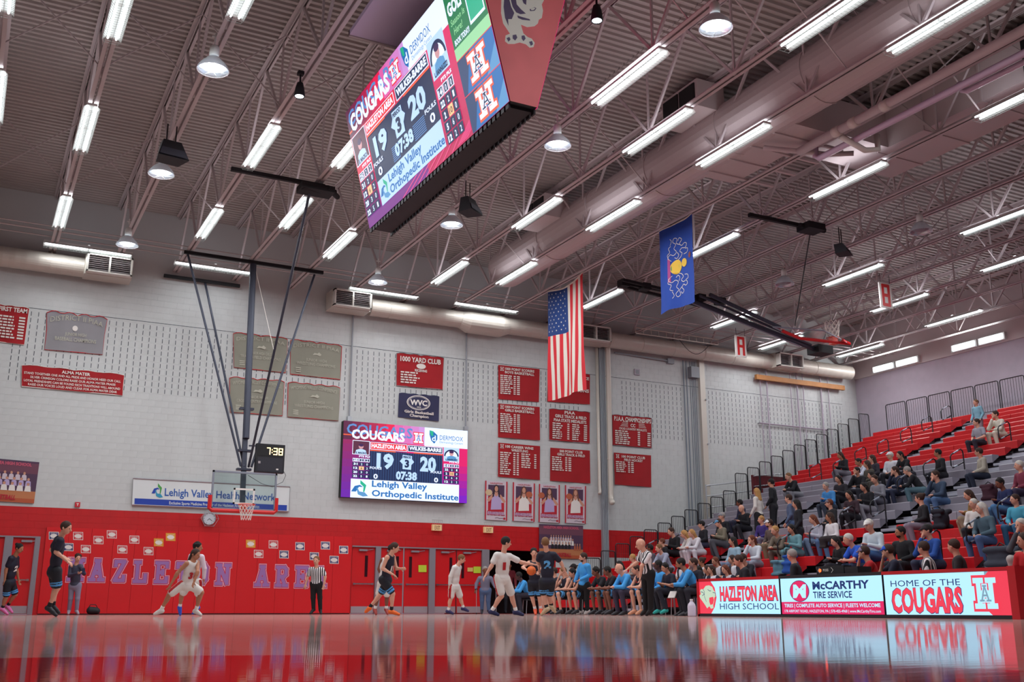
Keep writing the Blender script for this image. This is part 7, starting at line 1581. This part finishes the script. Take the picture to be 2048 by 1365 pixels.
def proto(pose, hs, cap, sleeve, beard, legs):
    k = (pose, hs, cap, sleeve, beard, legs)
    if k not in _P:
        b, s, p_ = make_figure({a: v.copy() for a, v in POSES[pose].items()}, LK[pose], 1.0, .0165, (DUM, DUM), hairstyle=hs, cap='#777777' if cap else None, beard='k' if beard else None, fingers=False, sleeve=sleeve, legs=legs, shoe='#2a2a30', parent_loc=(0,0,0))
        bpy.context.view_layer.update(); _P[k] = [b, tree(b), False]
    return _P[k]
def cl(h, pre='cloth_'): return pm(pre+h.strip('#'), h, .85)
def put(loc, rz, pose, hs, hc, tone, top, bot, label, group, S=1.0, cap=None, sleeve='long', beard=False, legs='long', shoe=None):
    P_ = proto(pose, hs, bool(cap), sleeve, beard, legs)
    def cp(o, ch, par):
        if not P_[2]: n = o
        else:
            n = o.copy(); C.objects.link(n)
            if par is not None: n.parent = par
        nm = n.name.split('.')[0]
        mt = {'person': skin_col(tone), 'shirt': top if not isinstance(top, str) else cl(top), 'jersey': top if not isinstance(top, str) else cl(top), 'trousers': cl(bot) if isinstance(bot, str) else bot, 'shorts': bot if not isinstance(bot, str) else cl(bot), 'hair': hair_col(hc), 'beard': hair_col(hc), 'cap': cl(cap) if cap else None, 'shoe': cl(shoe) if shoe else None}.get(nm)
        if mt is not None: n.material_slots[0].link = 'OBJECT'; n.material_slots[0].material = mt
        for c_, cc2 in ch: cp(c_, cc2, n)
        return n
    o = cp(P_[0], P_[1], None); P_[2] = True
    o.location = loc; o.rotation_euler = (0, 0, rz); o.scale = (S, S, S); props(o, label, 'person', group)
    return o
_rt = random.Random(5)
def seat(u, v, *a, turn=None, **k):
    if turn is None: turn = _rt.uniform(-.25, .3)
    S = k.get('S', 1.0); pose = a[0]; off = (POSES[pose]['hd'].z)*S
    n, P_ = onrow(u, v, off); r_ = -PI/2-turn
    hd_ = POSES[pose]['hd']; dx = (hd_.x*math.cos(r_)-hd_.y*math.sin(r_))*S; dy = (hd_.x*math.sin(r_)+hd_.y*math.cos(r_))*S
    # place so that the head, not the seat, lies on the ray
    hx = rowx(n)+.15+dx; r = ray(u, v); y = r.y*hx/r.x-dy
    return put(Vector((rowx(n)+.15, y, rowz(n)-(.0 if pose != 5 else .0))), r_, *a, group='spectators in the stands', **k)
G0 = 'spectators in the stands'
CROWD = [
(1951,800,5,'short','l','p','#7fb0c4','#8a7f8a','child in light blue standing on the top row',dict(S=.85,turn=0)),
(1953,844,0,'short','n','p','#9a9aa6','#2c2a38','man in grey t-shirt beside the woman in a cream coat, high on the right',dict(sleeve='short')),
(1990.6,831,2,'short','n','p','#d8d2c4','#d2ccbc','woman wrapped in a cream coat, high in the red rows',{}),
(1680,908,3,'long','n','t','#1c1a20','#6a6670','woman in black leaning over, alone in the upper red rows',{}),
(1716.5,921,1,'short','k','t','#c6ccdc','#2a2a34','man in a white hoodie, upper rows left of the aisle handrail',{}),
(1744,917,0,'long','n','p','#2e2a36','#22222c','brown haired woman in black behind the handrail, upper rows',{}),
(1734,930,0,'long','n','l','#4a463e','#3a3a40','woman in an olive jacket beside the man in white hoodie',{}),
(1779.7,905,0,'short','w','p','#cfd0d8','#22222a','man in a white cap and white printed sweater',dict(cap='#d8d8de')),
(1800,913,1,'pony','k','l','#15151c','#2a2a36','woman in black leaning beside the man in the white cap',{}),
(1875,899,0,'short','k','t','#15151d','#1c1c26','man in a black jacket sitting alone in the upper grey rows',dict(turn=.5)),
(1789.7,943,2,'pony','n','p','#1f2740','#2a3048','woman in navy resting her chin beside the grey haired man',{}),
(1813.5,935,1,'short','g','p','#15171f','#4d6a76','grey haired man in a black jacket talking to the woman in navy',dict(turn=.8)),
(1870,944,2,'short','n','p','#34465e','#4c6a94','man with blue grey jacket and jeans, chin on his hand',dict(S=1.05)),
(1958,906,0,'short','n','l','#a9a294','#1c2438','man in a pale striped sweater, right upper grey rows',dict(turn=.6)),
(2037,921,0,'thin','w','p','#7a2f44','#39304a','old man in a maroon sweatshirt at the right edge',{}),
(1713.7,944,2,'short','k','l','#1a1a22','#2a2a34','dark haired boy in a black hoodie, middle grey rows',{}),
(1726.6,970,3,'long','k','l','#16161e','#8f8d98','long haired girl in black looking down at a phone',{}),
(1749.5,962,3,'curly','n','p','#80808a','#6a6a78','curly haired person in a pale grey jacket',{}),
(1742,944,0,'long','k','l','#3d3a34','#50505a','dark haired woman in olive in the middle of the group of teenagers',dict(S=.95)),
(1839,992,0,'bun','n','p','#17151c','#7e7484','woman with hair tied back in a black jacket and grey trousers',dict(turn=.6,S=1.05)),
(1936,981,3,'long','n','p','#8a6a3c','#8b7a66','woman with long brown hair in a tan jacket',dict(turn=.5)),
(2000,968,3,'curly','k','b','#1c2754','#4878a8','woman with curly black hair in a navy sweatshirt',dict(turn=.3)),
(1962,1012,0,'long','w','p','#49606e','#4c6490','grey blonde haired woman in a grey green jacket and jeans',dict(S=1.05)),
(1947,1008,0,'short','w','p','#d4d0cc','#26262e','person in a white coat half hidden behind the grey blonde woman',dict(S=.95)),
(2041,1042,2,'thin','w','p','#4c4d55','#b7b0ac','grey haired person in grey at the right edge, lower rows',dict(S=1.05)),
(1737,1040,3,'short','w','p','#c9d6de','#4070a8','heavy man in a white cap and white sweater with jeans',dict(cap='#e4e2de',S=1.15)),
(1696.5,1077,1,'thin','w','p','#2458c8','#22304c','grey haired man in a bright blue polo shirt',dict(sleeve='short',S=1.1)),
(1671,1088,3,'long','k','p','#14141a','#1e1e28','woman with long black hair in black, left of the blue polo',{}),
(1801,1067,0,'short','k','t','#16171d','#1a1a22','bearded man in a black jacket, lower red rows',dict(beard=True,S=1.1)),
(1853,1056,2,'short','k','p','#1f4c9c','#2a3048','man in a blue hoodie and dark beanie biting his hand',dict(cap='#2b2028',S=1.1)),
(1550,1061,1,'short','y','p','#6f6458','#6d6258','old man in camouflage jacket and trousers',dict(S=1.05)),
(1538,1040,0,'short','n','p','#5a4c48','#75654f','bearded man in a backward white cap and brown clothes',dict(cap='#d6d4da',beard=True)),
(1522.5,1041,0,'curly','y','p','#3a2a72','#6a6a80','curly blond boy in a purple printed sweatshirt',dict(S=.92)),
(1503,1072,2,'pony','r','p','#cfd6e0','#8f95a6','girl with a dark vest over white sleeves resting her chin',{}),
(1465.3,1077,0,'long','k','l','#92b0c2','#6f7f98','girl with long dark hair in a pale blue sweatshirt',dict(turn=.0)),
(1437,1050,3,'short','n','p','#77705f','#4a4a52','person in a camouflage jacket with a blue hood',dict(cap='#5a90b8')),
(1443.5,1027,0,'short','g','p','#16161e','#22222c','man with grey cap in a black jacket left of the bald man',dict(cap='#8a8a92')),
(1483,1018,3,'bald','k','p','#15161e','#1c1c26','bald man in black reading a tablet',{}),
(1479,999,0,'short','k','b','#1d2040','#22223a','man in navy behind the bald man',{}),
(1403,1045,0,'short','k','p','#191922','#30304a','boy in a black beanie and black jacket by the railing',dict(cap='#0f0f14')),
(1383,1063,1,'long','y','p','#d6d3da','#cfccd4','blonde woman in a white coat nearer the aisle handrail',{}),
(1368,1068,1,'long','y','p','#cdc8c4','#c6c2c8','blonde woman in white beside the low railing',{}),
(1342.5,1066,3,'short','n','p','#121218','#1a1a22','tall person in a long black coat looking down',dict(S=1.1)),
(1324,1085,0,'short','r','p','#1a1a20','#26262e','man in black with short reddish hair behind the grey hoodie',dict(S=.95)),
(1318,1094,1,'short','l','p','#9a9fb4','#8a8fa6','man in a light grey hoodie leaning forward',dict(S=1.05)),
(1300,1093,0,'short','k','b','#4a4450','#2a2a30','dark skinned man behind the shoulder of the bald referee',{}),
(1659.4,1034,0,'long','n','t','#dad6d8','#4e6a92','woman with long brown hair in a white sweater',{}),
(1625.6,1036,3,'long','r','p','#b6b6c4','#7088a6','woman in a grey sweater beside the woman in white',{}),
(1658,1000,0,'short','r','p','#1c1c22','#24242c','man in a black and orange jacket and grey cap',dict(cap='#6f6a78')),
(1651.5,975,3,'short','g','p','#3f86c4','#303848','man in a light blue shirt under the handrail',{}),
(1582,1056,3,'long','k','l','#6a98a2','#5e8a94','woman with long black hair in a pale teal coat',{}),
(1577,954,1,'thin','l','p','#15151c','#77777f','man in black stretching his arm, end of the red rows',dict(turn=.0,S=1.05)),
(1675.7,953,3,'long','k','l','#26242c','#1f1f28','woman in a black and white patterned top',{}),
(1697,987,3,'long','k','l','#3a2630','#1c1c26','person in dark plum bending over, middle grey rows',{}),
(1513,983,5,'long','y','p','#d9d4ce','#15151d','blonde woman in a white top standing by the entry wall',dict(turn=1.2)),
(1542,966,5,'short','k','l','#16181e','#17171f','tall young man in a black hoodie standing in the aisle',dict(turn=1.0,S=1.05)),
(1577,993,5,'short','n','p','#4c5a78','#4a648c','young man in a denim jacket standing in the aisle',dict(turn=.8)),
(1592,1001,5,'long','k','l','#16161f','#1a1a24','girl in a long dark coat standing behind the denim jacket',dict(turn=.6)),
(1486,1119,1,'curly','n','p','#1c1c28','#22222e','curly haired boy in black behind the first table',{}),
(2030,1000,0,'short','n','p','#4aa0bc','#3a6a90','person in turquoise at the right edge of the grey rows',dict(S=.95)),
]
for u, v, pose, hs, hc, tone, top, bot, lab, kw in CROWD:
    seat(u, v, pose, hs, hc, tone, top, bot, lab, **kw)
M_chr = two('cheer_uniform', '#191b30', '#d8d6de', 'stripe', 3.1)
CHEER = [(1360,1121,'leftmost in the back row'),(1385,1121,'second from the left in the back row'),(1403,1124,'third from the left in the back row'),(1430,1116,'back row, below the girl in pale blue'),(1464,1116,'rightmost in the back row'),(1388,1137,'left in the middle row'),
      (1414,1135,'middle of the middle row'),(1450,1132,'right in the middle row'),(1338,1140,'behind the blue coach and the curly boy'),(1397,1149,'front row, just above the table end'),(1423,1150,'front row, right of the first')]
for k, (u, v, where) in enumerate(CHEER):
    seat(u, v, (0, 2, 0, 3)[k % 4], ('pony', 'long', 'bun')[k % 3], ('n', 'k', 'n', 'r')[k % 4], ('l', 'p', 't')[k % 3], M_chr, '#1c1e30', 'cheerleader in navy and white, '+where, S=.92, sleeve='short')
# people behind the lit tables and on the team bench, on chairs at floor level
def chair_proto():
    t = thing('folding_chair', 'x', 'chair', (0, 0, 0)); m = MB([M_blk]); m.box((0, 0, .43), (.42, .4, .035), M_blk); m.build('seat', t, local=True)
    m = MB([M_blk]); m.box((0, .2, .72), (.42, .03, .2), M_blk); m.build('backrest', t, local=True)
    for x, y in ((-.19, -.17), (.19, -.17), (-.19, .19), (.19, .19)): m = MB([M_steel]); m.tube([(x, y*1.15, 0), (x, y, .43)], .012, 6, M_steel); m.build('leg', t, local=True)
    for x in (-.19, .19): m = MB([M_steel]); m.tube([(x, .19, .43), (x, .21, .82)], .012, 6, M_steel); m.build('back_post', t, local=True)
    bpy.context.view_layer.update(); return t
ch0 = chair_proto(); ct = (ch0, tree(ch0)); nch = 0
def on_chair(u, v, X, pose, hs, hc, tone, top, bot, lab, group, turn=.0, chlab='', S=1.0, **k):
    global nch
    r_ = -PI/2-turn; hd_ = POSES[pose]['hd']; dx = (hd_.x*math.cos(r_)-hd_.y*math.sin(r_))*S; dy = (hd_.x*math.sin(r_)+hd_.y*math.cos(r_))*S
    r = ray(u, v); hx = X+dx; y = r.y*hx/r.x-dy
    o = put(Vector((X, y, .445)), r_, pose, hs, hc, tone, top, bot, lab, group, S=S, **k)
    lc = (X, y, 0)
    if nch == 0: c_ = ch0; c_.location = lc; c_.rotation_euler = (0, 0, r_)
    else: c_ = copy_tree(ct, lc, rz=r_)
    props(c_, 'black folding chair under the '+chlab, 'chair', 'folding chairs at the bench and tables'); nch += 1
GB = 'people at the team bench'
BEN = [(1037.6,1163,1,'short','k','d',M_sky,'#2a2634','seated coach with dark skin in a sky blue pullover, left end of the bench','coach at the left end of the bench',dict(turn=.2)),
 (1108,1160,0,'short','n','p',M_jn,M_sn,'navy player sitting behind number 2, mostly hidden','player behind number 2',dict(sleeve='short',legs='shorts')),
 (1126,1157,2,'short','l','p',M_jn,M_sn,'light haired player in navy seated with hands at his face','light haired seated player',dict(sleeve='tank',legs='shorts')),
 (1145,1157,1,'curly','k','l',M_jn,M_sn,'dark curly haired player seated just left of the standing coach','seated player left of the coach',dict(sleeve='tank',legs='shorts')),
 (1192,1158,1,'curly','k','b','#1a1a22',M_sn,'player in a black warm-up shirt just right of the standing coach','player right of the standing coach',dict(sleeve='short',legs='shorts')),
 (1215,1159,1,'short','k','b','#17171f',M_sn,'player in black leaning forward beside the bald coach','player beside the bald coach',dict(sleeve='short',legs='shorts',turn=.3)),
 (1239,1155,1,'bald','k','p',M_sky,'#3a3448','bald coach in a sky blue pullover leaning forward','bald coach',dict(S=1.06)),
 (1272,1156,1,'short','n','p',M_jn,M_sn,'seated player partly hidden behind the bald referee, in peach shoes','player behind the bald referee',dict(sleeve='tank',legs='shorts',shoe='#e0a080')),
 (1317,1145,0,'short','k','d',M_sky,'#23242e','man in sky blue directly right of the bald referee','man right of the bald referee',dict()),
 (1331,1153,3,'curly','k','l',M_jn,'#22222e','curly haired boy in dark clothes and turquoise shoes','boy in turquoise shoes',dict(S=.93,shoe='#35b0a8',sleeve='short')),
 (1362,1138,1,'short','k','t',M_sky,'#1c1c26','bearded coach in sky blue holding a sheet of paper','bearded seated coach',dict(beard=True,S=1.1,turn=.4)),
 (1388,1160,0,'short','n','l','#23222e','#2a2a36','person in dark clothes squeezed between the bench and the lit table','person beside the table end',dict())]
for u, v, pose, hs, hc, tone, top, bot, lab, cl_, kw in BEN: on_chair(u, v, 15.5, pose, hs, hc, tone, top, bot, lab, GB, chlab=cl_, **kw)
for u, v, X_, pose, hs, hc, tone, top, bot, lab, cl_, kw in [
 (1478,1139,15.9,3,'short','n','p','#1c1c24','#22222c','man with glasses in black behind the HIGH SCHOOL table','man behind the first table',dict(S=1.05,turn=.5)),
 (1585,1127,15.9,0,'thin','g','p','#191920','#22222c','balding grey haired man in black behind the left end of the dark table','balding man',dict(S=1.08,turn=.9)),
 (1729,1111,15.9,2,'short','n','p','#b0141e','#2a3048','man in a red shirt and mauve cap with a hand at his mouth','man in red',dict(cap='#8a7a9c',sleeve='short',turn=.7,S=1.05)),
 (1777,1111,15.9,2,'short','n','p','#1c1f36','#22222c','man in a bright blue cap and navy shirt with a hand at his mouth','man in the blue cap',dict(cap='#1f55c8',sleeve='short',turn=.7,S=1.05)),
 (1849,1114,15.9,0,'short','n','p',M_ref,'#1a1a20','man in a black and white striped shirt behind the COUGARS table','man in stripes',dict(sleeve='short',turn=.9,S=1.05)),
 (1909,1106,15.9,0,'thin','n','p','#2a2328','#22222c','man with thinning hair in dark brown behind the COUGARS table','man in dark brown',dict(turn=.9,S=1.05)),
 (2052,1108,16.2,0,'short','n','p','#c0141e','#1a1a20','person in red cut off by the right edge beside the table','person in red',dict(S=1.1))]:
    on_chair(u, v, X_, pose, hs, hc, tone, top, bot, lab, 'people behind the lit tables', chlab=cl_, **kw)
# a few more low in the stands behind the bench and one in the doorway
for u, v, pose, hs, hc, tone, top, bot, lab, kw in [
 (1147,1139,0,'short','k','l','#3a3a4c','#2a2a36','boy in a black cap behind the standing coach',dict(cap='#14141c')),
 (1216,1137,3,'long','r','p','#b01828','#3a2a34','woman with reddish hair in a red top behind the bench',{}),
 (1239,1126,3,'long','k','l','#b89aa8','#1c1c26','woman with long black hair in pale pink behind the bald coach',{}),
 (1265,1118,0,'short','y','p','#a89a90','#5a5560','blond person in beige left of the bald referee',dict(S=.95))]:
    seat(u, v, pose, hs, hc, tone, top, bot, lab, **kw)
p_ = at(1023, 1147, Y=33.4); put(Vector((p_.x, 33.6, .445)), -.3, 5, 'thin', 'k', 't', '#6a1c28', '#1c1c26', 'balding man in a maroon shirt standing in the dark doorway', 'people along the end wall', S=.98)
# ---------------------------------------------------------------- bags and coats in the stands
def blob(name, label, cat, parts, mat, strap=None):
    I3 = [Vector((1,0,0)), Vector((0,1,0)), Vector((0,0,1))]
    c0 = parts[0][0]; t = thing(name, label, cat, c0); q = SDF()
    for c_, rad in parts:
        a, b, e = (x*.72 for x in rad); g = min(rad)*.34
        for sx in (-1, 1):
            for sz in (-1, 1): q.cone(Vector(c_)+V(sx*a, -b, sz*e), Vector(c_)+V(sx*a, b, sz*e), g, g*.92, .05)
        q.ell(c_, I3, tuple(x*.92 for x in rad), .05)
    vs, fs = q.mesh(.025); me = mesh_of('body', vs-np.array(c0), fs, mat); o = bpy.data.objects.new('body', me); C.objects.link(o); o.parent = t
    if strap: m = MB([M_dark]); m.tube([Vector(c0)+Vector(s) for s in strap], .014, 6, M_dark); m.build('strap', t)
    return t
def sp(u, v, off=.1): n, P_ = onrow(u, v, off); return P_+V(0, 0, off)
c = sp(1883, 1034, .25); blob('backpack', 'black backpack on the bench right of the woman with tied hair', 'bag', [(c, (.18,.2,.26)), (c+V(-.1,0,-.05), (.1,.15,.16)), (c+V(0,.12,.1), (.12,.1,.12))], cl('#191a28'), [(-.1,.1,.2),(-.16,.12,.28),(-.1,0,.3),(0,0,.26)])
c = sp(1980, 979, .2); blob('backpack', 'dark maroon backpack beside the woman in navy', 'bag', [(c, (.16,.22,.22)), (c+V(-.1,0,-.03), (.08,.16,.14))], cl('#3a1526'), [(-.05,.1,.2),(-.05,0,.27),(0,-.08,.2)])
c = sp(2008, 1110, .2); blob('duffel_bag', 'dark grey duffel bag on the lower bench at the right edge', 'bag', [(c, (.2,.34,.2)), (c+V(0,.2,0), (.19,.18,.19))], cl('#353b48'), [(-.05,-.15,.18),(-.08,0,.28),(-.05,.15,.18)])
c = sp(1665, 1072, .62); blob('coat', 'dark coat draped over an aisle handrail', 'coat', [(c, (.2,.34,.07)), (c+V(-.12,.2,-.1), (.07,.14,.14)), (c+V(-.1,-.15,-.06), (.07,.16,.1))], cl('#241a1e'))
c = sp(1580, 1118, .3); blob('tote_bag', 'bright blue bag hanging at the aisle handrail beside the teal coat', 'bag', [(c, (.12,.2,.24)), (c+V(-.02,0,-.1), (.13,.22,.14))], cl('#174a9c'), [(0,.15,.2),(-.02,.1,.36),(-.02,-.1,.36),(0,-.15,.2)])
c = sp(1556, 1140, .2); blob('jacket', 'teal and brown jacket lying on the bench behind the first table', 'coat', [(c, (.14,.14,.22)), (c+V(.05,-.14,.0), (.13,.12,.18))], cl('#557e90'))
c = sp(1790, 862+60, .12); 
p_ = at(1345, 1190, W=24.4); m = MB([M_sw]); m.box((p_.x, p_.y, p_.z), (.02, .26, .17), M_sw, Matrix.Rotation(.5, 3, 'Y')); m.build('paper_sheet', label='white sheet of paper in the hands of the bearded coach', cat='paper')
